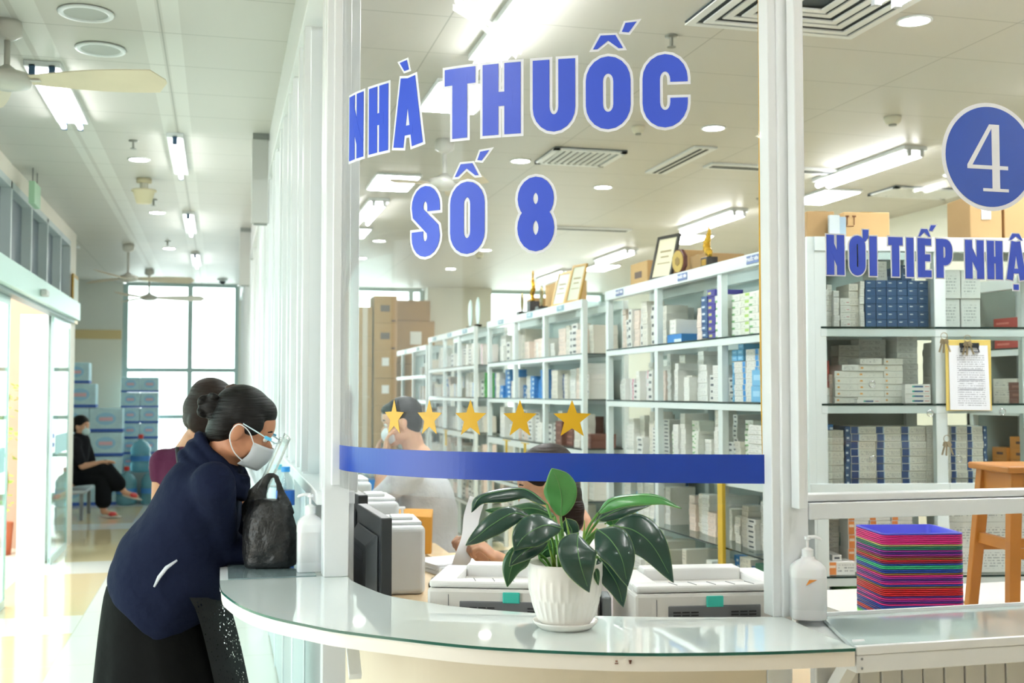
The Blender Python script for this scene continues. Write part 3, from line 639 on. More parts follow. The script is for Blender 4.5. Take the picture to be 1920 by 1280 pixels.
def fan(x, y, rots, lab, drop=.25, L=.62):
    o = thing('ceiling_fan', lab, 'ceiling fan', (x, y, CZ)); fm = mat('fan_enamel', 'cfcdc6', .3)
    MB().lathe([(.055, 0), (.062, -.02), (.060, -.06), (.02, -.085)], n=32).build('canopy', fm, o, smooth=True)
    MB().lathe([(.013, -.08), (.013, -drop + .05), (.03, -drop + .02)], n=16).build('downrod', fm, o, smooth=True)
    MB().lathe([(.012, -drop + .06), (.045, -drop + .035), (.095, -drop + .02), (.108, -drop), (.095, -drop - .03), (.05, -drop - .045), (.001, -drop - .048)], n=40).build('motor_housing', fm, o, smooth=True)
    for a in rots:
        mb = MB(); n = 12; rs = []
        for k in range(n + 1):
            s_ = k / n; rr = .10 + s_ * (L - .10); wd = (.032 + .048 * math.sin(min(1, s_ * 1.35) * PI / 2)) * (1 if s_ < .9 else math.sqrt(max(.02, 1 - ((s_ - .9) / .1) ** 2)))
            tilt = -.34; c = Vector((rr, 0, -drop - .005)); ring = []
            for (dx, dz) in ((-1, -.002), (1, -.002), (1, .002), (-1, .002)): ring.append(Matrix.Rotation(a, 3, 'Z') @ (c + Vector((0, dx * wd, dz + dx * wd * tilt))))
            rs.append(ring)
        mb.rings(rs).build('blade', mat('fan_blade_aged', 'e0d3bb', .45, var=.12, vscale=6), o, angle=50)
        MB().box(Matrix.Rotation(a, 3, 'Z') @ Vector((.11, 0, -drop - .008)), (.07, .03, .006), Matrix.Rotation(a, 3, 'Z')).build('blade_bracket', fm, o)
fan(-.90, 5.27, [math.radians(-12), math.radians(108), math.radians(-122)], 'white ceiling fan nearest the camera with a worn yellowed blade', L=.68)
fan(-.965, 13.0, [math.radians(10), math.radians(130), math.radians(250)], 'white ceiling fan in the far corridor, nearer of two', .36, .7)
fan(-.894, 15.6, [math.radians(0), math.radians(120), math.radians(240)], 'white ceiling fan before the far windows', .36, .7)
fan(1.37, 7.1, [math.radians(60), math.radians(180), math.radians(300)], 'white ceiling fan behind the blue letter T', .27, .35)
fan(.9, 12.4, [math.radians(20), math.radians(140), math.radians(260)], 'far white ceiling fan inside pharmacy by the left post', .3, .5)
def hang_box(y, lab):
    o = thing('hanging_light_box', lab, 'sign box', (.235, y, 2.80))
    MB().bb(-.055, .045, -.02, .02, -.26, .26).build('case', mat('lightbox_grey', 'b9bab6', .4), o, bevel=.004)
    MB().bb(-.05, .07, -.008, .008, .26, .30).bb(-.04, .04, -.012, .012, -.27, -.26).build('bracket', mat('lightbox_metal', '8f9490', .4, metal=.5), o)
hang_box(7.2, 'grey upright box hanging from the corridor ceiling by the partition, nearer one'); hang_box(11.4, 'pale upright box hanging by the partition, farther one')
o = thing('exit_sign', 'small green hanging sign above the sliding doors', 'sign', (LW + .12, 8.8, 2.92))
MB().bb(-.02, .02, -.14, .14, -.08, .08).build('panel', mat('exit_panel', 'a9cfae', .4), o, bevel=.003); MB().tube([(0, -.1, .08), (0, -.1, .178)], .003).tube([(0, .1, .08), (0, .1, .178)], .003).build('hanger', mat('wire', '555555', .4, metal=1), o)
o = thing('picture_frame', 'gold framed notice on the cream pier beyond the doors', 'picture frame', (LW + .012, 12.13, 2.43))
MB().bb(0, .015, -.19, .19, -.24, .24).build('frame', mat('frame_gold', 'c9a04a', .35, metal=.4), o); MB().bb(.015, .018, -.15, .15, -.2, .2).build('print', mat('frame_print', 'dfe3da', .5), o)

# ================================================================ CABINETS
LV = [.06, .42, .745, 1.11, 1.455, 1.775]      # board tops
CT = 2.15
def cabinet(name, label, loc, rz, posts, depth=.34, top=CT, glass_levels=(), doors=False, back=None, tags=True, pw=.05, txt=True):
    o = thing(name, label, 'medicine cabinet', loc, rz)
    L0, L1 = posts[0], posts[-1]; zs = top / CT
    f = MB()
    for x in posts: f.bb(x - pw / 2, x + pw / 2, 0, .035, 0, top - .05)
    for x in posts: f.bb(x - pw / 2, x + pw / 2, depth - .035, depth, 0, top - .05)
    f.bb(L0 - pw / 2, L1 + pw / 2, -.006, .036, top - .06, top).bb(L0 - pw / 2, L1 + pw / 2, depth - .04, depth, top - .06, top)
    f.build('frame', SHELFW, o, bevel=.002)
    MB().bb(L0, L1, .036, depth - .04, top - .012, top - .004).build('top_panel', GLASS2, o)
    for i, z in enumerate(LV):
        z *= zs
        if i in glass_levels:
            g_ = MB().bb(L0, L1, .0, depth, z - .008, z).build('glass_shelf', [GLASS2, DARKEDGE], o)
            for p in g_.data.polygons:
                if abs(p.normal.z) < .5: p.material_index = 1
            MB().bb(L0, L1, depth - .03, depth - .005, z - .035, z - .009).build('shelf_rail', SHELFW, o)
        else:
            w2 = .032 if i != 3 else .055
            MB().bb(L0, L1, -.002, .03, z - .009 - w2, z - .009).bb(L0, L1, depth - .03, depth - .005, z - .009 - w2, z - .009).build('shelf_rail', SHELFW, o, bevel=.001)
            g_ = MB().bb(L0, L1, -.004, depth - .006, z - .008, z).build('glass_shelf', [GLASS2, DARKEDGE], o)
            for p in g_.data.polygons:
                if abs(p.normal.z) < .5: p.material_index = 1
    for a in (posts[0], posts[-1]):
        pass
    if back: MB().bb(L0, L1, depth, depth + .006, .06, top - .06).build('back_panel', back, o)
    return o
TAGM = mat('label_blue', '6c7fae', .5)
def shelf_tag(par, x, top, wd=.10, m=TAGM, text='THU\u1ed0C VI\u00caN'):
    t_ = MB().bb(x - wd / 2, x + wd / 2, -.010, -.0065, top - .048, top - .010).build('shelf_label', m, par)
    c = bpy.data.curves.new('label_text', 'FONT'); c.body = text; c.size = .021; c.align_x = 'CENTER'; c.align_y = 'CENTER'; c.extrude = .0003; c.offset = .0006
    q0 = bpy.data.objects.new('label_text_source', c); me_ = bpy.data.meshes.new_from_object(q0); bpy.data.objects.remove(q0)
    q = bpy.data.objects.new('label_text', me_); COL.objects.link(q); q.parent = t_; q.location = (x, -.0108, top - .029); q.rotation_euler = (PI / 2, 0, 0)
    me_.materials.clear(); me_.materials.append(mat('label_white', 'f2f4f8', .5))
# facing cabinet (right) -------------------------------------------------
RROT = math.radians(-10.6)
cabR = cabinet('medicine_cabinet', 'pale glazed medicine cabinet facing the counter behind the number 4 window', (2.395, 4.30, 0), RROT, [0.025, .535, 1.07], depth=.34, glass_levels=(), pw=.05)
MB().bb(-.03, .0, .0, .34, 0, CT).build('side_panel', SHELFW, cabR)
MB().bb(.0, .535, .335, .342, .06, 2.1).build('back_panel', mat('cabinet_back', 'a9b9b4', .5), cabR)
dg = glass('cabinet_door_glass', (.95, .975, .965), .03)
for (a, b_, z0, z1) in ((.05, .51, 1.13, 2.09), (.56, 1.045, 1.13, 2.09)):
    d = MB().bb(a, b_, -.008, -.004, z0, z1).build('glass_door', dg, cabR)
for (x, z) in ((.235, 1.535), (.48, 1.415), (.235, 1.225), (.60, 1.535), (.60, 1.225), (.79, 1.42)):
    MB().tube([(x + .013 * math.cos(k * PI / 8), -.012, z + .013 * math.sin(k * PI / 8)) for k in range(17)], .0022, 8, cap=False).build('finger_ring', mat('chrome', 'cfd3d5', .15, metal=1), cabR, smooth=True)
MB().bb(-.03, .56, -.010, .0, 1.055, 1.125).bb(.56, 1.07, -.010, 0, 1.055, 1.125).build('bottom_rail', SHELFW, cabR, bevel=.002)
# side row ----------------------------------------------------------------
SX = 2.41
S1 = cabinet('medicine_cabinet', 'glazed side cabinet nearest the camera, with blue labels on its top rail', (SX, 7.0, 0), -PI / 2, [.02, .87, 1.73, 2.29], glass_levels=(2,), back=mat('cabinet_back2', 'bccac8', .5))
for x in (.28, 1.28, 2.12): shelf_tag(S1, x, CT, .125)
S2 = cabinet('medicine_cabinet', 'glazed side cabinet second from the camera, small trophies on its top', (2.39, 10.28, 0), -PI / 2 + math.radians(1.2), [.02, .90, 1.75, 2.66], back=MATS['cabinet_back2'])
for x in (.5, 1.4, 2.2): shelf_tag(S2, x, CT, .16, mat('label_teal', '8fb4c4', .5), 'THU\u1ed0C')
S3 = cabinet('medicine_cabinet', 'glazed side cabinet third from the camera, oval plaques on its top', (SX, 13.45, 0), -PI / 2, [.02, .92, 1.72, 2.5], back=MATS['cabinet_back2'], top=2.15)
for x in (.4, 1.3, 2.1): shelf_tag(S3, x, CT, .2, MATS['label_teal'], 'THU\u1ed0C')
S4 = cabinet('medicine_cabinet', 'lower farthest side cabinet beside the cardboard stacks', (SX + .02, 16.6, 0), -PI / 2, [.02, .95, 1.85, 2.85], back=MATS['cabinet_back2'], top=2.08)
for x in (.4, 1.3, 2.3): shelf_tag(S4, x, 2.08, .2, MATS['label_teal'], 'THU\u1ed0C')
# cabinet seen through the facing one
S5 = cabinet('medicine_cabinet', 'inner cabinet with red and orange cartons seen through the glass at right', (4.0, 5.5, 0), -PI / 2, [.0, .85, 1.5], back=mat('cabinet_back3', '8f9890', .5), top=2.10)

# ---------------------------------------------------------------- cartons
ST = {}
def style(k, bg_, **kw):
    ST[k] = [print_mat('carton_face_' + k, bg_, **kw), mat('carton_side_' + k, kw.get('side', bg_) if False else bg_, .5)]
style('white', 'dfe0dc'); style('cream', 'd9d6cb', lines=4); style('offwhite', 'e2e2dc', lines=3, dens=.45)
style('red_tick', 'd9dad4', bands=[(.66, .94, .35, .45, 'b03a44')], lines=4, u1=.6)
style('navy', '27527f', bands=[(.18, .5, .62, .76, 'dfe8ee')], ink='9fb8cc', lines=3, dens=.35)
style('navy_side', 'dedbd0', bands=[(0, .28, 0, 1, '1d4580'), (.28, .32, 0, 1, 'a9c4dd')], lines=5, u0=.38, u1=.97)
style('navy_label', '2d5684', bands=[(.1, .6, .3, .6, 'c9d6e2')], lines=0)
style('green_tick', 'dfe2d8', bands=[(.0, .35, .0, .3, '6fa86a')], lines=5, u0=.4)
style('lime_tick', 'dcdfd2', bands=[(.52, .98, .55, .98, 'a4c768')], lines=4, u1=.5)
style('skyblue', '6fb2dc', bands=[(.15, .8, .35, .7, '9fd0ee')], lines=0)
style('sky_side', 'dcdcd6', bands=[(.74, .98, 0, 1, '3c8fd0')], lines=4, u1=.7)
style('orange', 'e4e4e0', bands=[(.02, .30, 0, 1, 'e38b4a'), (.05, .28, .55, .75, 'f6e3d0')], lines=4, u0=.36, u1=.98)
style('orange_all', 'd98a2c', bands=[(.3, .75, .35, .6, '5a2d20')], lines=0)
style('red', 'b5473f', bands=[(.1, .6, .4, .6, 'd8857a')], lines=0); style('redorange', 'd0574a', lines=0)
style('green', '4f8f3c', bands=[(.3, .6, .4, .6, '8aa05a')], lines=0); style('dkgreen', '2e6a56', bands=[(.2, .8, .3, .6, '4f8a72')], lines=0); style('olive', '6d6a35', bands=[(.2, .8, .3, .6, '8d8a52')], lines=0)
style('brown', '6d4338', bands=[(.2, .85, .35, .65, '8d6458')], lines=0); style('purple', '3c3590', bands=[(.1, .5, .3, .7, 'b8b46a')], lines=0)
style('toothpaste', 'e8e8e4', bands=[(.28, .72, .3, .72, '2f5c8a'), (.28, .36, .3, .72, '38b8a0'), (.78, .96, .4, .6, 'd08a80')], lines=0)
style('big_white', 'd8dcd8', lines=9, dens=.5, su=14, ink='8a9294'); style('dot_amber', 'e2e2da', bands=[(.1, .2, .35, .65, 'e0a050')], lines=4, u0=.32, dens=.4)
style('pinkish', 'e3d2c6', lines=4); style('blue_bright', '3b82c4', bands=[(.5, 1, .0, .45, 'cfe0ea')], lines=0); style('magenta_strip', 'e0dedd', bands=[(.6, .8, 0, 1, 'd0487e')], lines=0); style('leafgreen', '3f9b48', lines=0)
style('darkprint', 'd9dad6', bands=[(.2, .8, .3, .7, '4a5158')], lines=0)
DESC = dict(white='white carton', cream='cream carton', offwhite='off-white carton', red_tick='white red-ticked carton', navy='navy carton', navy_side='white navy-sided carton', navy_label='dark blue carton', green_tick='white green-cornered carton', lime_tick='white lime-ticked carton',
            skyblue='sky blue carton', sky_side='white blue-striped carton', orange='white orange-ended carton', orange_all='orange carton', red='red carton', redorange='coral carton', green='green carton', dkgreen='dark green carton', olive='olive carton', brown='brown carton', purple='purple carton',
            toothpaste='slim white carton with blue label', big_white='large white carton', dot_amber='white amber-dotted carton', pinkish='pinkish carton', blue_bright='bright blue carton', magenta_strip='white pink-striped carton', leafgreen='leaf green carton', darkprint='white dark-labelled carton')
_cm = {}
def carton_mesh(st, w_, h_, d_):
    k = (st, round(w_, 3), round(h_, 3), round(d_, 3))
    if k in _cm: return _cm[k]
    me = bpy.data.meshes.new('medicine_carton'); b = .0012
    x, y, z = w_ / 2, d_, h_
    me.from_pydata([(-x + b, 0, b), (x - b, 0, b), (x - b, 0, z - b), (-x + b, 0, z - b), (-x, b, 0), (x, b, 0), (x, b, z), (-x, b, z), (-x, y, 0), (x, y, 0), (x, y, z), (-x, y, z)], [],
                   [(0, 1, 2, 3), (0, 4, 5, 1), (1, 5, 6, 2), (2, 6, 7, 3), (3, 7, 4, 0), (4, 8, 9, 5), (5, 9, 10, 6), (6, 10, 11, 7), (7, 11, 8, 4), (8, 11, 10, 9)])
    me.materials.append(ST[st][0]); me.materials.append(ST[st][1])
    me.polygons.foreach_set('material_index', [0, 1, 1, 1, 1, 1, 1, 1, 1, 1])
    uvl = me.uv_layers.new(name='UVMap')
    for i, c in enumerate([(0, 0), (1, 0), (1, 1), (0, 1)]): uvl.data[i].uv = c
    _cm[k] = me; return me
ORD = ['lowest', 'second', 'third', 'fourth', 'fifth', 'sixth', 'seventh', 'eighth', 'ninth', 'tenth', 'eleventh', 'twelfth', 'thirteenth', 'fourteenth', 'fifteenth', 'sixteenth', 'seventeenth', 'eighteenth']
ORN = ['first'] + ORD[1:]
CART = []
def stack(cab, x, z, w_, h_, n, st, place, k, d_=.16, y=.05, jit=.003, cols=1, rz=0, grp=None):
    """n cartons piled up, k-th stack of its place"""
    M0 = cab.matrix_basis if False else Matrix.Translation(cab.location) @ Matrix.Rotation(cab.rotation_euler.z, 4, 'Z')
    for c in range(cols):
        for i in range(n):
            lx = x + w_ / 2 + c * (w_ + .0015) + random.uniform(-jit, jit) * .6
            M = M0 @ Matrix.Translation((lx, y + random.uniform(-jit, jit), z + .0005 + i * (h_ + .0006))) @ Matrix.Rotation(rz + random.uniform(-.02, .02), 4, 'Z')
            if cols == 1: lab = '%s, %s up in the %s pile, %s' % (DESC[st], ORD[min(i, 17)], ORN[min(k, 17)], place)
            else: lab = '%s, %s up, %s column of the block, %s' % (DESC[st], ORD[min(i, 17)], ORN[min(c, 17)], place)
            c0 = M @ Vector((0, 0, h_ / 2)); D = (c0 - CAM).length
            CART.append((w_ * h_ / D / D, M, st, w_, h_, d_, lab, grp or 'medicine cartons, ' + place))
L = LV
# facing cabinet, left bay (x .05 - .51)
P = 'upper left bay, facing cabinet'
stack(cabR, .052, L[5], .022, .022, 7, 'white', P, 0, .1); stack(cabR, .075, L[5], .022, .022, 8, 'offwhite', P, 1, .1, y=.07); stack(cabR, .098, L[5], .024, .025, 6, 'white', P, 2, .1)
stack(cabR, .126, L[5], .042, .030, 4, 'red_tick', P, 3); stack(cabR, .169, L[5], .040, .030, 6, 'cream', P, 4, y=.06)
stack(cabR, .212, L[5], .018, .0318, 6, 'offwhite', P, 5); stack(cabR, .236, L[5], .0440, .0325, 6, 'navy', P, 6, cols=6, jit=.0008)
stack(cabR, .40, L[5] + .2, .044, .0325, 2, 'navy', 'on top of the navy block, facing cabinet', 0, y=.07)
stack(cabR, .30, L[5] + .202, .045, .04, 2, 'offwhite', 'on top of the navy block, facing cabinet', 1, y=.09)
P = 'middle left bay, facing cabinet'
stack(cabR, .052, L[4] + .066, .035, .028, 4, 'redorange', P, 0, y=.08); stack(cabR, .052, L[4], .028, .032, 2, 'offwhite', P, 1, y=.06); stack(cabR, .082, L[4], .014, .03, 4, 'pinkish', P, 2, y=.07)
stack(cabR, .098, L[4], .100, .0265, 5, 'dot_amber', P, 3, .12); stack(cabR, .129, L[4] + .136, .07, .026, 1, 'white', P, 4)
stack(cabR, .2, L[4], .115, .0265, 6, 'dot_amber', P, 5, .12, y=.06); stack(cabR, .21, L[4] + .163, .095, .026, 1, 'offwhite', P, 6)
stack(cabR, .317, L[4], .083, .0265, 7, 'dot_amber', P, 7, .12, y=.07); stack(cabR, .402, L[4], .09, .0235, 12, 'white', P, 8, y=.13)
stack(cabR, .17, L[4] + .03, .09, .024, 9, 'cream', 'rear row, middle left bay, facing cabinet', 0, .1, y=.2); stack(cabR, .26, L[4] + .03, .12, .024, 10, 'white', 'rear row, middle left bay, facing cabinet', 1, .1, y=.2)
stack(cabR, .385, L[4], .11, .0195, 4, 'toothpaste', 'front of middle left bay, facing cabinet', 0, .03, y=.015); stack(cabR, .178, L[4], .098, .018, 1, 'toothpaste', 'front of middle left bay, facing cabinet', 1, .03, y=.012)
P = 'lower left bay, facing cabinet'
stack(cabR, .052, L[3], .032, .0285, 8, 'green_tick', P, 0); stack(cabR, .086, L[3], .052, .0285, 8, 'cream', P, 1, y=.06)
stack(cabR, .142, L[3], .022, .0305, 8, 'navy_label', P, 2)
for j in range(3): stack(cabR, .166 + j * .108, L[3], .106, .0305, 8, 'navy_side', P, 3 + j)
stack(cabR, .49, L[3], .03, .0305, 8, 'cream', P, 6)
stack(cabR, .06, L[3] + .235, .03, .022, 1, 'blue_bright', P, 7)
# facing cabinet, right bay (x .56 - 1.05)
P = 'upper right bay, facing cabinet'
stack(cabR, .562, L[5], .083, .122, 2, 'big_white', P, 0); stack(cabR, .65, L[5], .083, .122, 2, 'big_white', P, 1)
P = 'middle right bay, facing cabinet'
for j in range(3): stack(cabR, .565 + j * .062, L[4], .06, .0285, 9, 'white', P, j, y=.09)
P = 'lower right bay, facing cabinet'
stack(cabR, .557, L[3], .036, .0305, 8, 'cream', P, 0)
stack(cabR, .594, L[3], .07, .0305, 8, 'navy_side', P, 1); stack(cabR, .665, L[3], .07, .0305, 8, 'navy_side', P, 2); stack(cabR, .737, L[3], .016, .0305, 8, 'navy_label', P, 3)
stack(cabR, .79, L[3], .05, .032, 2, 'darkprint', P, 4, y=.2)
# facing cabinet, below the glazed doors
P = 'open lower shelf, facing cabinet'
stack(cabR, .052, L[2], .115, .054, 1, 'orange', P, 0, .1, y=.03); stack(cabR, .08, L[2] + .055, .04, .024, 1, 'darkprint', P, 1)
for j in range(3): stack(cabR, .165 + j * .094, L[2] + .098, .092, .058, 3, 'orange', P, 2 + j, .1, y=.10)
for j in range(3): stack(cabR, .165 + j * .094, L[2], .092, .049, 2, 'orange', 'rear of open lower shelf, facing cabinet', j, .1, y=.10)
stack(cabR, .052, L[2], .11, .022, 12, 'cream', 'rear of open lower shelf, facing cabinet', 4, .08, y=.2)
for j in range(3): stack(cabR, .565 + j * .15, L[2], .148, .105, 3, 'big_white', 'open lower right shelf, facing cabinet', j, .18, y=.06)
P = 'bottom shelf, facing cabinet'
stack(cabR, .052, L[1], .085, .088, 2, 'green', P, 0, .2); stack(cabR, .14, L[1], .12, .09, 3, 'green', P, 1, .2, y=.03); stack(cabR, .262, L[1], .12, .09, 3, 'green', P, 2, .2)
# side cabinet bays: near one carries the visible detail
def fill(cab, x0, x1, z, zmax, pal, place, seed, y=.05, hmin=.02, hmax=.034, wmin=.05, wmax=.10):
    r = random.Random(seed); x = x0; k = 0
    while x < x1 - wmin * .6:
        w_ = min(r.uniform(wmin, wmax), x1 - x); h_ = r.uniform(hmin, hmax); st = r.choice(pal)
        n = int((zmax - z) * r.uniform(.45, .97) / h_)
        stack(cab, x, z, w_ - .003, h_, max(1, n), st, place, k, r.uniform(.1, .2), y=y + r.uniform(0, .08)); x += w_; k += 1
A_, B_, C_ = (.05, .84), (.90, 1.70), (1.76, 2.26)
P = 'upper near bay, side cabinet'
for j, s_ in enumerate(['green_tick', 'lime_tick', 'green_tick', 'lime_tick', 'white']): stack(S1, 1.765 + j * .098, L[5], .096, .034, 6, s_, P, j, .12)
P = 'upper middle bay, side cabinet'
stack(S1, 1.34, L[5], .06, .034, 5, 'pinkish', P, 0); stack(S1, 1.40, L[5] + .01, .075, .036, 6, 'navy_label', P, 1); stack(S1, 1.48, L[5], .09, .036, 7, 'purple', P, 2); stack(S1, 1.575, L[5], .12, .036, 6, 'green_tick', P, 3)
stack(S1, .92, L[5], .2, .05, 1, 'blue_bright', P, 4); stack(S1, .96, L[5] + .052, .09, .08, 1, 'offwhite', P, 5)
fill(S1, .05, .80, L[5], 2.08, ['white', 'cream', 'pinkish', 'darkprint'], 'upper far bay, side cabinet', 3, hmax=.05)
P = 'middle near bay, side cabinet'
for j in range(2): stack(S1, 1.765, L[4] + .2 + j * .028, .06, .027, 1, 'skyblue', P, j)
stack(S1, 1.83, L[4] + .2, .06, .027, 3, 'skyblue', P, 2); stack(S1, 1.768, L[4], .02, .027, 7, 'skyblue', P, 3); stack(S1, 1.79, L[4], .125, .0275, 7, 'sky_side', P, 4); stack(S1, 1.918, L[4], .135, .0275, 9, 'sky_side', P, 5)
stack(S1, 2.06, L[4], .08, .0275, 9, 'white', P, 6, y=.12); stack(S1, 2.06, L[4], .11, .075, 2, 'skyblue', P, 7, y=.01, d_=.08)
fill(S1, .92, 1.35, L[4], 1.74, ['white', 'offwhite', 'cream'], 'middle bay, side cabinet', 5, hmax=.05); fill(S1, 1.35, 1.70, L[4], 1.68, ['darkprint', 'white', 'darkprint'], 'middle bay near end, side cabinet', 6)
fill(S1, .05, .84, L[4], 1.74, ['white', 'offwhite', 'pinkish', 'darkprint', 'magenta_strip'], 'middle far bay, side cabinet', 7, hmax=.045)
fill(S1, 1.765, 2.0, L[3], 1.43, ['cream', 'green_tick', 'white'], 'lower near bay, side cabinet', 8, hmax=.03); stack(S1, 2.0, L[3], .14, .021, 11, 'white', 'lower near bay end, side cabinet', 0, .1, y=.02); stack(S1, 2.15, L[3], .09, .045, 6, 'skyblue', 'lower near bay end, side cabinet', 1)
fill(S1, .92, 1.70, L[3], 1.42, ['cream', 'green_tick', 'white', 'offwhite', 'darkprint'], 'lower middle bay, side cabinet', 9, hmax=.03)
fill(S1, .05, .84, L[3], 1.42, ['white', 'offwhite', 'cream', 'darkprint'], 'lower far bay, side cabinet', 10, hmax=.03)
fill(S1, 1.765, 2.25, L[2], 1.06, ['white', 'darkprint', 'white', 'cream'], 'low glass shelf near end, side cabinet', 11, hmax=.028, y=.08); fill(S1, .92, 1.70, L[2], 1.0, ['white', 'pinkish', 'cream'], 'low glass shelf middle, side cabinet', 12, hmax=.045, y=.1); fill(S1, .05, .84, L[2], 1.04, ['white', 'skyblue', 'offwhite'], 'low glass shelf far end, side cabinet', 13, hmax=.045)
P = 'bottom near bay, side cabinet'
stack(S1, 1.77, L[1], .05, .028, 10, 'blue_bright', P, 0); stack(S1, 1.83, L[1], .12, .028, 10, 'cream', P, 1); stack(S1, 1.96, L[1], .03, .028, 9, 'navy_label', P, 2); stack(S1, 2.0, L[1], .13, .055, 5, 'dkgreen', P, 3); stack(S1, 2.135, L[1], .11, .055, 5, 'olive', P, 4)
fill(S1, .05, .84, L[1], .7, ['cream', 'white'], 'bottom far bay, side cabinet', 14, hmin=.05, hmax=.09, wmax=.16); fill(S1, .92, 1.70, L[1], .7, ['cream', 'white', 'offwhite'], 'bottom middle bay, side cabinet', 15, hmin=.05, hmax=.08, wmax=.16)
pal2 = ['white', 'cream', 'offwhite', 'darkprint', 'pinkish']
for si, (cab, nm) in enumerate(((S2, 'second cabinet'), (S3, 'third cabinet'), (S4, 'farthest cabinet'))):
    ps = {0: [(.06, .87), (.94, 1.72), (1.79, 2.63)], 1: [(.06, .88), (.96, 1.69), (1.76, 2.47)], 2: [(.06, .9), (1.0, 1.8), (1.9, 2.8)]}[si]
    for bi, (a, b_) in enumerate(ps):
        for li in (1, 2, 3, 4, 5):
            z = LV[li] * (2.08 / CT if si == 2 else 1); zt = ([0, .7, 1.04, 1.41, 1.73, 2.06][li]) * (2.08 / CT if si == 2 else 1)
            pl = pal2 + (['sky_side', 'blue_bright', 'navy_side'] if li == 4 else []) + (['leafgreen'] if (si, li, bi) == (1, 4, 2) else []) + (['magenta_strip'] if li == 5 and si == 1 else [])
            if si == 0 and li == 4 and bi == 0: pl = ['blue_bright', 'sky_side', 'navy_side']
            if si == 0 and li == 3 and bi == 2: pl = ['brown', 'brown', 'brown', 'cream']
            if si == 2 and bi < 2 and li > 3: continue
            fill(cab, a, b_, z, zt, pl, nm, 100 + si * 30 + bi * 7 + li, hmin=.03, hmax=.06, wmin=.08, wmax=.18)
MB().bb(-.03, -.002, 0, .34, 0, 2.10).build('side_panel', MATS['cabinet_back3'], S5)
fill(S5, .05, .75, LV[5] * .977, 1.98, ['red', 'red', 'brown'], 'inner cabinet at right, top', 301, hmin=.04, hmax=.06, wmin=.15, wmax=.3); fill(S5, .05, .75, LV[4] * .977, 1.66, ['red', 'brown', 'cream'], 'inner cabinet at right, upper', 302, hmin=.04, hmax=.06, wmin=.1, wmax=.2)
fill(S5, .05, .75, LV[3] * .977, 1.36, ['orange_all', 'orange_all', 'redorange'], 'inner cabinet at right, middle', 303, y=.05, hmin=.045, hmax=.06, wmin=.12, wmax=.2); fill(S5, .05, .75, LV[2] * .977, 1.0, ['darkprint', 'red'], 'inner cabinet at right, lower', 304)
# the 300 largest are single cartons, the remainder is one object
CART.sort(key=lambda c: -c[0])
first = {}
seen = {}
for (a, M, st, w_, h_, d_, lab, grp) in CART[:300]:
    me = carton_mesh(st, w_, h_, d_); o = bpy.data.objects.new('medicine_carton', me); COL.objects.link(o); o.matrix_world = M
    tag(o, lab, 'medicine box', grp)
mb_v, mb_f, mb_m, mb_uv, mats_, mi = [], [], [], [], [], {}
for (a, M, st, w_, h_, d_, lab, grp) in CART[300:]:
    me = carton_mesh(st, w_, h_, d_); off = len(mb_v)
    mb_v += [tuple(M @ v.co) for v in me.vertices]
    for p in me.polygons:
        mb_f.append([i + off for i in p.vertices]); m_ = me.materials[p.material_index]
        if m_.name not in mi: mi[m_.name] = len(mats_); mats_.append(m_)
        mb_m.append(mi[m_.name]); mb_uv += [tuple(me.uv_layers[0].data[li_].uv) for li_ in p.loop_indices]
me = bpy.data.meshes.new('medicine_cartons'); me.from_pydata(mb_v, [], mb_f)
for m_ in mats_: me.materials.append(m_)
me.polygons.foreach_set('material_index', mb_m); uvl = me.uv_layers.new(name='UVMap')
for i, c in enumerate(mb_uv): uvl.data[i].uv = c
o = bpy.data.objects.new('medicine_cartons', me); COL.objects.link(o); tag(o, 'small medicine cartons piled on the farther shelves of the side cabinets', 'medicine boxes', kind='stuff')
print('cartons', len(CART))

# ================================================================ ON THE COUNTERS
TOPZ = .9602
def sanitizer(x, y, lab, rz, s=1.0, mark=True, nz=PI, ws=1.0):
    o = thing('sanitizer_bottle', lab, 'pump bottle', (x, y, TOPZ), rz); pl = mat('bottle_white', 'eceef0', .25, sss=.05)
    def sq(w_, d_, z, k=4.5, n=32): 
        r_ = []
        for i in range(n):
            a = 2 * PI * i / n; c, q = math.cos(a), math.sin(a); m_ = (abs(c) ** k + abs(q) ** k) ** (-1 / k); r_.append((w_ * ws * c * m_, d_ * ws * q * m_, z))
        return r_
    MB().rings([sq(.036 * s, .026 * s, 0), sq(.040 * s, .030 * s, .004), sq(.0405 * s, .030 * s, .14 * s), sq(.038 * s, .028 * s, .150 * s), sq(.028 * s, .022 * s, .162 * s, 3), sq(.016 * s, .016 * s, .170 * s, 2), sq(.015 * s, .015 * s, .176 * s, 2)]).build('bottle_body', pl, o, smooth=True)
    MB().lathe([(.0165 * s, .174 * s), (.0165 * s, .196 * s), (.011 * s, .199 * s), (.007 * s, .202 * s)], n=24).build('collar', pl, o, angle=40)
    p = MB().lathe([(.004 * s, .198 * s), (.004 * s, .222 * s), (.009 * s, .224 * s), (.009 * s, .232 * s)], n=18)
    c, q = math.cos(nz), math.sin(nz)
    p.tube([(0, 0, .230 * s), (c * .02 * s, q * .02 * s, .232 * s), (c * .034 * s, q * .034 * s, .228 * s), (c * .038 * s, q * .038 * s, .223 * s)], [.006 * s, .005 * s, .0042 * s, .0036 * s], 12).build('pump_head', pl, o, angle=50)
    MB().rings([sq(.0408 * s, .0302 * s, .03 * s), sq(.0408 * s, .0302 * s, .12 * s)], cap=False).build('plastic_wrap', glass('thin_plastic_wrap', (.97, .97, .97), .06, .12), o, smooth=True)
    return o
p = onz(581, 1071, .96); sanitizer(p.x, p.y, 'white pump sanitizer bottle left of the curved glass, beside the black bag', -YAW + .25, 1.0)
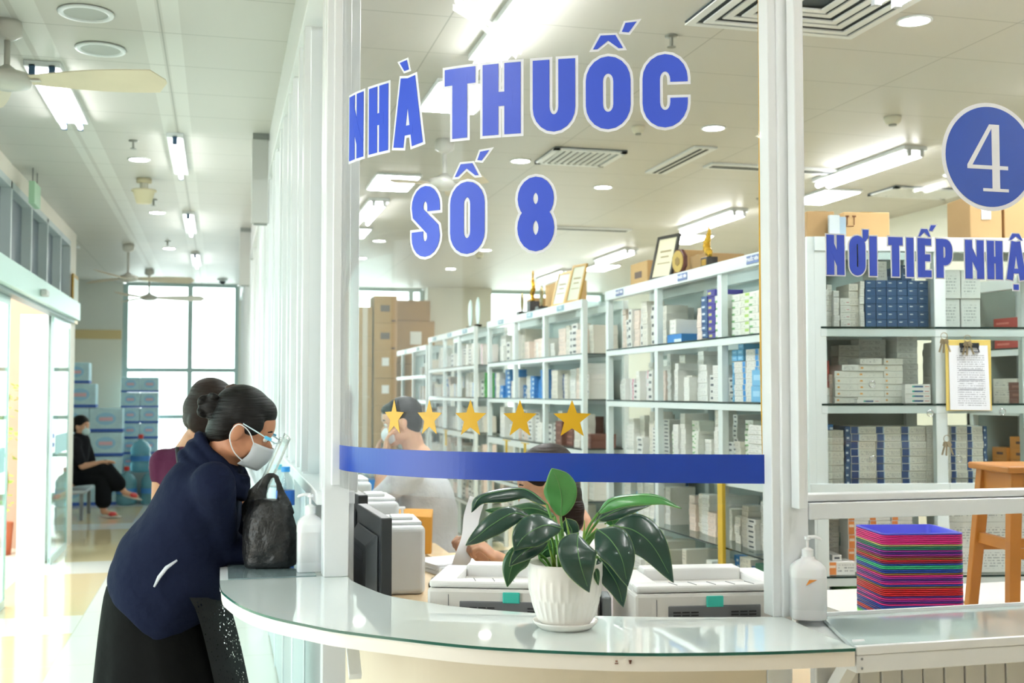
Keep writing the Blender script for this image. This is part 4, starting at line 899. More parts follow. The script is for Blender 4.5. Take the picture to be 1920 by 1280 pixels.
p = onz(1512, 1158, .96); o = sanitizer(p.x, p.y - .01, 'white pump sanitizer bottle with an orange mark, before the right post', -YAW - .1, .84, nz=-.05, ws=1.24)
MB().prism([(-.002, .097), (.017, .097), (.004, .091), (-.010, .083)], .0318, .0324).build('orange_mark', mat('orange_mark', 'd98a3a', .5), o).rotation_euler.x = PI / 2
# plant pot
pp = onz(1060, 1176, .96); PD = pp.y
po = thing('potted_plant', 'broad-leaved green plant in a fluted white pot on a saucer', 'potted plant', (pp.x, pp.y, TOPZ))
PW = mat('pot_ceramic', 'efece6', .3, coat=.3)
MB().lathe([(.001, 0), (.058, 0), (.066, .006), (.074, .014), (.076, .018), (.072, .018), (.064, .010), (.001, .008)], n=48).build('saucer', PW, po, smooth=True)
def potr(z, a):
    t = (z - .010) / .140
    r = .055 + .031 * min(1, t * 1.7) ** .6 - (.0 if t < .9 else 0)
    fl = (1 if (int((a / (2 * PI)) * 30) % 2 == 0) else 0)
    amp = .0022 * max(0, math.sin(min(1, max(0, (.80 - t) / .75)) * PI)) ** .5 if t < .80 else 0
    return r - amp * (abs(math.sin(a * 15 + (PI / 2 if t > .42 else 0))))
rings_ = []; NP = 240
for k in range(21):
    z = .010 + .140 * k / 20; rings_.append([(potr(z, 2 * PI * i / NP) * math.cos(2 * PI * i / NP), potr(z, 2 * PI * i / NP) * math.sin(2 * PI * i / NP), z) for i in range(NP)])
for (r, z) in ((.083, .150), (.081, .146), (.078, .12), (.001, .12)): rings_.append([(r * math.cos(2 * PI * i / NP), r * math.sin(2 * PI * i / NP), z) for i in range(NP)])
MB().rings(rings_).build('pot', PW, po, smooth=True)
MB().lathe([(.001, .128), (.04, .130), (.079, .126), (.079, .121), (.001, .121)], n=40).build('soil', mat('soil_bark', '4a2f22', .95, bump=1, bscale=90, var=.4, vscale=60), po, smooth=True)
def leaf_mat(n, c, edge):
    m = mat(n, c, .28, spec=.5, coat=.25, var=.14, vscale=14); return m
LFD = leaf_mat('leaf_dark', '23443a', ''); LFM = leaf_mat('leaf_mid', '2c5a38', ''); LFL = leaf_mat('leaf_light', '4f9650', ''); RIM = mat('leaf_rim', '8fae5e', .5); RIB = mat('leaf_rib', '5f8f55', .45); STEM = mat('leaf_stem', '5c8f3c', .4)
def pleaf(pts, wpx, m, face=(0, -1, .3), stem=None, droop=0.0, cup=.18, tipn=1.0, shape=.40):
    """pts: (px, py, D) spine from leaf base to tip; wpx full width in photo pixels at its broadest"""
    S = [at(*p) for p in pts]; S = [Vector(q) for q in crom([tuple(v) for v in S], 8)]; n = len(S)
    Dm = sum(p[2] for p in pts) / len(pts); hw = 1.07 * wpx / 2 / F * Dm; fc = Vector(face).normalized(); V = []; nu = 8
    for i, p in enumerate(S):
        t = i / (n - 1); d = (S[min(i + 1, n - 1)] - S[max(i - 1, 0)]).normalized(); side = d.cross(fc).normalized(); nrm = side.cross(d).normalized()
        # broadest at `shape`, pointed tip
        wv = math.sin(PI * min(1, t / shape) / 2) ** .62 if t < shape else max(0, 1 - ((t - shape) / (1 - shape)) ** 1.75) ** .92
        wv = max(wv, .012)
        V.append([p + side * (hw * wv * u) + nrm * (-cup * hw * wv * (u * u)) + nrm * (.05 * hw * math.sin(t * 14 + u * 2) * abs(u)) for u in [-1 + 2 * j / nu for j in range(nu + 1)]])
    L_ = [v - Vector(po.location) for r in V for v in r]; mb = MB(); W_ = nu + 1
    mb.add(L_, [(i * W_ + j, i * W_ + j + 1, (i + 1) * W_ + j + 1, (i + 1) * W_ + j) for i in range(n - 1) for j in range(nu)])
    lo = mb.build('leaf', m, po, smooth=True); q = lo.modifiers.new('thickness', 'SOLIDIFY'); q.thickness = .0009; q.offset = 0
    O = Vector(po.location); nrm_off = fc * .0009
    MB().tube([r[nu // 2] - O + nrm_off for r in V[:-2]], [.0016 * (1 - i / n * .8) for i in range(n - 2)], 6).build('leaf_midrib', RIB, lo, smooth=True)
    rim = MB(); rim.tube([r[0] - O for r in V], .0006, 5).tube([r[-1] - O for r in V], .0006, 5); rim.build('leaf_rim', RIM, lo, smooth=True)
    if stem:
        P_ = [tuple(Vector(at(*s_)) - O) for s_ in stem] + [tuple(S[0] - O)]
        MB().tube([Vector(v) for v in crom(P_, 6)], .0034, 8).build('stem', STEM, po, smooth=True)
d0 = pp.y * math.cos(YAW) + pp.x * math.sin(YAW)      # depth of pot centre
B = lambda x: (x, 1082, d0)
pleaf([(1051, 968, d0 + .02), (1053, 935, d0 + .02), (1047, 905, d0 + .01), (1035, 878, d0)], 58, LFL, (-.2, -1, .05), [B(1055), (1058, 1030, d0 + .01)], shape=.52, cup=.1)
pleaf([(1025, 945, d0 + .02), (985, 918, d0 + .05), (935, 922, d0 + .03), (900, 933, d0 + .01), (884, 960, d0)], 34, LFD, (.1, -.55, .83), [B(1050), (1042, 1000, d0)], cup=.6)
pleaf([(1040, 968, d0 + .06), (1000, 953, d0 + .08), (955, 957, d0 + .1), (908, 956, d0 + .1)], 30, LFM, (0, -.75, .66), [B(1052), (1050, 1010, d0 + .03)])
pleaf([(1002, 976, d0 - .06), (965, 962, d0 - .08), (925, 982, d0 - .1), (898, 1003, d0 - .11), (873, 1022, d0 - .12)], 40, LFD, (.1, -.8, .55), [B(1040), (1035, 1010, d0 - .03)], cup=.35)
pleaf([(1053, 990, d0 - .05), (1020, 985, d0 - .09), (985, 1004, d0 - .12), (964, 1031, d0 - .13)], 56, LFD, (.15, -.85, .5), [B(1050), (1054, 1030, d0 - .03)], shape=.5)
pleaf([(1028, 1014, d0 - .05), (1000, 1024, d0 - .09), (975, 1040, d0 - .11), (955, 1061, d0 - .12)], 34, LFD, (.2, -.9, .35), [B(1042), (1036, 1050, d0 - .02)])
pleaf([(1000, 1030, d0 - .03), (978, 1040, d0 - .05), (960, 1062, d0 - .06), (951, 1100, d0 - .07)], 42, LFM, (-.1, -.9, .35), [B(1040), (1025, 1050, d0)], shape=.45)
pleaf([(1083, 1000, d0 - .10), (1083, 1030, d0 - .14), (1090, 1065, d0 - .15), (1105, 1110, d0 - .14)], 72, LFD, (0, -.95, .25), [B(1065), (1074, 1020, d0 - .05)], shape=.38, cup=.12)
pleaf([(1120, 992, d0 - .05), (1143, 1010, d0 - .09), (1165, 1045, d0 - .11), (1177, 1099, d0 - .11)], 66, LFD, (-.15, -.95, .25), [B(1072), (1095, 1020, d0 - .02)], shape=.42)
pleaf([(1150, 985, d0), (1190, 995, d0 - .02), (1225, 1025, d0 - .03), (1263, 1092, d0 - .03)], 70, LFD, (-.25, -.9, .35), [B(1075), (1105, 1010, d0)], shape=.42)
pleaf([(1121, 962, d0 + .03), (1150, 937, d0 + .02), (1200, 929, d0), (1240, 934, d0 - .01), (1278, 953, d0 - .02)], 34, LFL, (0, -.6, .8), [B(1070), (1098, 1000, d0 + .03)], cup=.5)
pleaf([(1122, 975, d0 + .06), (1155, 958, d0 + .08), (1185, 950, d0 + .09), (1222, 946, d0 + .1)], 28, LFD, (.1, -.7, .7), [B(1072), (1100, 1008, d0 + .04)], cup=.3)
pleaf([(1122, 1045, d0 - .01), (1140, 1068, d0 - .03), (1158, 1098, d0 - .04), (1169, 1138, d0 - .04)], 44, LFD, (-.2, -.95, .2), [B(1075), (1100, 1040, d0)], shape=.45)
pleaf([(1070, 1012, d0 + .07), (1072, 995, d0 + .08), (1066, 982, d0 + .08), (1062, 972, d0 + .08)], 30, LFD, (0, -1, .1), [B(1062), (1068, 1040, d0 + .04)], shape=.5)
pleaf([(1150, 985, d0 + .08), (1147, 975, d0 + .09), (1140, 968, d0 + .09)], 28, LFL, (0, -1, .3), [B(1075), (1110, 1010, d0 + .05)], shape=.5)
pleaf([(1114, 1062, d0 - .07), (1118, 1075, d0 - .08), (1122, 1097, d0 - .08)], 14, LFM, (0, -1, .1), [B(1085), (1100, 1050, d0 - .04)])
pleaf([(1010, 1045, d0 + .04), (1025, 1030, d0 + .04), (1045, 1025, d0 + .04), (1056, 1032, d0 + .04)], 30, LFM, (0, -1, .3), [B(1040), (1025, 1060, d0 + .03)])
for (a, b_) in (((1078, 1070), (1060, 970)), ((1088, 1070), (1096, 975)), ((1058, 1060), (1056, 1005)), ((1040, 1070), (1030, 1028))):
    O = Vector(po.location); MB().tube([at(a[0], a[1], d0) - O, at((a[0] + b_[0]) / 2 + 2, (a[1] + b_[1]) / 2, d0 - .03) - O, at(b_[0], b_[1], d0 - .04) - O], [.006, .0045, .0008], 8).build('new_shoot', mat('shoot_green', '7fa640', .45), po, smooth=True)
# water bottles on the corridor ledge
def water_bottle(x, y, z, lab, cap, body='a9d8e8', label='2f7fd0', s=1.0, grp=None):
    o = thing('water_bottle', lab, 'bottle', (x, y, z), 0, grp)
    MB().lathe([(.001, .0), (.028 * s, 0), (.031 * s, .006), (.031 * s, .06 * s), (.029 * s, .07 * s), (.031 * s, .08 * s), (.031 * s, .145 * s), (.024 * s, .17 * s), (.013 * s, .19 * s), (.013 * s, .20 * s)], n=24).build('bottle_body', glass('pet_plastic', (.88, .95, .97), .08, .05, .12), o, smooth=True)
    MB().lathe([(.0317 * s, .085 * s), (.0317 * s, .135 * s)], n=24, cap=False).build('label', mat('bottle_label_' + label, label, .4), o, smooth=True)
    MB().lathe([(.015 * s, .198 * s), (.015 * s, .215 * s), (.001, .216 * s)], n=20).build('cap', mat('cap_' + cap, cap, .4), o, angle=40)
    return o
water_bottle(.258, 4.62, .9615, 'water bottle with blue cap and label on the corridor ledge behind the bag', '2f8fd8', label='2b6cc8', s=1.15)
water_bottle(.235, 4.78, .9615, 'water bottle with pale cyan cap behind the other one on the ledge', '6fc8dc', label='cfe6ee', s=1.15)

# ================================================================ INSIDE THE PHARMACY: DESKS
WOOD = mat('desk_top_wood', 'd8c09a', .4, var=.08)
DZ = .76
dk = thing('service_desk', 'pale wood desk along the inside of the curved counter', 'desk', (.9, 3.4, 0))
inner = [p for p in resample(crom([(.42, 3.30), (.455, 3.16), (.49, 3.075), (.56, 2.98), (.62, 2.905), (.77, 2.79), (.92, 2.71), (1.12, 2.645), (1.33, 2.64)], 6), 30)]
toloc(MB().prism(inner + [(1.42, 2.66), (2.0, 2.66), (2.0, 3.22), (1.15, 3.30)], DZ - .03, DZ), dk).build('desk_top', WOOD, dk)
dk2 = thing('side_desk', 'pale wood desk along the partition carrying the monitors', 'desk', (.7, 4.4, 0))
toloc(MB().prism([(.42, 3.302), (1.12, 3.302), (1.04, 3.6), (1.04, 5.62), (.42, 5.62)], DZ - .03, DZ), dk2).build('desk_top', WOOD, dk2)
for (x_, y_) in ((.44, 3.4), (.44, 5.55), (.98, 3.4), (.98, 5.55)): toloc(MB().bb(x_, x_ + .04, y_, y_ + .04, 0, .73), dk2).build('leg', WHITE2, dk2)
toloc(MB().bb(1.9, 1.95, 3.1, 3.2, 0, .73).bb(1.9, 1.95, 2.7, 2.8, 0, .73), dk).build('desk_leg', WHITE2, dk)
wt = thing('work_table', 'white work table behind the right service window', 'table', (2.6, 3.3, 0))
MB().bb(-.55, 1.2, -.58, .62, DZ - .03, DZ).build('table_top', mat('table_white', 'd5d3cc', .5), wt)
for x, y in ((-.5, -.5), (-.5, .55), (1.12, -.5), (1.12, .55)): MB().bb(x, x + .04, y, y + .04, 0, DZ - .03).build('leg', WHITE2, wt)
# printers
def printer(x, y, rz, lab, w_=.44, h_=.252, d_=.29, wedge=False):
    o = thing('laser_printer', lab, 'printer', (x, y, DZ + .001), rz); pm = mat('printer_beige', 'dcdad5', .45); gm = mat('printer_grey', '6b6e72', .5); dm = mat('printer_vent', '26282a', .6)
    MB().bb(-w_ / 2, w_ / 2, 0, d_, 0, h_ - .02).build('body', pm, o, bevel=.008)
    # raised lid with sloping recessed paper tray
    l = MB(); l.bb(-w_ / 2 + .004, w_ / 2 - .004, .004, .05, h_ - .018, h_).bb(-w_ / 2 + .004, -w_ / 2 + .07, .05, d_ - .01, h_ - .03, h_).bb(w_ / 2 - .07, w_ / 2 - .004, .05, d_ - .01, h_ - .03, h_).bb(-w_ / 2 + .07, w_ / 2 - .07, d_ - .08, d_ - .01, h_ - .03, h_ + .012)
    l.build('lid', mat('printer_white', 'e6e6e4', .4), o, bevel=.006)
    MB().box((0, .13, h_ - .018), (w_ - .14, .17, .006), Matrix.Rotation(math.radians(-6), 3, 'X')).build('paper_tray', mat('printer_tray', 'd2d3d2', .5), o)
    for k in range(5):
        MB().box((-.10 + k * .05, .03, h_ + .0005), (.002, .045, .001), Matrix.Rotation(.25, 3, 'Z')).build('lid_groove', gm, o)
    MB().bb(-w_ / 2 + .085, w_ / 2 - .085, -.004, .001, h_ - .12, h_ - .05).build('rear_cover', gm, o, bevel=.003)
    MB().bb(-.022, .022, -.006, .0, h_ - .054, h_ - .026).build('teal_latch', mat('latch_teal', '3fc4b4', .4), o, bevel=.002)
    v = MB()
    for sx in (-1, 1):
        for r in range(4):
            for c in range(3): v.bb(sx * .075 - .033 + c * .023, sx * .075 - .033 + c * .023 + .019, -.0055, -.003, h_ - .068 - r * .0075, h_ - .0645 - r * .0075)
    v.build('vent', dm, o)
    MB().bb(-w_ / 2 + .055, -w_ / 2 + .0565, -.0008, .002, 0, h_ - .034).bb(w_ / 2 - .0565, w_ / 2 - .055, -.0008, .002, 0, h_ - .034).build('seam', gm, o)
    MB().bb(w_ / 2 - .03, w_ / 2 - .012, -.001, .002, .05, h_ - .09).build('port', dm, o)
    return o
p = onz(935, 1140, .96); printer(.735, 2.888, math.radians(-21), 'beige laser printer left of the potted plant, its back to the counter')
p = onz(1300, 1150, .96); printer(1.222, 2.715, math.radians(-8), 'beige laser printer right of the potted plant, its back to the counter', w_=.41)
o = thing('grey_equipment_box', 'dark grey vented box squeezed between the two printers', 'office machine', (.998, 2.85, DZ + .001), math.radians(-14))
MB().bb(-.028, -.004, 0, .09, 0, .21).build('case', mat('equipment_grey', '7d8588', .5), o, bevel=.006)
v = MB()
for k in range(7): v.box((-.0015, .03, .05 + k * .015), (.002, .03, .005), Matrix.Rotation(.5, 3, 'X'))
v.build('vent', mat('printer_vent', '26282a', .6), o)
# monitors (backs to the partition, screens to the staff side)
def monitor(x, y, rz, lab, w_=.44, h_=.30, zt=1.125):
    o = thing('computer_monitor', lab, 'monitor', (x, y, DZ + .001), rz); z0 = zt - DZ - h_; bm_ = mat('monitor_black', '2a2e31', .4); b2 = mat('monitor_back', '3b4043', .5)
    MB().bb(-w_ / 2, w_ / 2, -.012, .022, z0, z0 + h_).build('bezel', bm_, o, bevel=.004)
    MB().bb(-w_ / 2 + .02, w_ / 2 - .02, .0222, .024, z0 + .02, z0 + h_ - .02).build('screen', mat('screen_dark', '0d1418', .1), o)
    n_ = MB(); a, c = .20, .16
    n_.add([(-a, -.012, z0 + .02), (a, -.012, z0 + .02), (a, -.012, z0 + h_ - .05), (-a, -.012, z0 + h_ - .05), (-c, -.045, z0 + .03), (c, -.045, z0 + .03), (c, -.045, z0 + h_ - .09), (-c, -.045, z0 + h_ - .09)], [(0, 1, 5, 4), (1, 2, 6, 5), (2, 3, 7, 6), (3, 0, 4, 7), (4, 5, 6, 7), (0, 1, 2, 3)])
    n_.build('back_housing', b2, o, bevel=.012, bseg=3)
    g_ = MB()
    for k in range(5): g_.bb(-.10, .10, -.046, -.0435, z0 + h_ - .115 - k * .007, z0 + h_ - .112 - k * .007)
    g_.build('vent', bm_, o)
    MB().bb(-.03, .03, -.035, -.012, .01, z0 + .06).bb(-.11, .11, -.035, .12, 0, .014).build('stand', bm_, o, bevel=.004)
    return o
a_ = onz(723, 968, 1.12); b_ = onz(688, 945, 1.12); m = (a_ + b_) / 2
monitor(.470, 3.62, math.radians(-88), 'black computer monitor seen from behind, nearest the round counter', w_=.46, zt=1.13)
monitor(.482, 4.28, math.radians(-88), 'black computer monitor seen from behind, behind the nearer one by the left post', w_=.46, zt=1.14)
# white box office machine
def whitebox(x, y, lab, s=1, rz=0, d=.34):
    o = thing('document_printer', lab, 'office machine', (x, y, DZ + .001), rz); wm = mat('machine_white', 'd5dadc', .4)
    MB().bb(-.075 * s, .075 * s, 0, d, 0, .25 * s).build('case', wm, o, bevel=.02, bseg=4)
    MB().bb(-.065 * s, .065 * s, .04, d - .03, .25 * s, .262 * s).bb(-.04, .04, d * .3, d * .6, .262 * s, .275 * s).build('top_cover', mat('machine_cover', 'e2e5e6', .4), o, bevel=.004)
    MB().bb(-.0755 * s, .0755 * s, d * .35, d * .352, .02, .253 * s).build('seam', mat('printer_grey', '6b6e72', .5), o)
whitebox(.668, 4.20, 'tall white boxy office machine right of the near monitor', 1.0, -.05)
whitebox(.645, 4.75, 'white boxy office machine behind the taller one', 1.15)
whitebox(.62, 5.50, 'white boxy office machine farthest, by the left post', 1.25)
# small desk things
def kbd(x, y, rz, lab):
    o = thing('keyboard', lab, 'keyboard', (x, y, DZ + .001), rz); MB().bb(-.21, .21, -.07, .07, 0, .018).build('base', BLK, o, bevel=.004)
    k = MB()
    for r in range(5):
        for c in range(18): k.bb(-.198 + c * .022, -.198 + c * .022 + .018, -.058 + r * .024, -.058 + r * .024 + .019, .018, .025)
    tag(k.build('keys', mat('key_black', '2c3033', .4), o, bevel=.001), kind='stuff')
kbd(.735, 3.25, math.radians(-12), 'black keyboard in front of the near monitor, left of the printer'); kbd(1.00, 4.35, math.radians(-15), 'black keyboard beside the red stamp')
o = thing('computer_mouse', 'black computer mouse beside the tall white machine', 'mouse', (.70, 3.72, DZ + .002), .6)
MB().ell((0, 0, .018), (.058, .034, .028)).build('shell', mat('mouse_black', '33383a', .25), o, smooth=True); MB().tube([(.05, 0, .012), (.12, .03, .003), (.16, -.02, .003)], .002, 6).build('cable', BLK, o)
o = thing('ink_stamp', 'red self-inking stamp standing on the desk', 'stamp', (.885, 4.02, DZ + .001), -.2)
MB().bb(-.032, .032, -.022, .022, .05, .10).build('handle', mat('stamp_red', 'c9251f', .3), o, bevel=.008, bseg=3); MB().bb(-.034, -.026, -.02, .02, 0, .055).bb(.026, .034, -.02, .02, 0, .055).bb(-.034, .034, -.02, .02, .04, .055).build('frame', mat('stamp_frame', '8d8f90', .25, metal=.5), o); MB().bb(-.025, .025, -.016, .016, .004, .038).build('ink_plate', mat('stamp_plate', '5a3028', .2), o)
o = thing('pen', 'magenta pen lying on the desk before the stamp', 'pen', (.90, 3.86, DZ + .006), .35)
MB().tube([(-.07, 0, 0), (.05, 0, 0), (.07, 0, 0)], [.005, .005, .0015], 10).build('barrel', mat('pen_magenta', '9a2fa8', .3), o); MB().box((-.05, 0, .006), (.04, .003, .002)).build('clip', MATS['pen_magenta'], o)
def papers(name, x, y, w_, d_, n, rz, lab, c='e8e9ec'):
    mb = MB(); r = random.Random(hash(name) % 100 if False else int(x * 1000))
    for k in range(n): mb.box((r.uniform(-.004, .004), r.uniform(-.004, .004), k * .0022 + .001), (w_, d_, .0018), Matrix.Rotation(r.uniform(-.03, .03), 3, 'Z'))
    o = mb.build(name, mat('paper_' + c, c, .6)); o.location = (x, y, DZ + .001); o.rotation_euler.z = rz; tag(o, lab, 'papers'); return o
papers('paper_pile', .98, 4.78, .30, .22, 18, .3, 'pile of white paper behind the red stamp on the desk'); papers('folded_papers', .97, 4.10 + .0, .12, .2, 6, -.5, 'loose white papers by the second keyboard') if False else None
# paper roll-like curl
o = MB().tube([(-.09, 0, .02), (.09, 0, .02)], .02, 20).build('paper_roll', mat('paper_e8e9ec', 'e8e9ec', .6), None, smooth=True); o.location = (.96, 4.60, DZ + .001); o.rotation_euler.z = .2; tag(o, 'white paper roll lying before the paper pile', 'paper')
papers('folder_stack', 1.0, 4.45 + .62, .15, .2, 5, .1, 'tan folders lying behind the white papers', 'd8bf96')
# orange envelope / bag
o = thing('envelope_bag', 'open orange-brown paper envelope standing on the desk before the white coat', 'envelope', (.86, 5.28, DZ + .001), -.25)
e_ = MB().rings([[(-.10, -.035, 0), (.10, -.035, 0), (.10, .035, 0), (-.10, .035, 0)], [(-.105, -.04, .18), (.105, -.04, .17), (.105, .04, .20), (-.105, .04, .205)]]); e_.build('envelope', mat('envelope_ochre', 'cf9436', .6, var=.06, bump=.15, bscale=15), o, bevel=.003)
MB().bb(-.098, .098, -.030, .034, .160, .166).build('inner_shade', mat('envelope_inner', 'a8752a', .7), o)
o = thing('pump_dispenser', 'small white pump bottle standing before the envelope', 'pump bottle', (.80, 5.12, DZ + .001)); MB().lathe([(.03, 0), (.03, .16), (.012, .18), (.006, .182), (.006, .22)], n=20).build('bottle_body', MATS['bottle_white'], o, angle=45); MB().box((-.012, 0, .225), (.05, .016, .012)).build('pump_head', MATS['bottle_white'], o, bevel=.003)
# wrapped water bottle packs inside
k = 0
for (x, y) in ((.76, 6.62), (.81, 6.72), (.86, 6.62), (.91, 6.72), (.96, 6.62), (1.01, 6.72)):
    water_bottle(x, y, .80, 'clear water bottle standing in a row on the cabinet behind the desk', 'a9d4ea', label='3f8fdc', s=1.5, grp='water bottles behind the desk')
tag(MB().bb(.62, 1.15, 6.5, 6.85, 0, .799).build('low_cabinet', WHITE2, bevel=.005), 'low white cabinet carrying water bottles behind the desk', 'cabinet')
# stacked trays
TC = dict(b='5a5fd8', k='e0308c', g='2c7a66', y='b9b070', p='9a2f9c', m='8a2a50', o='8a6a30', B='2548a8', t='38b886', r='c8242c', v='4a2c84', G='5fd83a', c='d8308a')
seq = list('GGGtBrrBvBBcvpcvrrrroBcpvpcoBBttBmrompvpggykkkkcb')
bx_, by_ = at(1702, 1000, 3.52).x, at(1702, 1000, 3.52).y
def rrect(w_, d_, z, r=.02, n=5):
    o_ = []
    for (sx, sy, a0) in ((1, 1, 0), (-1, 1, 90), (-1, -1, 180), (1, -1, 270)):
        for q in range(n + 1):
            a = math.radians(a0 + 90 * q / n); o_.append((sx * (w_ / 2 - r) + r * math.cos(a), sy * (d_ / 2 - r) + r * math.sin(a), z))
    return o_
nm_ = dict(b='blue', k='pink', g='dark green', y='khaki', p='purple', m='maroon', o='brown', B='royal blue', t='mint green', r='red', v='violet', G='bright green', c='magenta')
pos_words = ORD + ['nineteenth', 'twentieth', 'twenty-first', 'twenty-second', 'twenty-third', 'twenty-fourth', 'twenty-fifth', 'twenty-sixth', 'twenty-seventh', 'twenty-eighth', 'twenty-ninth', 'thirtieth'] + ['thirty-' + x for x in ('first', 'second', 'third', 'fourth', 'fifth', 'sixth', 'seventh', 'eighth', 'ninth')] + ['fortieth'] + ['forty-' + x for x in ('first', 'second', 'third', 'fourth', 'fifth', 'sixth', 'seventh', 'eighth', 'ninth')]
nT = len(seq); pitch = (.305 - .03) / nT; _tm = {}
for i, c in enumerate(seq):
    if c not in _tm:
        W1, D1_, hT = .250, .235, .052; W0, D0 = .215, .200
        tm = mat('tray_' + nm_[c].replace(' ', '_'), TC[c], .3, spec=.5, sss=.1)
        mb = MB().rings([rrect(W0, D0, 0), rrect(W1 - .012, D1_ - .012, hT), rrect(W1, D1_, hT), rrect(W1, D1_, hT - .004), rrect(W1 - .010, D1_ - .010, hT - .004)], cap=False)
        mb = MB().rings([rrect(W0 + .002, D0 + .002, 0), rrect(W1 - .012, D1_ - .012, hT - .0035), rrect(W1, D1_, hT - .0035), rrect(W1, D1_, hT), rrect(W1 - .016, D1_ - .016, hT), rrect(W0 - .002, D0 - .002, .002)], cap=True)
        _tm[c] = mb.build('plastic_tray', tm, None, angle=35); t_ = _tm[c]
    else: t_ = _tm[c].copy(); COL.objects.link(t_)
    t_.location = (bx_, by_, DZ + .002 + i * pitch); t_.rotation_euler.z = math.radians(-11) + random.uniform(-.012, .012)
    tag(t_, '%s plastic tray, %s of the stack by the wooden stool' % (nm_[c], 'topmost' if i == nT - 1 else (pos_words[i] + ' from the bottom' if i else 'lowest')), 'tray', 'stacked plastic trays')
# wooden stool
st_ = at(1932, 1000, 3.86); so = thing('wooden_stool', 'orange-brown wooden stool standing on the work table at the right edge', 'stool', (st_.x, st_.y, DZ), math.radians(-11))
WD = mat('stool_wood', 'b8762c', .4, var=.18, vscale=9)
MB().bb(-.145, .145, -.145, .145, .478, .50).build('seat', WD, so, bevel=.005)
for sx in (-1, 1):
    for sy in (-1, 1):
        MB().rings([[(sx * (.145 + dx), sy * .145 + dy, .001) for dx, dy in ((-.02, -.02), (.015, -.02), (.015, .015), (-.02, .015))], [(sx * (.105 + dx), sy * .105 + dy, .478) for dx, dy in ((-.02, -.02), (.02, -.02), (.02, .02), (-.02, .02))]]).build('leg', WD, so, bevel=.003)
for (a, b_, c_, d_, z) in ((-.10, .10, -.115, -.10, .44), (-.10, .10, .10, .115, .44)): MB().bb(a, b_, c_, d_, z - .03, z + .035).build('apron', WD, so)
for (a, b_, c_, d_, z) in ((-.115, -.10, -.10, .10, .44), (.10, .115, -.10, .10, .44)): MB().bb(a, b_, c_, d_, z - .03, z + .035).build('apron', WD, so)
MB().bb(-.12, .12, -.13, -.11, .20, .235).build('stretcher', WD, so); MB().bb(-.12, .12, .11, .13, .20, .235).build('stretcher', WD, so); MB().bb(-.13, -.11, -.12, .12, .225, .26).build('stretcher', WD, so); MB().bb(.11, .13, -.12, .12, .225, .26).build('stretcher', WD, so)
papers('kraft_sheet', st_.x - .20, st_.y + .30, .2, .2, 3, .2, 'brown sheets lying behind the stool on the table', 'b9a27a')
# clipboard with keys on facing cabinet
MR = Matrix.Translation(cabR.location) @ Matrix.Rotation(RROT, 4, 'Z')
o = thing('clipboard', 'yellow clipboard with printed sheets hanging on the facing cabinet', 'clipboard', MR @ Vector((.652, -.016, 1.425)), RROT)
MB().bb(-.105, .09, -.002, .002, 0, .295).build('board', mat('clipboard_yellow', 'd8c06a', .5), o, bevel=.001)
pm_ = MB().add([(-.095, -.005, .005), (.085, -.005, .01), (.09, -.012, .0), (-.085, -.010, .0), (-.098, -.004, .275), (.075, -.004, .275)], [(0, 1, 5, 4), (0, 3, 2, 1)])
pt = print_mat('form_print', 'e6e8ee', bands=[(.25, .85, .30, .33, 'b9bcc6'), (.25, .85, .45, .48, 'b9bcc6'), (.25, .85, .6, .63, 'b9bcc6')], lines=30, ink='8d919c', u0=.2, u1=.9, v0=.06, v1=.85, dens=.55, su=40)
pg = bpy.data.meshes.new('paper_sheets'); pg.from_pydata([(-.090, -.006, .004), (.080, -.009, .002), (.074, -.006, .272), (-.092, -.005, .272), (-.090, -.003, .004), (.080, -.003, .002), (.074, -.003, .272), (-.092, -.003, .272)], [], [(0, 1, 2, 3), (4, 5, 6, 7), (0, 1, 5, 4), (1, 2, 6, 5), (2, 3, 7, 6), (3, 0, 4, 7)]); pg.materials.append(pt)
ul = pg.uv_layers.new(name='UVMap')
for i, c in enumerate([(0, 0), (1, 0), (1, 1), (0, 1)]): ul.data[i].uv = c
q = bpy.data.objects.new('paper_sheets', pg); COL.objects.link(q); q.parent = o
MB().bb(-.045, .035, -.012, -.003, .262, .282).tube([(-.04, -.010, .262), (-.045, -.012, .245), (-.02, -.012, .245)], .003).tube([(.03, -.010, .262), (.035, -.012, .245), (.01, -.012, .245)], .003).build('clip', mat('clip_black', '30343c', .35, metal=.3), o)
def keys(x, z, lab):
    o = thing('key_bunch', lab, 'keys', MR @ Vector((x, -.034, z)), RROT); km = mat('key_steel', 'b7a98f', .3, metal=.9)
    MB().tube([(.014 * math.cos(k * PI / 8), 0, .014 * math.sin(k * PI / 8)) for k in range(17)], .0015, 6, cap=False).build('ring', km, o)
    for a in (-.35, .05, .3):
        R_ = Matrix.Rotation(a, 3, 'Y'); MB().box(R_ @ Vector((0, a * .008, -.024)), (.018, .002, .018), R_).box(R_ @ Vector((0, a * .008, -.05)), (.007, .002, .04), R_).build('key', km, o)
keys(.535, 1.735, 'key bunch with blue tag hanging beside the clipboard'); keys(.635, 1.725, 'key bunch hanging in front of the clipboard clip'); keys(.54, 1.31, 'key bunch hanging from the middle post below the clipboard')
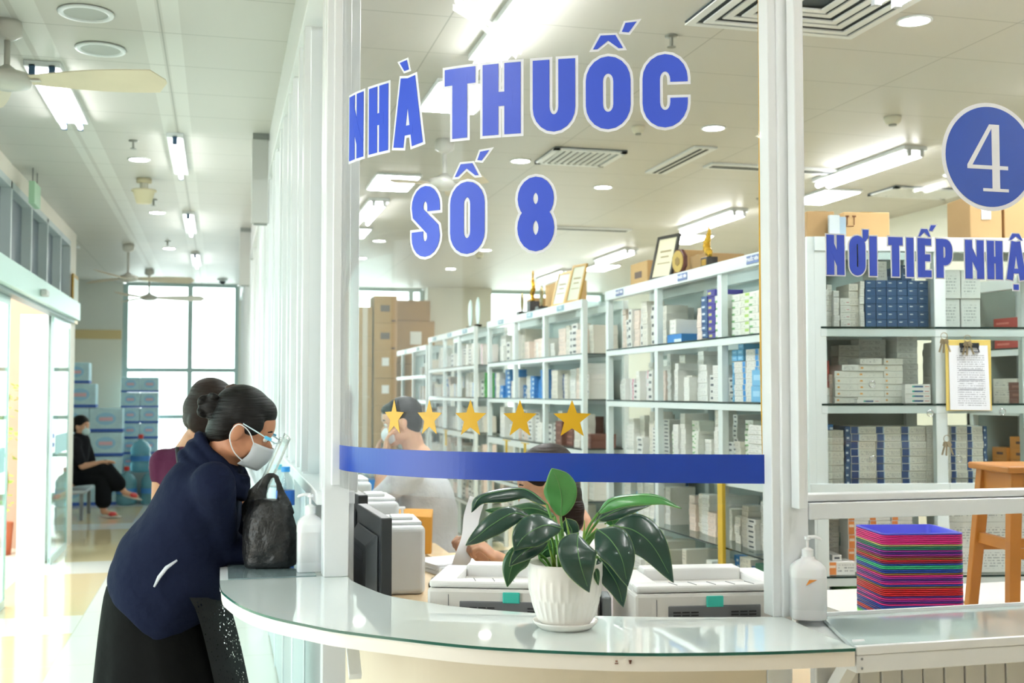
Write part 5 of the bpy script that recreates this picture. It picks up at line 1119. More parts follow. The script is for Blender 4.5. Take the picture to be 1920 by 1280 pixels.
# yellow cable by the right post
o = MB().tube([tuple(v) for v in crom([(1.365, 2.72, 3.08), (1.366, 2.72, 2.4), (1.362, 2.72, 1.7), (1.368, 2.72, 1.25), (1.375, 2.72, 1.1), (1.388, 2.72, .95), (1.385, 2.72, .80)], 6)], .006, 8).build('yellow_cable', mat('cable_yellow', 'd8a21e', .4), None, smooth=True); tag(o, 'yellow cable hanging down behind the right white post', 'cable')
o = MB().bb(2.385, 2.402, 5.20, 5.255, .62, 1.10).build('yellow_tape', mat('tape_yellow', 'd8b53a', .5)); tag(o, 'yellow measuring tape hanging on the near side cabinet post', 'tape')
for (y, z, l) in ((9.35, 1.10, .16), (8.75, 1.10, .24), (12.0, 1.10, .16)):
    o = MB().bb(2.33, 2.345, y - .01, y + .01, z - l, z).bb(2.33, 2.345, y - .1, y + .1, z, z + .006).build('yellow_strap', mat('tape_yellow', 'd8b53a', .5)); tag(o, 'yellow strap hanging from %s ledge of the side cabinets' % {9.35: 'the second', 8.75: 'the nearer end of the second', 12.0: 'the third'}[y], 'strap')

# ================================================================ FAR CORRIDOR THINGS
WB = mat('water_carton', 'c2e2f2', .5, var=.25, vscale=9); WBD = mat('carton_band_blue', '3f66bc', .5); WPK = mat('carton_pink_print', 'e6bccb', .5); WSW = mat('carton_swoosh_blue', '9fd0ea', .5)
def wcarton(x, y, z, w_, h_, d_, lab, grp):
    o = thing('water_carton', lab, 'carton', (x, y, z), 0, grp)
    MB().bb(-w_ / 2, w_ / 2, 0, d_, 0, h_).build('case', WB, o, bevel=.012)
    MB().bb(-w_ / 2 - .002, w_ / 2 + .002, -.003, d_, .0, h_ * .13).build('blue_band', WBD, o)
    e = MB(); n = 20
    for (rx, rz, oo) in ((.30 * w_, .26 * h_, -.004),):
        e.add([(rx * math.cos(2 * PI * k / n), oo, h_ * .55 + rz * math.sin(2 * PI * k / n)) for k in range(n)] + [(rx * math.cos(2 * PI * k / n), oo + .003, h_ * .55 + rz * math.sin(2 * PI * k / n)) for k in range(n)], [tuple(range(n)), tuple(range(n, 2 * n))] + [(k, (k + 1) % n, n + (k + 1) % n, n + k) for k in range(n)])
    e.build('printed_oval', WSW, o); MB().bb(-.2 * w_, .2 * w_, -.007, -.004, h_ * .46, h_ * .62).build('printed_word', WPK, o)
g1 = 'water cartons stacked against the cream wall'
YS = 16.3
for i in range(4):
    for j, xx in enumerate((-1.90, -1.465)):
        wcarton(xx, YS, .001 + i * .325, .43, .318, .3, 'light blue water carton, %s row of the wide stack, %s side' % (ORD[i], 'right' if j else 'left'), g1)
wcarton(-1.80, YS + .02, .001 + 4 * .325, .40, .318, .3, 'light blue water carton, second from the top on the wide stack', g1)
wcarton(-1.86, YS + .04, .001 + 5 * .325, .34, .28, .3, 'light blue water carton topmost on the wide stack', g1)
g2 = 'water cartons stacked before the far window'
for i in range(8):
    for j, xx in enumerate((-1.20, -.945)):
        wcarton(xx, 16.9, .001 + i * .215, .245, .212, .2, 'small blue water carton, %s from the floor, %s pile by the window' % (ORD[i], 'right' if j else 'left'), g2)
def jug(x, y, z, lab):
    o = thing('water_jug', lab, 'water jug', (x, y, z), 0, 'large water jugs')
    jm = mat('jug_blue', '8fd2e2', .12, spec=.6, trans=.6)
    MB().lathe([(.001, 0), (.12, 0), (.135, .02), (.135, .10), (.128, .12), (.135, .14), (.135, .23), (.128, .25), (.135, .27), (.132, .33), (.09, .40), (.035, .43), (.03, .46)], n=28).build('jug_body', jm, o, smooth=True)
    MB().lathe([(.034, .455), (.036, .50), (.03, .51), (.001, .51)], n=18).build('cap', mat('cap_red', 'd83a34', .4), o, angle=40)
    MB().lathe([(.1365, .15), (.1365, .22)], n=28, cap=False).build('label', mat('jug_label', '3f7fc4', .5), o, smooth=True)
jug(-1.19, 16.3, 0, 'large blue water jug with red cap on the floor, left one'); jug(-.87, 16.3, 0, 'large blue water jug with red cap on the floor, right one'); jug(-1.03, 16.55, .42, 'large blue water jug with red cap, raised behind the other two')
tag(MB().bb(-1.2, -.86, 16.44, 16.68, 0, .419).build('jug_stand', mat('stand_grey', '8fa0a4', .5)), 'low grey stand under the raised water jug', 'stand')
# cardboard stacks
def cbox(x, y, z, w_, h_, d_, lab, grp=None, m=CARD, mark=None, rz=0):
    o = thing('cardboard_box', lab, 'cardboard box', (x, y, z), rz, grp)
    MB().bb(-w_ / 2, w_ / 2, 0, d_, 0, h_).build('box_body', m, o, bevel=.004)
    MB().bb(-.025, .025, -.001, d_, h_, h_ + .0012).build('packing_tape', mat('packing_tape', 'c9b48a', .3), o)
    if mark == 'logo':
        MB().bb(-w_ * .22, w_ * .18, -.002, 0, h_ * .42, h_ * .66).build('printed_mark', mat('carton_print', '6f5f58', .7), o)
        MB().bb(w_ * .25, w_ * .42, -.002, 0, h_ * .06, h_ * .12).build('printed_line', mat('carton_print', '6f5f58', .7), o)
    if mark == 'label': MB().bb(-w_ * .15, w_ * .15, -.003, 0, h_ * .45, h_ * .75).build('paper_label', mat('paper_label', 'e6e8e6', .6), o)
    if mark == 'tape': MB().bb(-.03, .03, -.002, 0, 0, h_).build('printed_tape', print_mat('tape_print', 'c8bfae', lines=6, ink='4a3f66', u0=0, u1=1, v0=0, v1=1, dens=.5, su=8), o)
    if mark == 'arrows':
        a = MB()
        for dx in (0, .03): a.bb(-w_ * .42 + dx - .002, -w_ * .42 + dx + .002, -.002, 0, h_ * .5, h_ * .85).bb(-w_ * .42 + dx - .008, -w_ * .42 + dx + .008, -.002, 0, h_ * .80, h_ * .86)
        a.bb(-w_ * .46, -w_ * .28, -.002, 0, h_ * .44, h_ * .47); a.build('printed_arrows', mat('carton_print2', '7a4f2c', .7), o)
    return o
YB = 13.9
def px2x(px, y): return ony(px, 700, y).x
xa, xb = px2x(700, YB), px2x(745, YB)
for i in range(8): cbox((xa + xb) / 2, YB, .001 + i * .335, xb - xa - .01, .333, .4, 'brown cardboard box, %s from the floor in the tallest far column' % ORD[i], 'cardboard boxes in the tallest column', mark='label' if i in (3, 4, 5) else 'logo')
xa, xb = px2x(670, YB), px2x(699, YB)
for i in range(7): cbox((xa + xb) / 2, YB + .02, .001 + i * .363, xb - xa - .01, .361, .4, 'brown cardboard box with taped front, %s up in the column left of tallest' % ORD[i], 'cardboard boxes with printed tape', mark='tape')
xa, xb = px2x(650, YB), px2x(669, YB)
for i in range(5): cbox((xa + xb) / 2 - .02, YB + .05, .001 + i * .41, xb - xa + .02, .408, .4, 'brown cardboard box, %s up in the leftmost far column' % ORD[i], 'cardboard boxes in the leftmost column', mark='label' if i < 2 else None)
for i in range(4): cbox(2.80, 16.70, .001 + i * .64, .56, .635, .42, 'large brown cardboard box, %s up in the stack behind the farthest cabinet' % ORD[i], 'large cardboard boxes behind the farthest cabinet', mark='label' if i == 3 else None)
cbox(2.77, 16.74, .001 + 4 * .64, .50, .30, .4, 'large brown cardboard box topmost behind the farthest cabinet')
# on top of the side cabinets
def stop(px, y, x0=SX + .1): return y
cbox(2.56, 6.80, CT + .001, .30, .17, .24, 'cardboard box on the nearest side cabinet, left of the white reflection', m=CARD2, mark='logo', rz=-PI / 2)
cbox(2.60, 6.48, CT + .001, .28, .20, .24, 'tan cardboard box on the nearest side cabinet, behind the black frame', m=CARD2, rz=-PI / 2)
cbox(2.62, 6.02, CT + .001, .22, .13, .24, 'small brown box behind the round plaque on the cabinet', m=CARD, rz=-PI / 2)
def certificate(x, y, z, lab, rz, w_=.21, h_=.29, fr_='2a2a28', lean=.25, paper='d8d2b4'):
    o = thing('framed_certificate', lab, 'certificate', (x, y, z), rz)
    R_ = Matrix.Rotation(-lean, 3, 'X')
    def rot(mb): mb.v = [tuple(R_ @ Vector(v)) for v in mb.v]; return mb
    f = MB(); t = .018
    f.bb(-w_ / 2, w_ / 2, -.008, .008, 0, t).bb(-w_ / 2, w_ / 2, -.008, .008, h_ - t, h_).bb(-w_ / 2, -w_ / 2 + t, -.008, .008, t, h_ - t).bb(w_ / 2 - t, w_ / 2, -.008, .008, t, h_ - t)
    rot(f).build('frame', mat('cert_frame_' + fr_, fr_, .3), o); rot(MB().bb(-w_ / 2 + t, w_ / 2 - t, -.002, .006, t, h_ - t)).build('certificate_sheet', mat('cert_' + paper, paper, .4), o)
    rot(MB().bb(-w_ * .25, w_ * .25, -.004, -.0025, h_ * .62, h_ * .66).bb(-w_ * .18, w_ * .18, -.004, -.0025, h_ * .5, h_ * .53).bb(-w_ * .28, w_ * .28, -.004, -.0025, h_ * .36, h_ * .38)).build('certificate_print', mat('cert_print', '9a8d68', .6), o)
certificate(2.46, 6.18, CT, 'black framed certificate leaning on the nearest side cabinet', -PI / 2 + .25, .21, .27)
certificate(2.47, 8.28, CT, 'gold framed certificate leaning beside the small trophies', -PI / 2 + .2, .21, .27, 'c9a24a', paper='c9cfc6'); certificate(2.47, 7.92, CT, 'gilt framed certificate leaning right of the first gold one', -PI / 2 + .25, .19, .29, 'b8913c', paper='c6cdb2')
cm_ = mat('trophy_gold', 'c99b2c', .22, metal=1)
o = thing('gold_trophy', 'golden flame trophy on a black block at the near cabinet top', 'trophy', (2.46, 5.50, CT)); o.scale = (.85, .85, .80)
MB().bb(-.035, .035, -.05, .05, 0, .065).build('block_base', mat('trophy_black', '1c1a1a', .2), o, bevel=.003); MB().bb(-.0365, -.035, -.035, .035, .012, .052).build('plate', cm_, o)
fl = MB(); P_ = [(0, .0, .065), (0, -.010, .09), (0, .030, .12), (0, .034, .16), (0, .012, .20), (0, -.004, .235), (0, .008, .262), (0, .018, .285)]
C_ = crom(P_, 6); rr_ = [.014 + .018 * math.sin(min(1, (i / (len(C_) - 1)) * 1.3) * PI) + .004 * math.sin(i * 2.1) for i in range(len(C_))]; rr_ = [r * (1 - .75 * (i / (len(C_) - 1)) ** 3) for i, r in enumerate(rr_)]
fl.tube(C_, rr_, 14, flat=.7); fl.build('flame', mat('trophy_gold_rough', 'd0a63a', .25, metal=1, bump=.8, bscale=70), o, smooth=True)
o = thing('round_plaque', 'round gold award plaque in dark wood by the golden trophy', 'plaque', (2.455, 5.88, CT), .25)
MB().rings([[(dx, .060 * math.cos(PI / 8 + k * PI / 4), .072 + .072 * math.sin(PI / 8 + k * PI / 4)) for k in range(8)] for dx in (-.012, .012)]).build('wood_octagon', mat('plaque_wood', '5a2f28', .3), o, bevel=.003)
MB().rings([[(dx, .048 * math.cos(k * PI / 16), .072 + .060 * math.sin(k * PI / 16)) for k in range(32)] for dx in (-.016, -.012)]).build('gold_disc', mat('plaque_gold', 'd2b46a', .35, metal=.6), o)
MB().rings([[(dx, .022 * math.cos(k * PI / 3 + .5), .072 + .026 * math.sin(k * PI / 3 + .5)) for k in range(6)] for dx in (-.018, -.016)]).build('disc_emblem', mat('plaque_mark', '8d7440', .4), o)
def small_trophy(y, lab, h_=.3, kind=0):
    o = thing('small_trophy', lab, 'trophy', (2.46, y, CT)); MB().bb(-.04, .04, -.05, .05, 0, .09 if kind == 0 else .03).build('block_base', MATS['trophy_black'], o, bevel=.003)
    if kind == 0: MB().tube(crom([(0, 0, .09), (0, .03, .15), (0, -.01, .2), (0, .012, .27), (0, .0, .34)], 5), [.016] * 5 + [.02] * 5 + [.014] * 5 + [.008] * 5 + [.002], 10).build('gold_figure', cm_, o, smooth=True)
    else: MB().ell((0, 0, .11), (.012, .045, .085)).build('oval_shield', mat('shield_metal', '9c8f66', .25, metal=.8), o, smooth=True)
small_trophy(8.95, 'gold trophy on black base between two oval shields on second cabinet'); small_trophy(9.3, 'oval shield trophy left of the gold figure on second cabinet', kind=1); small_trophy(8.7, 'oval shield trophy right of the gold figure on second cabinet', kind=1)
cbox(2.6, 9.55, CT + .001, .26, .16, .25, 'small brown box at the far end of the second cabinet top', m=CARD, rz=-PI / 2); cbox(2.62, 8.9, CT + .001, .5, .24, .2, 'brown box behind the small trophies', m=CARD2, rz=-PI / 2)
for y, l in ((11.35, 'left'), (11.0, 'right')):
    o = thing('oval_plaque', 'pale oval award plate on third cabinet, %s one' % l, 'plaque', (2.46, y, CT)); MB().bb(-.03, .03, -.05, .05, 0, .02).build('foot', MATS['trophy_black'], o); MB().ell((0, 0, .15), (.01, .09, .14)).build('oval_plate', mat('plate_glassy', 'c8e2de', .15), o, smooth=True)
# boxes on the facing cabinet
def onR(x, y, z): return MR @ Vector((x, y, z))
p = onR(.05, .06, CT + .001); cbox(p.x, p.y, p.z, .12, .115, .2, 'brown box at the left end of the facing cabinet top', m=CARD, rz=RROT)
p = onR(.10, .03, CT + .001); o = thing('brochure_stack', 'white boxed papers standing on the facing cabinet top', 'papers', p, RROT); MB().bb(-.022, .022, 0, .02, 0, .095).build('white_packet', mat('packet_white', 'c9d4d8', .5), o); MB().bb(.024, .05, .004, .03, 0, .088).build('blue_packet', mat('packet_blue', '9db4c4', .5), o)
p = onR(.245, .05, CT + .001); cbox(p.x, p.y, p.z, .20, .112, .2, 'tan cardboard box with two arrows on the facing cabinet', m=CARD2, mark='arrows', rz=RROT)
p = onR(.765, .05, CT + .001); cbox(p.x, p.y, p.z, .14, .19, .22, 'brown box under the number 4 disc, on the facing cabinet', m=CARD, mark='label', rz=RROT)
p = onR(.98, .06, CT + .001); cbox(p.x, p.y, p.z, .26, .20, .24, 'large brown box at the right end of the facing cabinet top', m=CARD, rz=RROT)

# ================================================================ OUTSIDE PLANT
o = thing('climbing_plant', 'light green potted climber outside the sliding doors', 'plant', (-1.98, 11.7, -.02)); lm = mat('creeper_leaf', '9dbb52', .5, var=.2)
MB().lathe([(.10, 0), (.12, .3), (.11, .3), (.10, .28), (.001, .28)], n=24).build('pot', mat('terracotta', 'b5603c', .7), o, smooth=True)
MB().tube(crom([(0, 0, .28), (.05, .03, .7), (0, -.05, 1.1), (.06, .0, 1.5)], 6), .012, 6).build('stem', mat('creeper_stem', '6f7a3a', .6), o)
r_ = random.Random(4); lv = MB()
for k in range(110):
    c = Vector((r_.uniform(-.12, .13), r_.uniform(-.25, .25), r_.uniform(.4, 1.6))); a = r_.uniform(0, 6.28); u_ = Vector((math.cos(a), math.sin(a), r_.uniform(-.7, .3))).normalized(); v_ = u_.cross(Vector((r_.uniform(-1, 1), r_.uniform(-1, 1), 1))).normalized(); L_ = r_.uniform(.05, .08)
    lv.add([c, c + u_ * L_ * .5 + v_ * L_ * .35, c + u_ * L_, c + u_ * L_ * .5 - v_ * L_ * .35], [(0, 1, 2, 3)])
tag(lv.build('foliage', lm, o), kind='stuff')

# ================================================================ PEOPLE
def head_parts(mb, c, Rm, s=1.0):
    """Rm columns: forward, left, up"""
    def E(p, r): mb.ell(Vector(c) + Rm @ (Vector(p) * s), (r[0] * s, r[1] * s, r[2] * s), Rm, 18, 12)
    E((-.005, 0, .025), (.095, .075, .092)); E((.025, 0, -.035), (.066, .058, .078)); E((.052, 0, -.092), (.030, .032, .024)); E((.045, 0, .02), (.050, .062, .065))
    for sd in (-1, 1):
        E((.055, sd * .034, -.035), (.028, .026, .030)); E((-.005, sd * .077, -.018), (.020, .009, .033)); E((.072, sd * .030, .016), (.018, .022, .009)); E((.010, sd * .045, -.070), (.045, .018, .025))
    E((.098, 0, -.028), (.014, .012, .022)); E((.102, 0, -.040), (.013, .016, .010)); E((.086, 0, -.063), (.012, .024, .006)); E((.084, 0, -.074), (.011, .021, .007))
def eyes(par, c, Rm, s=1.0):
    for sd in (-1, 1):
        MB().ell(Vector(c) + Rm @ (Vector((.079, sd * .031, .000)) * s), (.0125 * s,) * 3, Rm, 14, 10).build('eye', mat('eye_white', 'e8e4de', .2), par, smooth=True)
        MB().ell(Vector(c) + Rm @ (Vector((.0885, sd * .031, -.001)) * s), (.004 * s, .006 * s, .006 * s), Rm, 12, 8).build('iris', mat('eye_dark', '1d120c', .15), par, smooth=True)
        MB().tube([Vector(c) + Rm @ (Vector(q) * s) for q in ((.086, sd * .015, .022), (.089, sd * .030, .028), (.080, sd * .046, .023))], [.0022, .003, .0015], 8).build('eyebrow', mat('brow_dark', '1f1714', .8), par, smooth=True)
def hand(mb, w_, d, nrm, sc=1.0, curl=.5, thumb=1, spread=.12):
    """wrist w_, direction d, palm normal nrm (side the fingers close to), thumb side +1/-1"""
    d = Vector(d).normalized(); nrm = (Vector(nrm) - d * Vector(nrm).dot(d)).normalized(); s = d.cross(nrm).normalized() * thumb
    R_ = Matrix((d, s, nrm)).transposed(); w_ = Vector(w_)
    mb.ell(w_ + d * .045 * sc, (.052 * sc, .040 * sc, .016 * sc), R_, 16, 10); mb.ell(w_ + d * .065 * sc, (.030 * sc, .041 * sc, .014 * sc), R_, 14, 8); mb.ell(w_ + d * .03 * sc + s * .02 * sc + nrm * .006 * sc, (.03 * sc, .018 * sc, .014 * sc), R_, 12, 8)
    for k, (off, L_) in enumerate(((.031, .072), (.011, .082), (-.010, .076), (-.030, .060))):
        p = w_ + d * (.088 - abs(off) * .12) * sc + s * off * sc; P = [p]; a = 0; dd = (d + s * spread * (off / .03)).normalized()
        for j, f in enumerate((.45, .30, .25)):
            a += curl * (1.0, .95, .6)[j] * (1 + .08 * k); v = dd * math.cos(a) + nrm * math.sin(a); p = p + v * L_ * f * sc; P.append(p)
        mb.limb(P, [.0092 * sc, .0086 * sc, .0078 * sc, .0066 * sc], 10)
    p = w_ + d * .022 * sc + s * .028 * sc + nrm * .006 * sc; P = [p]; v = (d * .75 + s * .7 + nrm * .35 * (1 + curl)).normalized()
    for f in (.034, .030, .024):
        P.append(P[-1] + v * f * sc); v = (v + d * .25 + nrm * .25 * curl - s * .25 * curl).normalized()
    mb.limb(P, [.013 * sc, .0105 * sc, .0095 * sc, .0075 * sc], 10)
def basis(f, u):
    f = Vector(f).normalized(); u = (Vector(u) - f * Vector(u).dot(f)).normalized(); l = u.cross(f); return Matrix((f, l, u)).transposed()
def garment(secs, n=36, k=2.4):
    """secs: (px,py,D, ax,ay half axis in photo px, half depth m)"""
    rs = []
    for (px, py, D, ax, ay, hd) in secs:
        c = at(px, py, D); U = at(px + ax, py + ay, D) - c; V = FWD * hd; ring = []
        for i in range(n):
            a = 2 * PI * i / n; cc, ss = math.cos(a), math.sin(a); m_ = (abs(cc) ** k + abs(ss) ** k) ** (-1 / k); ring.append(c + U * cc * m_ + V * ss * m_)
        rs.append(ring)
    # dense interpolation between sections
    out = []
    for j in range(n):
        out.append(crom([tuple(r[j]) for r in rs], 5))
    return [[Vector(out[j][i]) for j in range(n)] for i in range(len(out[0]))]
def rel(mb, o): L_ = Vector(o.location); mb.v = [tuple(Vector(v) - L_) for v in mb.v]; return mb
def hairmat(n, c):
    m = mat(n, c, .5, spec=.25); nt = m.node_tree; tc = nt.nodes.new('ShaderNodeTexCoord'); mp = nt.nodes.new('ShaderNodeMapping'); mp.inputs['Rotation'].default_value = (.3, .5, .2); mp.inputs['Scale'].default_value = (14, 14, 160)
    nz = nt.nodes.new('ShaderNodeTexNoise'); nz.inputs['Scale'].default_value = 1; nz.inputs['Detail'].default_value = 3; nt.links.new(tc.outputs['Object'], mp.inputs[0]); nt.links.new(mp.outputs[0], nz.inputs['Vector'])
    bp = nt.nodes.new('ShaderNodeBump'); bp.inputs['Strength'].default_value = .5; bp.inputs['Distance'].default_value = .01; nt.links.new(nz.outputs['Fac'], bp.inputs['Height']); nt.links.new(bp.outputs[0], nt.nodes['Principled BSDF'].inputs['Normal']); return m
HAIR = hairmat('hair_black', '0e0c0b'); HAIR2 = hairmat('hair_brown', '24150f')
def fabric(name, c, rough=.85, amp=.35, sc=7, fine=.15):
    if name in MATS: return MATS[name]
    m = mat(name, c, rough, bump=amp, bscale=sc, spec=.15); m.node_tree.nodes['Bump'].inputs['Distance'].default_value = .05; return m
MASK = mat('mask_grey_white', 'c9ccd0', .8); 
# ---------------- woman in navy jacket
D1 = 3.62
hc = at(457, 800, D1); p1 = thing('person', 'woman in navy jacket and black skirt leaning over the counter in a grey face mask', 'person', (hc.x - .25, hc.y + .05, 0))
fdir = RIGHT * math.cos(math.radians(24)) + FWD * .12 - UP * math.sin(math.radians(27)); RH = basis(fdir, UP + RIGHT * .4)
b = MB(); head_parts(b, hc, RH, .98)
neck = at(408, 872, D1 + .01); hip = at(285, 1100, D1 + .03)
b.limb([hc + RH @ Vector((-.02, 0, -.05)), neck + (hc - neck) * .15, neck], [.055, .056, .062])
b.limb([neck, at(384, 930, D1 + .03), at(348, 1010, D1 + .03), hip], [.062, .085, .10, .11])
def leg(b, hp, kn, an, toe): b.limb([hp, kn, an], [.085, .058, .040]); b.limb([an, an + (Vector(toe) - Vector(an)) * .5 - UP * .03, toe], [.038, .032, .024])
for sd in (-.085, .085):
    hp = hip + FWD * sd - UP * .02; an = Vector((hip.x + .0 + sd * .3, hip.y, .075)) + FWD * sd * .4; leg(b, hp, (hp + an) / 2 + RIGHT * .03, an, an + RIGHT * .15 - UP * .045)
shN, shF = at(398, 905, D1 - .14), at(405, 900, D1 + .20); elN = at(418, 1026, D1 - .0); wrN = at(478, 1036, D1 + .02) ; elF = at(430, 1010, D1 + .32); wrF = at(500, 985, D1 + .22)
b.limb([shN, elN, wrN], [.050, .038, .026]); b.limb([shF, elF, wrF], [.05, .038, .026])
hand(b, wrN, wrN - elN, UP * -1 + FWD * .3, .92, .35, 1); 
hh = at(470, 918, D1 + .02); b.limb([elF, at(462, 960, D1 + .2), hh - UP * .03 + FWD * .06], [.038, .030, .024]) if False else None
hand(b, wrF, wrF - elF, UP * -.2 - FWD * 1, .92, .8, -1)
bo = rel(b, p1).build('body', SKIN, p1, smooth=True); remesh(bo, .0065, 3, .5)
eyes(p1, hc - Vector(p1.location), RH, .98)
L1 = Vector(p1.location)
# ear, hair, bun
h = MB(); hs = lambda p, r: h.ell(hc + RH @ Vector(p), r, RH, 20, 14)
hs((-.022, 0, .043), (.096, .083, .084)); hs((-.050, 0, .000), (.062, .080, .085)); hs((-.07, 0, -.045), (.035, .055, .04)); hs((.020, 0, .066), (.060, .066, .050))
for sd in (-1, 1): hs((.022, sd * .062, .028), (.040, .018, .040))
ho = rel(h, p1).build('hair', HAIR, p1, smooth=True); remesh(ho, .006, 4)
bn = MB(); bc = at(398, 762, D1 - .02); bn.ell(bc, (.038, .036, .036), None, 18, 12).ell(bc + UP * .018 - RIGHT * .008, (.026, .024, .022))
for k in range(5): a = k * 1.25; bn.tube([bc + RIGHT * (.036 * math.cos(a + t_ * .5)) + UP * (.036 * math.sin(a + t_ * .5)) - FWD * (.03 * math.cos(t_)) for t_ in (-1.2, -.6, 0, .6, 1.2)], [.004, .009, .011, .009, .004], 8)
remesh(rel(bn, p1).build('hair_bun', HAIR, p1, smooth=True), .005, 2)
sc_ = MB(); c0 = at(437, 728, D1)
sc_.ell(c0, (.024, .022, .014)).tube([c0, c0 + UP * .014 + RIGHT * .004], [.018, .006], 10); rel(sc_, p1).build('hair_tie', mat('hair_tie_brown', '3d2a20', .8, bump=.6, bscale=90), p1, smooth=True)
# mask
mk = MB(); rows = []
for i in range(9):
    t = i / 8; z = -.022 - t * .082; r_ = []
    for j in range(13):
        a = (j / 12 - .5) * 2; fx = .118 - .062 * abs(a) ** 2.2 - .028 * max(0, t - .55) - .010 * abs(t - .35); r_.append(hc + RH @ Vector((fx + .002 * math.sin(t * 25), a * (.064 - .012 * t), z)))
    rows.append(r_)
mk.add([p for r in rows for p in r], [(i * 13 + j, i * 13 + j + 1, (i + 1) * 13 + j + 1, (i + 1) * 13 + j) for i in range(8) for j in range(12)])
mo = rel(mk, p1).build('face_mask', MASK, p1, smooth=True); q = mo.modifiers.new('t', 'SOLIDIFY'); q.thickness = .002
for sd in (-1, 1):
    e0 = hc + RH @ Vector((-.012, sd * .090, .010)); e1 = hc + RH @ Vector((-.020, sd * .088, -.03))
    rel(MB().tube(crom([tuple(hc + RH @ Vector((.060, sd * .063, -.030))), tuple(hc + RH @ Vector((.025, sd * .078, .004))), tuple(e0), tuple(e1), tuple(hc + RH @ Vector((.01, sd * .078, -.07))), tuple(hc + RH @ Vector((.052, sd * .055, -.092)))], 5), .0018, 6), p1).build('mask_loop', mat('loop_white', 'e8e8ea', .7), mo, smooth=True)
# glasses + clear shield
gs = MB()
for sd in (-1, 1): gs.tube([hc + RH @ Vector(v) for v in ((.0, sd * .082, .018), (.06, sd * .080, .012), (.112, sd * .066, .004))], .002, 6)
gs.tube([hc + RH @ Vector((.112 + .012 * math.cos(a * PI / 2), a * .066, .004)) for a in (-1, -.66, -.33, 0, .33, .66, 1)], .002, 6)
go_ = rel(gs, p1).build('shield_frame', mat('clear_frame', 'c9dbe2', .15), p1, smooth=True)
for sd in (-1, 1): rel(MB().box(hc + RH @ Vector((.088, sd * .0745, .009)), (.022, .006, .010), RH), p1).build('blue_hinge', mat('hinge_blue', '5ab6dc', .3), go_, bevel=.001)
sh = MB(); rows = []
for i in range(7):
    t = i / 6; rows.append([hc + RH @ Vector((.118 + .03 * math.cos(a * PI / 2) + .01 * t, a * .082, .03 - t * .19)) for a in [-1 + k / 6 for k in range(13)]])
sh.add([p for r in rows for p in r], [(i * 13 + j, i * 13 + j + 1, (i + 1) * 13 + j + 1, (i + 1) * 13 + j) for i in range(6) for j in range(12)])
so2 = rel(sh, p1).build('face_shield', glass('shield_plastic', (.97, .98, .98), .10, .02, .04), go_, smooth=True); q = so2.modifiers.new('t', 'SOLIDIFY'); q.thickness = .0006
# jacket
NAVY = fabric('navy_fleece', '121930', .9, .5, 6)
j = MB(); j.rings(garment([(284, 1150, D1 + .03, 70, 62, .20), (298, 1116, D1 + .03, 84, 66, .212), (324, 1062, D1 + .03, 89, 60, .205), (355, 996, D1 + .03, 77, 44, .195), (378, 938, D1 + .03, 67, 42, .205), (392, 902, D1 + .03, 53, 38, .19), (410, 872, D1 + .02, 40, 26, .115), (416, 856, D1 + .01, 38, 22, .085)], k=2.1))
j.limb([shN, (shN + elN) / 2 - RIGHT * .012, elN, (elN + wrN) / 2, wrN], [.070, .067, .058, .050, .044]); j.limb([shF, elF, wrF], [.074, .060, .045])
j.ell(at(430, 1110, D1 + .02), (.07, .1, .13)) if False else None
j.limb([at(388, 1060, D1 - .02), at(378, 1120, D1 - .02), at(352, 1185, D1 - .02)], [.055, .042, .018])
cl_ = MB()
for (cx, cy, ux, uy, hd_, rr) in ((417, 858, 42, 42, .074, .017), (409, 874, 49, 42, .088, .019), (400, 890, 55, 38, .106, .018)):
    c = at(cx, cy, D1 + .01); U = at(cx + ux, cy + uy, D1 + .01) - c; cl_.tube([c + U * math.cos(a * PI / 12) + FWD * (hd_ * math.sin(a * PI / 12)) + UP * (.005 * math.sin(a * 1.3 + cx)) for a in range(25)], rr, 10)
remesh(rel(cl_, p1).build('cowl_collar', NAVY, p1, smooth=True), .006, 2)
jo = rel(j, p1).build('jacket', NAVY, p1, smooth=True); remesh(jo, .008, 12, .6)
tx = bpy.data.textures.new('cloth_folds', 'CLOUDS'); tx.noise_scale = .16; tx.noise_depth = 2
dm = jo.modifiers.new('folds', 'DISPLACE'); dm.texture = tx; dm.strength = .022; dm.mid_level = .5
zp = [at(px, py, D1 - .185) for px, py in ((289, 1100), (298, 1082), (312, 1064), (332, 1050))]
rel(MB().tube(zp, [.003, .006, .006, .003], 8, flat=.5), p1).build('pocket_trim', mat('trim_grey', 'b9bcc2', .5), jo, smooth=True)
BLKS = fabric('black_skirt', '070808', .85, .3, 5)
k_ = MB(); rs = []
c_top = at(285, 1095, D1 + .03)
for i in range(26):
    t = i / 25; z = c_top.z - (c_top.z - .14) * t; cx = at(285, 1095, D1 + .03) + (RIGHT * (.075 * min(1, t * 1.6)) ); hw = .135 + .10 * min(1, t * 1.7) ** .8 + .03 * t; ring = []
    for a in range(72):
        th = 2 * PI * a / 72; rf = 1 + .045 * t * math.sin(th * 9 + t * 1.5) + .02 * t * math.sin(th * 17)
        ring.append(Vector((cx.x, cx.y, z)) + RIGHT * hw * math.cos(th) * rf + FWD * (.16 + .05 * t) * math.sin(th) * rf)
    rs.append(ring)
rel(k_.rings(rs), p1).build('skirt', BLKS, p1, smooth=True)
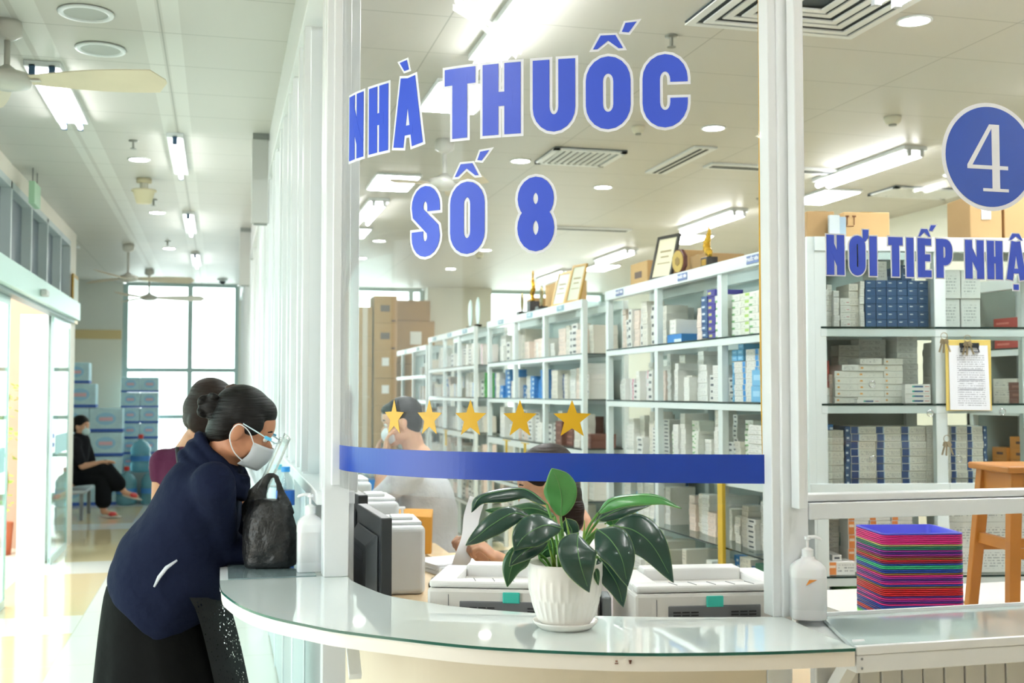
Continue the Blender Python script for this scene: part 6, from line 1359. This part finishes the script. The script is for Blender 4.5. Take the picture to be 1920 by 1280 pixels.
# lace overlay at the front edge of the skirt
lm_ = bpy.data.materials.new('black_lace'); lm_.use_nodes = True; nt = lm_.node_tree; pb_ = nt.nodes['Principled BSDF']; pb_.inputs['Base Color'].default_value = hexc('0b0c0d'); pb_.inputs['Roughness'].default_value = .8
vn = nt.nodes.new('ShaderNodeTexVoronoi'); vn.feature = 'DISTANCE_TO_EDGE'; vn.inputs['Scale'].default_value = 95; tcn = nt.nodes.new('ShaderNodeTexCoord'); nt.links.new(tcn.outputs['Object'], vn.inputs['Vector'])
mt_ = nt.nodes.new('ShaderNodeMath'); mt_.operation = 'LESS_THAN'; mt_.inputs[1].default_value = .36; nt.links.new(vn.outputs['Distance'], mt_.inputs[0]); nt.links.new(mt_.outputs[0], pb_.inputs['Alpha'])
lc = MB(); rs = []
for i in range(16):
    t = i / 15; x = 400 + 58 * min(1, t * 1.5) ** .7; y = 1120 + t * 330
    a = at(x - 45, y, D1 - .16); c = at(x, y, D1 - .03); b2 = at(x - 22, y, D1 - .12); wv = .006 * math.sin(i * 1.9); rs.append([a, b2 + RIGHT * wv, c + RIGHT * wv * 1.5, c + FWD * .12])
lc.rings(rs, cap=False, closed=False); rel(lc, p1).build('lace_panel', lm_, p1, smooth=True)
for sd in (-.085, .085):
    an = Vector((hip.x + sd * .3, hip.y, .0)) + FWD * sd * .4
    sb = MB().ell(an + RIGHT * .05 + UP * .018, (.125, .045, .018), basis(RIGHT, UP)); rel(sb, p1).build('shoe', BLK, p1, smooth=True)
# black bag on the ledge
bp_ = onz(512, 1055, .96); bg_ = thing('plastic_bag', 'crumpled black plastic bag standing on the counter before the leaning woman', 'bag', (bp_.x, bp_.y, TOPZ + .003))
BM = mat('black_bag_plastic', '1a1b1c', .38, spec=.5, bump=.9, bscale=11); BM.node_tree.nodes['Bump'].inputs['Distance'].default_value = .03
g = MB(); DB = D1 - .06
def bs(x0, x1, y, dd, dp, sk=0): return (((x0 + x1) / 2), y, DB, (x1 - x0) / 2, sk, dp)
g.rings(garment([bs(464, 552, 1061, 0, .045, -2), bs(459, 558, 1053, 0, .060, -2), bs(458, 560, 1015, 0, .064), bs(460, 552, 975, 0, .055), bs(466, 540, 950, 0, .040), bs(474, 528, 938, 0, .022)], n=48, k=2.3))
g.tube([at(478, 955, DB), at(482, 925, DB), at(494, 903, DB), at(506, 891, DB), at(514, 888, DB)], [.030, .028, .018, .010, .006], 12, flat=.45)
g.tube([at(536, 965, DB), at(530, 935, DB), at(524, 910, DB), at(517, 892, DB), at(510, 888, DB)], [.026, .017, .010, .007, .006], 12, flat=.45)
g.tube([at(474, 935, DB + .02), at(462, 950, DB + .03), at(457, 978, DB + .02)], [.02, .016, .006], 10, flat=.6)
rel(g, bg_); go2 = g.build('bag_body', BM, bg_, smooth=True); remesh(go2, .004, 1, .5)
tx2 = bpy.data.textures.new('bag_crumple', 'VORONOI'); tx2.noise_scale = .07; tx2.distance_metric = 'DISTANCE'
d2 = go2.modifiers.new('crumple', 'DISPLACE'); d2.texture = tx2; d2.strength = .011; d2.mid_level = .4
# ---------------- woman in maroon behind
D2 = 5.15
hc2 = at(398, 765, D2); p2 = thing('person', 'woman with brown bob hair and maroon T-shirt standing behind the leaning woman', 'person', (hc2.x - .12, hc2.y + .1, 0))
RH2 = basis(RIGHT * .75 + FWD * .45 - UP * .45, UP + RIGHT * .35); b = MB(); head_parts(b, hc2, RH2, .98)
nk2 = at(372, 832, D2 + .02); b.limb([hc2 + RH2 @ Vector((-.02, 0, -.05)), nk2], [.052, .058]); b.limb([nk2, at(348, 900, D2 + .03), at(335, 1000, D2 + .03), at(335, 1075, D2 + .03)], [.08, .13, .125, .13])
sN = at(308, 868, D2 - .02); eN = at(300, 985, D2 - .05); wN = at(345, 1010, D2 - .1); b.limb([sN, eN, wN], [.052, .042, .030]); hand(b, wN, wN - eN, UP * -1, .92, .4, 1)
sF = at(415, 868, D2 + .2); eF = at(440, 960, D2 + .2); wF = at(480, 930, D2 + .15); b.limb([sF, eF, wF], [.05, .04, .03]); hand(b, wF, wF - eF, UP * -1, .92, .4, -1)
hp2 = at(335, 1080, D2 + .03)
for sd in (-.09, .09):
    an = Vector((hp2.x, hp2.y, .08)) + RIGHT * sd; leg(b, hp2 + RIGHT * sd, (hp2 + RIGHT * sd + an) / 2, an, an + FWD * .12 + RIGHT * .05 - UP * .05)
remesh(rel(b, p2).build('body', SKIN, p2, smooth=True), .008, 3, .5); eyes(p2, hc2 - Vector(p2.location), RH2, .98)
h = MB(); hs = lambda p, r: h.ell(hc2 + RH2 @ Vector(p), r, RH2, 20, 14)
hs((-.02, 0, .04), (.108, .092, .092)); hs((-.04, 0, -.02), (.085, .094, .09)); hs((-.03, .06, -.07), (.06, .035, .06)); hs((-.03, -.06, -.07), (.06, .035, .06)); hs((-.05, 0, -.07), (.05, .07, .06)); hs((.04, 0, .075), (.045, .07, .035))
remesh(rel(h, p2).build('hair', HAIR2, p2, smooth=True), .008, 3)
mo2 = MB().ell(hc2 + RH2 @ Vector((.075, 0, -.06)), (.042, .055, .05), RH2, 16, 10); rel(mo2, p2).build('face_mask', MASK, p2, smooth=True)
MAR = fabric('maroon_jersey', '4f1e38', .85, .4, 7); j = MB(); j.rings(garment([(345, 1085, D2 + .03, 58, 4, .15), (348, 1030, D2 + .03, 54, 4, .15), (356, 940, D2 + .03, 48, 0, .14), (356, 885, D2 + .03, 60, -2, .15), (360, 848, D2 + .03, 62, -4, .12), (368, 832, D2 + .03, 34, -4, .08)]))
j.limb([sN, sN * .82 + eN * .18], [.068, .062]); j.limb([sF, (sF + eF) / 2], [.068, .060]); remesh(rel(j, p2).build('t_shirt', MAR, p2, smooth=True), .011, 4)
rel(MB().tube([at(332, 838, D2 - .11), at(336, 875, D2 - .14), at(342, 940, D2 - .16), at(352, 1040, D2 - .15)], .009, 8, flat=.4), p2).build('bag_strap', BLK, p2, smooth=True)
tr = MB()
for sd in (-.09, .09):
    an = Vector((hp2.x, hp2.y, .09)) + RIGHT * sd; tr.limb([hp2 + RIGHT * sd * .8, (hp2 + RIGHT * sd + an) / 2, an], [.12, .09, .07])
remesh(rel(tr, p2).build('trousers', fabric('dark_trousers', '23262c', .85, .3, 6), p2, smooth=True), .014, 3)
for sd in (-.09, .09):
    an = Vector((hp2.x, hp2.y, .0)) + RIGHT * sd; rel(MB().ell(an + FWD * .05 + RIGHT * .02 + UP * .022, (.12, .045, .022), basis(FWD, UP)), p2).build('shoe', BLK, p2, smooth=True)
# ---------------- seated person far away
D3 = 13.9
hc3 = at(153, 798, D3); p3 = thing('person', 'masked person in black sitting cross-legged in red slippers far down the corridor', 'person', (hc3.x, hc3.y, 0))
b = MB(); RH3 = basis(RIGHT * .95 - FWD * .3 - UP * .15, UP); head_parts(b, hc3, RH3, 1.0); nk = hc3 - UP * .17 - RIGHT * .02; hp = Vector((hc3.x - .10, hc3.y, .50))
b.limb([hc3 - UP * .05, nk], [.05, .055]); b.limb([nk - UP * .04, nk * .5 + hp * .5, hp], [.10, .12, .14])
kn1 = hp + RIGHT * .42 + UP * .10 - FWD * .08; an1 = onz(196, 925, .22); an1 = Vector((hp.x + .62, hp.y - .15, .30)); kn2 = hp + RIGHT * .40 - UP * .0 - FWD * .06; an2 = Vector((hp.x + .38, hp.y - .15, .08))
b.limb([hp + UP * .02, kn1, an1], [.09, .06, .035]); b.limb([an1, an1 + RIGHT * .15 - UP * .05], [.033, .022]); b.limb([hp, kn2, an2], [.09, .06, .038]); b.limb([an2, an2 + RIGHT * .16 - UP * .05], [.033, .022])
for sd in (-1, 1):
    s_ = nk - UP * .05 + FWD * sd * .17; e_ = s_ + RIGHT * .10 - UP * .26; w2 = kn1 + FWD * sd * .05 + UP * .07; b.limb([s_, e_, w2], [.048, .04, .028]); hand(b, w2, w2 - e_, UP * -1, .95, .3, sd)
remesh(rel(b, p3).build('body', SKIN2, p3, smooth=True), .012, 2, .5); eyes(p3, hc3 - Vector(p3.location), RH3)
h = MB().ell(hc3 + RH3 @ Vector((-.02, 0, .045)), (.105, .09, .085), RH3).ell(hc3 + RH3 @ Vector((-.05, 0, -.02)), (.07, .085, .08), RH3); rel(h, p3).build('hair', HAIR, p3, smooth=True)
rel(MB().ell(hc3 + RH3 @ Vector((.072, 0, -.055)), (.045, .058, .05), RH3), p3).build('face_mask', mat('mask_pale_blue', 'c4dcdc', .8), p3, smooth=True)
j = MB(); j.limb([nk - UP * .03, nk * .5 + hp * .5, hp + UP * .03], [.13, .15, .16]); j.limb([nk - UP * .04 - FWD * .15, nk - UP * .04 + FWD * .15], [.08, .08])
for sd in (-1, 1): s_ = nk - UP * .05 + FWD * sd * .17; j.limb([s_, s_ + RIGHT * .08 - UP * .20], [.07, .06])
remesh(rel(j, p3).build('shirt', fabric('black_shirt', '1b1c20', .85, .3, 6), p3, smooth=True), .016, 3)
tr = MB(); tr.limb([hp, kn1, kn1 * .35 + an1 * .65], [.13, .10, .10]); tr.limb([hp, kn2, kn2 * .3 + an2 * .7], [.13, .095, .10]); remesh(rel(tr, p3).build('trousers', fabric('black_trousers', '15171a', .85, .3, 6), p3, smooth=True), .016, 3)
for an in (an1, an2):
    rel(MB().ell(an + RIGHT * .09 - UP * .062, (.13, .045, .012), basis(RIGHT * 1 - UP * (.25 if an is an1 else 0), UP)), p3).build('slipper', mat('slipper_sole', 'd9d0c0', .6), p3, smooth=True)
    rel(MB().ell(an + RIGHT * .11 - UP * .035, (.05, .05, .03), basis(RIGHT * 1 - UP * (.25 if an is an1 else 0), UP)), p3).build('slipper_strap', mat('slipper_red', 'dd4a4a', .5), p3, smooth=True)
ch = thing('waiting_bench', 'grey waiting bench under the seated person far down the corridor', 'bench', (hp.x - .05, hp.y, 0))
MB().bb(-.25, .25, -.4, .5, .31, .35).build('seat', GREYP, ch, bevel=.01); MB().bb(-.27, -.24, -.4, .5, .37, .75).build('backrest', GREYP, ch, bevel=.01)
for sx in (-.2, .2):
    for sy in (-.35, .45): MB().bb(sx - .02, sx + .02, sy - .02, sy + .02, 0, .33).build('leg', mat('bench_leg', '8a8f92', .4, metal=.5), ch)
# ---------------- man in white coat, hands to his face
D4 = 6.0; LEFT = -RIGHT
hc4 = at(752, 790, D4); p4 = thing('person', 'pharmacist in white coat with short dark hair, hands raised to a face mask', 'person', (hc4.x + .1, hc4.y + .05, 0))
RH4 = basis(LEFT * .95 - FWD * .15 - UP * .22, UP - RIGHT * .2); b = MB(); head_parts(b, hc4, RH4, 1.0)
nk4 = at(782, 862, D4 + .02); hp4 = at(815, 1085, D4 + .03); b.limb([hc4 + RH4 @ Vector((-.03, 0, -.05)), nk4], [.055, .062]); b.limb([nk4, at(800, 920, D4 + .03), at(812, 1000, D4 + .03), hp4], [.09, .125, .12, .13])
s4 = at(770, 885, D4 - .17); e4 = at(712, 935, D4 - .16); w4 = at(722, 852, D4 - .06); b.limb([s4, e4, w4], [.05, .04, .029]); hand(b, w4, at(728, 800, D4 - .06) - w4, RIGHT, .95, .35, 1)
s5 = at(800, 885, D4 + .19); e5 = at(725, 940, D4 + .12); w5 = at(706, 860, D4 + .03); b.limb([s5, e5, w5], [.05, .04, .029]); hand(b, w5, at(714, 808, D4 + .03) - w5, RIGHT, .95, .4, -1)
for sd in (-.09, .09):
    an = Vector((hp4.x, hp4.y, .08)) + FWD * sd + RIGHT * .1; b.limb([hp4 + FWD * sd, (hp4 + FWD * sd + an) / 2 - RIGHT * .10, an], [.09, .06, .04]); b.limb([an, an - RIGHT * .15 - UP * .05], [.036, .024])
remesh(rel(b, p4).build('body', SKIN2, p4, smooth=True), .0065, 2, .5); eyes(p4, hc4 - Vector(p4.location), RH4)
h = MB(); hs = lambda p, r: h.ell(hc4 + RH4 @ Vector(p), r, RH4, 20, 14); hs((-.022, 0, .045), (.102, .086, .084)); hs((-.055, 0, -.005), (.058, .080, .075)); hs((.04, 0, .075), (.05, .066, .034)); hs((-.06, 0, -.05), (.035, .055, .035))
remesh(rel(h, p4).build('hair', HAIR, p4, smooth=True), .007, 3)
rel(MB().ell(hc4 + RH4 @ Vector((.070, 0, -.055)), (.048, .056, .048), RH4), p4).build('face_mask', mat('mask_white', 'e0e3e6', .8), p4, smooth=True)
COAT = fabric('white_coat', 'cfd0d4', .85, .5, 5)
j = MB(); j.rings(garment([(800, 1120, D4 + .03, 62, 8, .20), (808, 1060, D4 + .03, 56, 4, .19), (806, 990, D4 + .03, 52, 4, .18), (800, 930, D4 + .03, 54, 8, .20), (792, 890, D4 + .03, 48, 10, .20), (786, 868, D4 + .03, 32, 12, .12), (784, 856, D4 + .02, 24, 10, .08)]))
j.limb([s4, (s4 + e4) / 2, e4], [.075, .068, .060]); j.limb([s5, e5], [.072, .060]); jo4 = rel(j, p4).build('white_coat', COAT, p4, smooth=True); remesh(jo4, .011, 4)
dm = jo4.modifiers.new('folds', 'DISPLACE'); dm.texture = tx; dm.strength = .02
tr = MB()
for sd in (-.09, .09):
    an = Vector((hp4.x, hp4.y, .09)) + FWD * sd + RIGHT * .1; tr.limb([hp4 + FWD * sd * .8, (hp4 + FWD * sd + an) / 2 - RIGHT * .1, an], [.12, .085, .07])
remesh(rel(tr, p4).build('trousers', fabric('dark_trousers', '23262c'), p4, smooth=True), .014, 3)
for sd in (-.09, .09): rel(MB().ell(Vector((hp4.x, hp4.y, .024)) + FWD * sd + RIGHT * .04, (.12, .045, .024), basis(LEFT, UP)), p4).build('shoe', BLK, p4, smooth=True)
# ---------------- woman seated behind the plant
D5 = 3.95
hc5 = at(1022, 905, D5); p5 = thing('person', 'long-haired woman in white blouse seated behind the plant, holding a paper strip', 'person', (hc5.x + .05, hc5.y + .05, 0))
RH5 = basis(LEFT * .95 - FWD * .1 - UP * .35, UP - RIGHT * .3); b = MB(); head_parts(b, hc5, RH5, .97)
nk5 = at(1066, 988, D5 + .02); hp5 = at(1100, 1190, D5 + .05); b.limb([hc5 + RH5 @ Vector((-.03, 0, -.05)), nk5], [.05, .055]); b.limb([nk5, at(1085, 1060, D5 + .04), hp5], [.085, .12, .13])
s6 = at(1035, 1020, D5 - .15); e6 = at(1005, 1092, D5 - .12); w6 = at(930, 1046, D5 - .16); b.limb([s6, e6, at(960, 1066, D5 - .14), w6], [.048, .042, .036, .025]); hand(b, w6, at(898, 1018, D5 - .18) - w6, LEFT * .5 - UP * .8 + FWD * .3, .88, .95, -1)
s7 = at(1060, 1020, D5 + .18); e7 = at(960, 1085, D5 + .15); w7 = at(888, 1030, D5 + .0); b.limb([s7, e7, w7], [.048, .04, .025]); hand(b, w7, at(868, 1008, D5 - .05) - w7, LEFT * .2 - UP * .9 - FWD * .2, .88, 1.0, 1)
for sd in (-.1, .1):
    kn = hp5 + FWD * sd - RIGHT * .40 + UP * .0; an = kn - UP * (kn.z - .08); b.limb([hp5 + FWD * sd, kn, an], [.09, .06, .04]); b.limb([an, an - RIGHT * .13 - UP * .05], [.035, .024])
remesh(rel(b, p5).build('body', SKIN2, p5, smooth=True), .0052, 2, .5); eyes(p5, hc5 - Vector(p5.location), RH5, .97)
h = MB(); hs = lambda p, r: h.ell(hc5 + RH5 @ Vector(p), r, RH5, 20, 14); hs((-.02, 0, .045), (.104, .090, .086)); hs((-.055, 0, -.01), (.065, .088, .085)); hs((.035, 0, .075), (.05, .07, .035))
for (px, py, r_, dd) in ((1062, 930, .055, -.05), (1072, 955, .045, -.06), (1078, 975, .032, -.06), (1062, 930, .05, .05), (1075, 960, .04, .05)): h.ell(at(px, py, D5 + dd), (r_, r_, r_ * 1.3))
remesh(rel(h, p5).build('hair', HAIR2, p5, smooth=True), .007, 3)
rel(MB().ell(hc5 + RH5 @ Vector((.070, 0, -.055)), (.046, .056, .048), RH5), p5).build('face_mask', mat('mask_white', 'e0e3e6', .8), p5, smooth=True)
j = MB(); j.rings(garment([(1105, 1200, D5 + .05, 78, 0, .17), (1095, 1120, D5 + .05, 70, 0, .16), (1085, 1050, D5 + .04, 74, 6, .19), (1078, 1010, D5 + .03, 60, 8, .19), (1070, 990, D5 + .02, 36, 10, .11), (1066, 978, D5 + .02, 28, 8, .075)]))
j.limb([s6, (s6 + e6) / 2, e6, e6 * .6 + at(960, 1066, D5 - .14) * .4], [.072, .066, .056, .048]); j.limb([s7, e7], [.07, .052]); jo5 = rel(j, p5).build('blouse', fabric('white_blouse', 'e4e2e6', .8, .4, 7), p5, smooth=True); remesh(jo5, .009, 4)
tr = MB()
for sd in (-.1, .1): kn = hp5 + FWD * sd - RIGHT * .40; tr.limb([hp5 + FWD * sd * .8, kn, kn - UP * (kn.z - .12)], [.12, .08, .07])
remesh(rel(tr, p5).build('trousers', fabric('dark_trousers', '23262c'), p5, smooth=True), .014, 3)
for sd in (-.1, .1): kn = hp5 + FWD * sd - RIGHT * .45; rel(MB().ell(Vector((kn.x, kn.y, .024)), (.11, .042, .024), basis(LEFT, UP)), p5).build('shoe', BLK, p5, smooth=True)
ch = thing('office_stool', 'dark round office stool under the seated woman', 'stool', (hp5.x, hp5.y, 0)); sz = hp5.z - .14
MB().lathe([(.001, sz - .05), (.19, sz - .05), (.20, sz - .02), (.19, sz), (.001, sz)], n=32).build('seat', BLK, ch, smooth=True); MB().lathe([(.03, .05), (.03, sz - .05)], n=14).build('column', mat('bench_leg', '8a8f92', .4, metal=.5), ch)
for k in range(5): a = k * 2 * PI / 5; MB().tube([(0, 0, .07), (.26 * math.cos(a), .26 * math.sin(a), .03)], [.02, .014], 8).build('leg', BLK, ch)
# paper strip in her hands
ps = MB(); C_ = crom([tuple(at(895, 934, D5 + .02)), tuple(at(884, 970, D5 - .03)), tuple(at(880, 1010, D5 - .12)), tuple(at(868, 1045, D5 - .17)), tuple(at(855, 1085, D5 - .14))], 6); wv = .026
ps.rings([[Vector(c) + RIGHT * wv * sx + UP * wv * .35 * sx * -1 + FWD * oy for sx, oy in ((-1, 0), (1, 0), (1, .001), (-1, .001))] for c in C_])
o = ps.build('paper_strip', mat('paper_e8e9ec', 'e8e9ec', .6), None, angle=40); tag(o, 'long white paper strip held in the hands of the seated woman', 'paper')
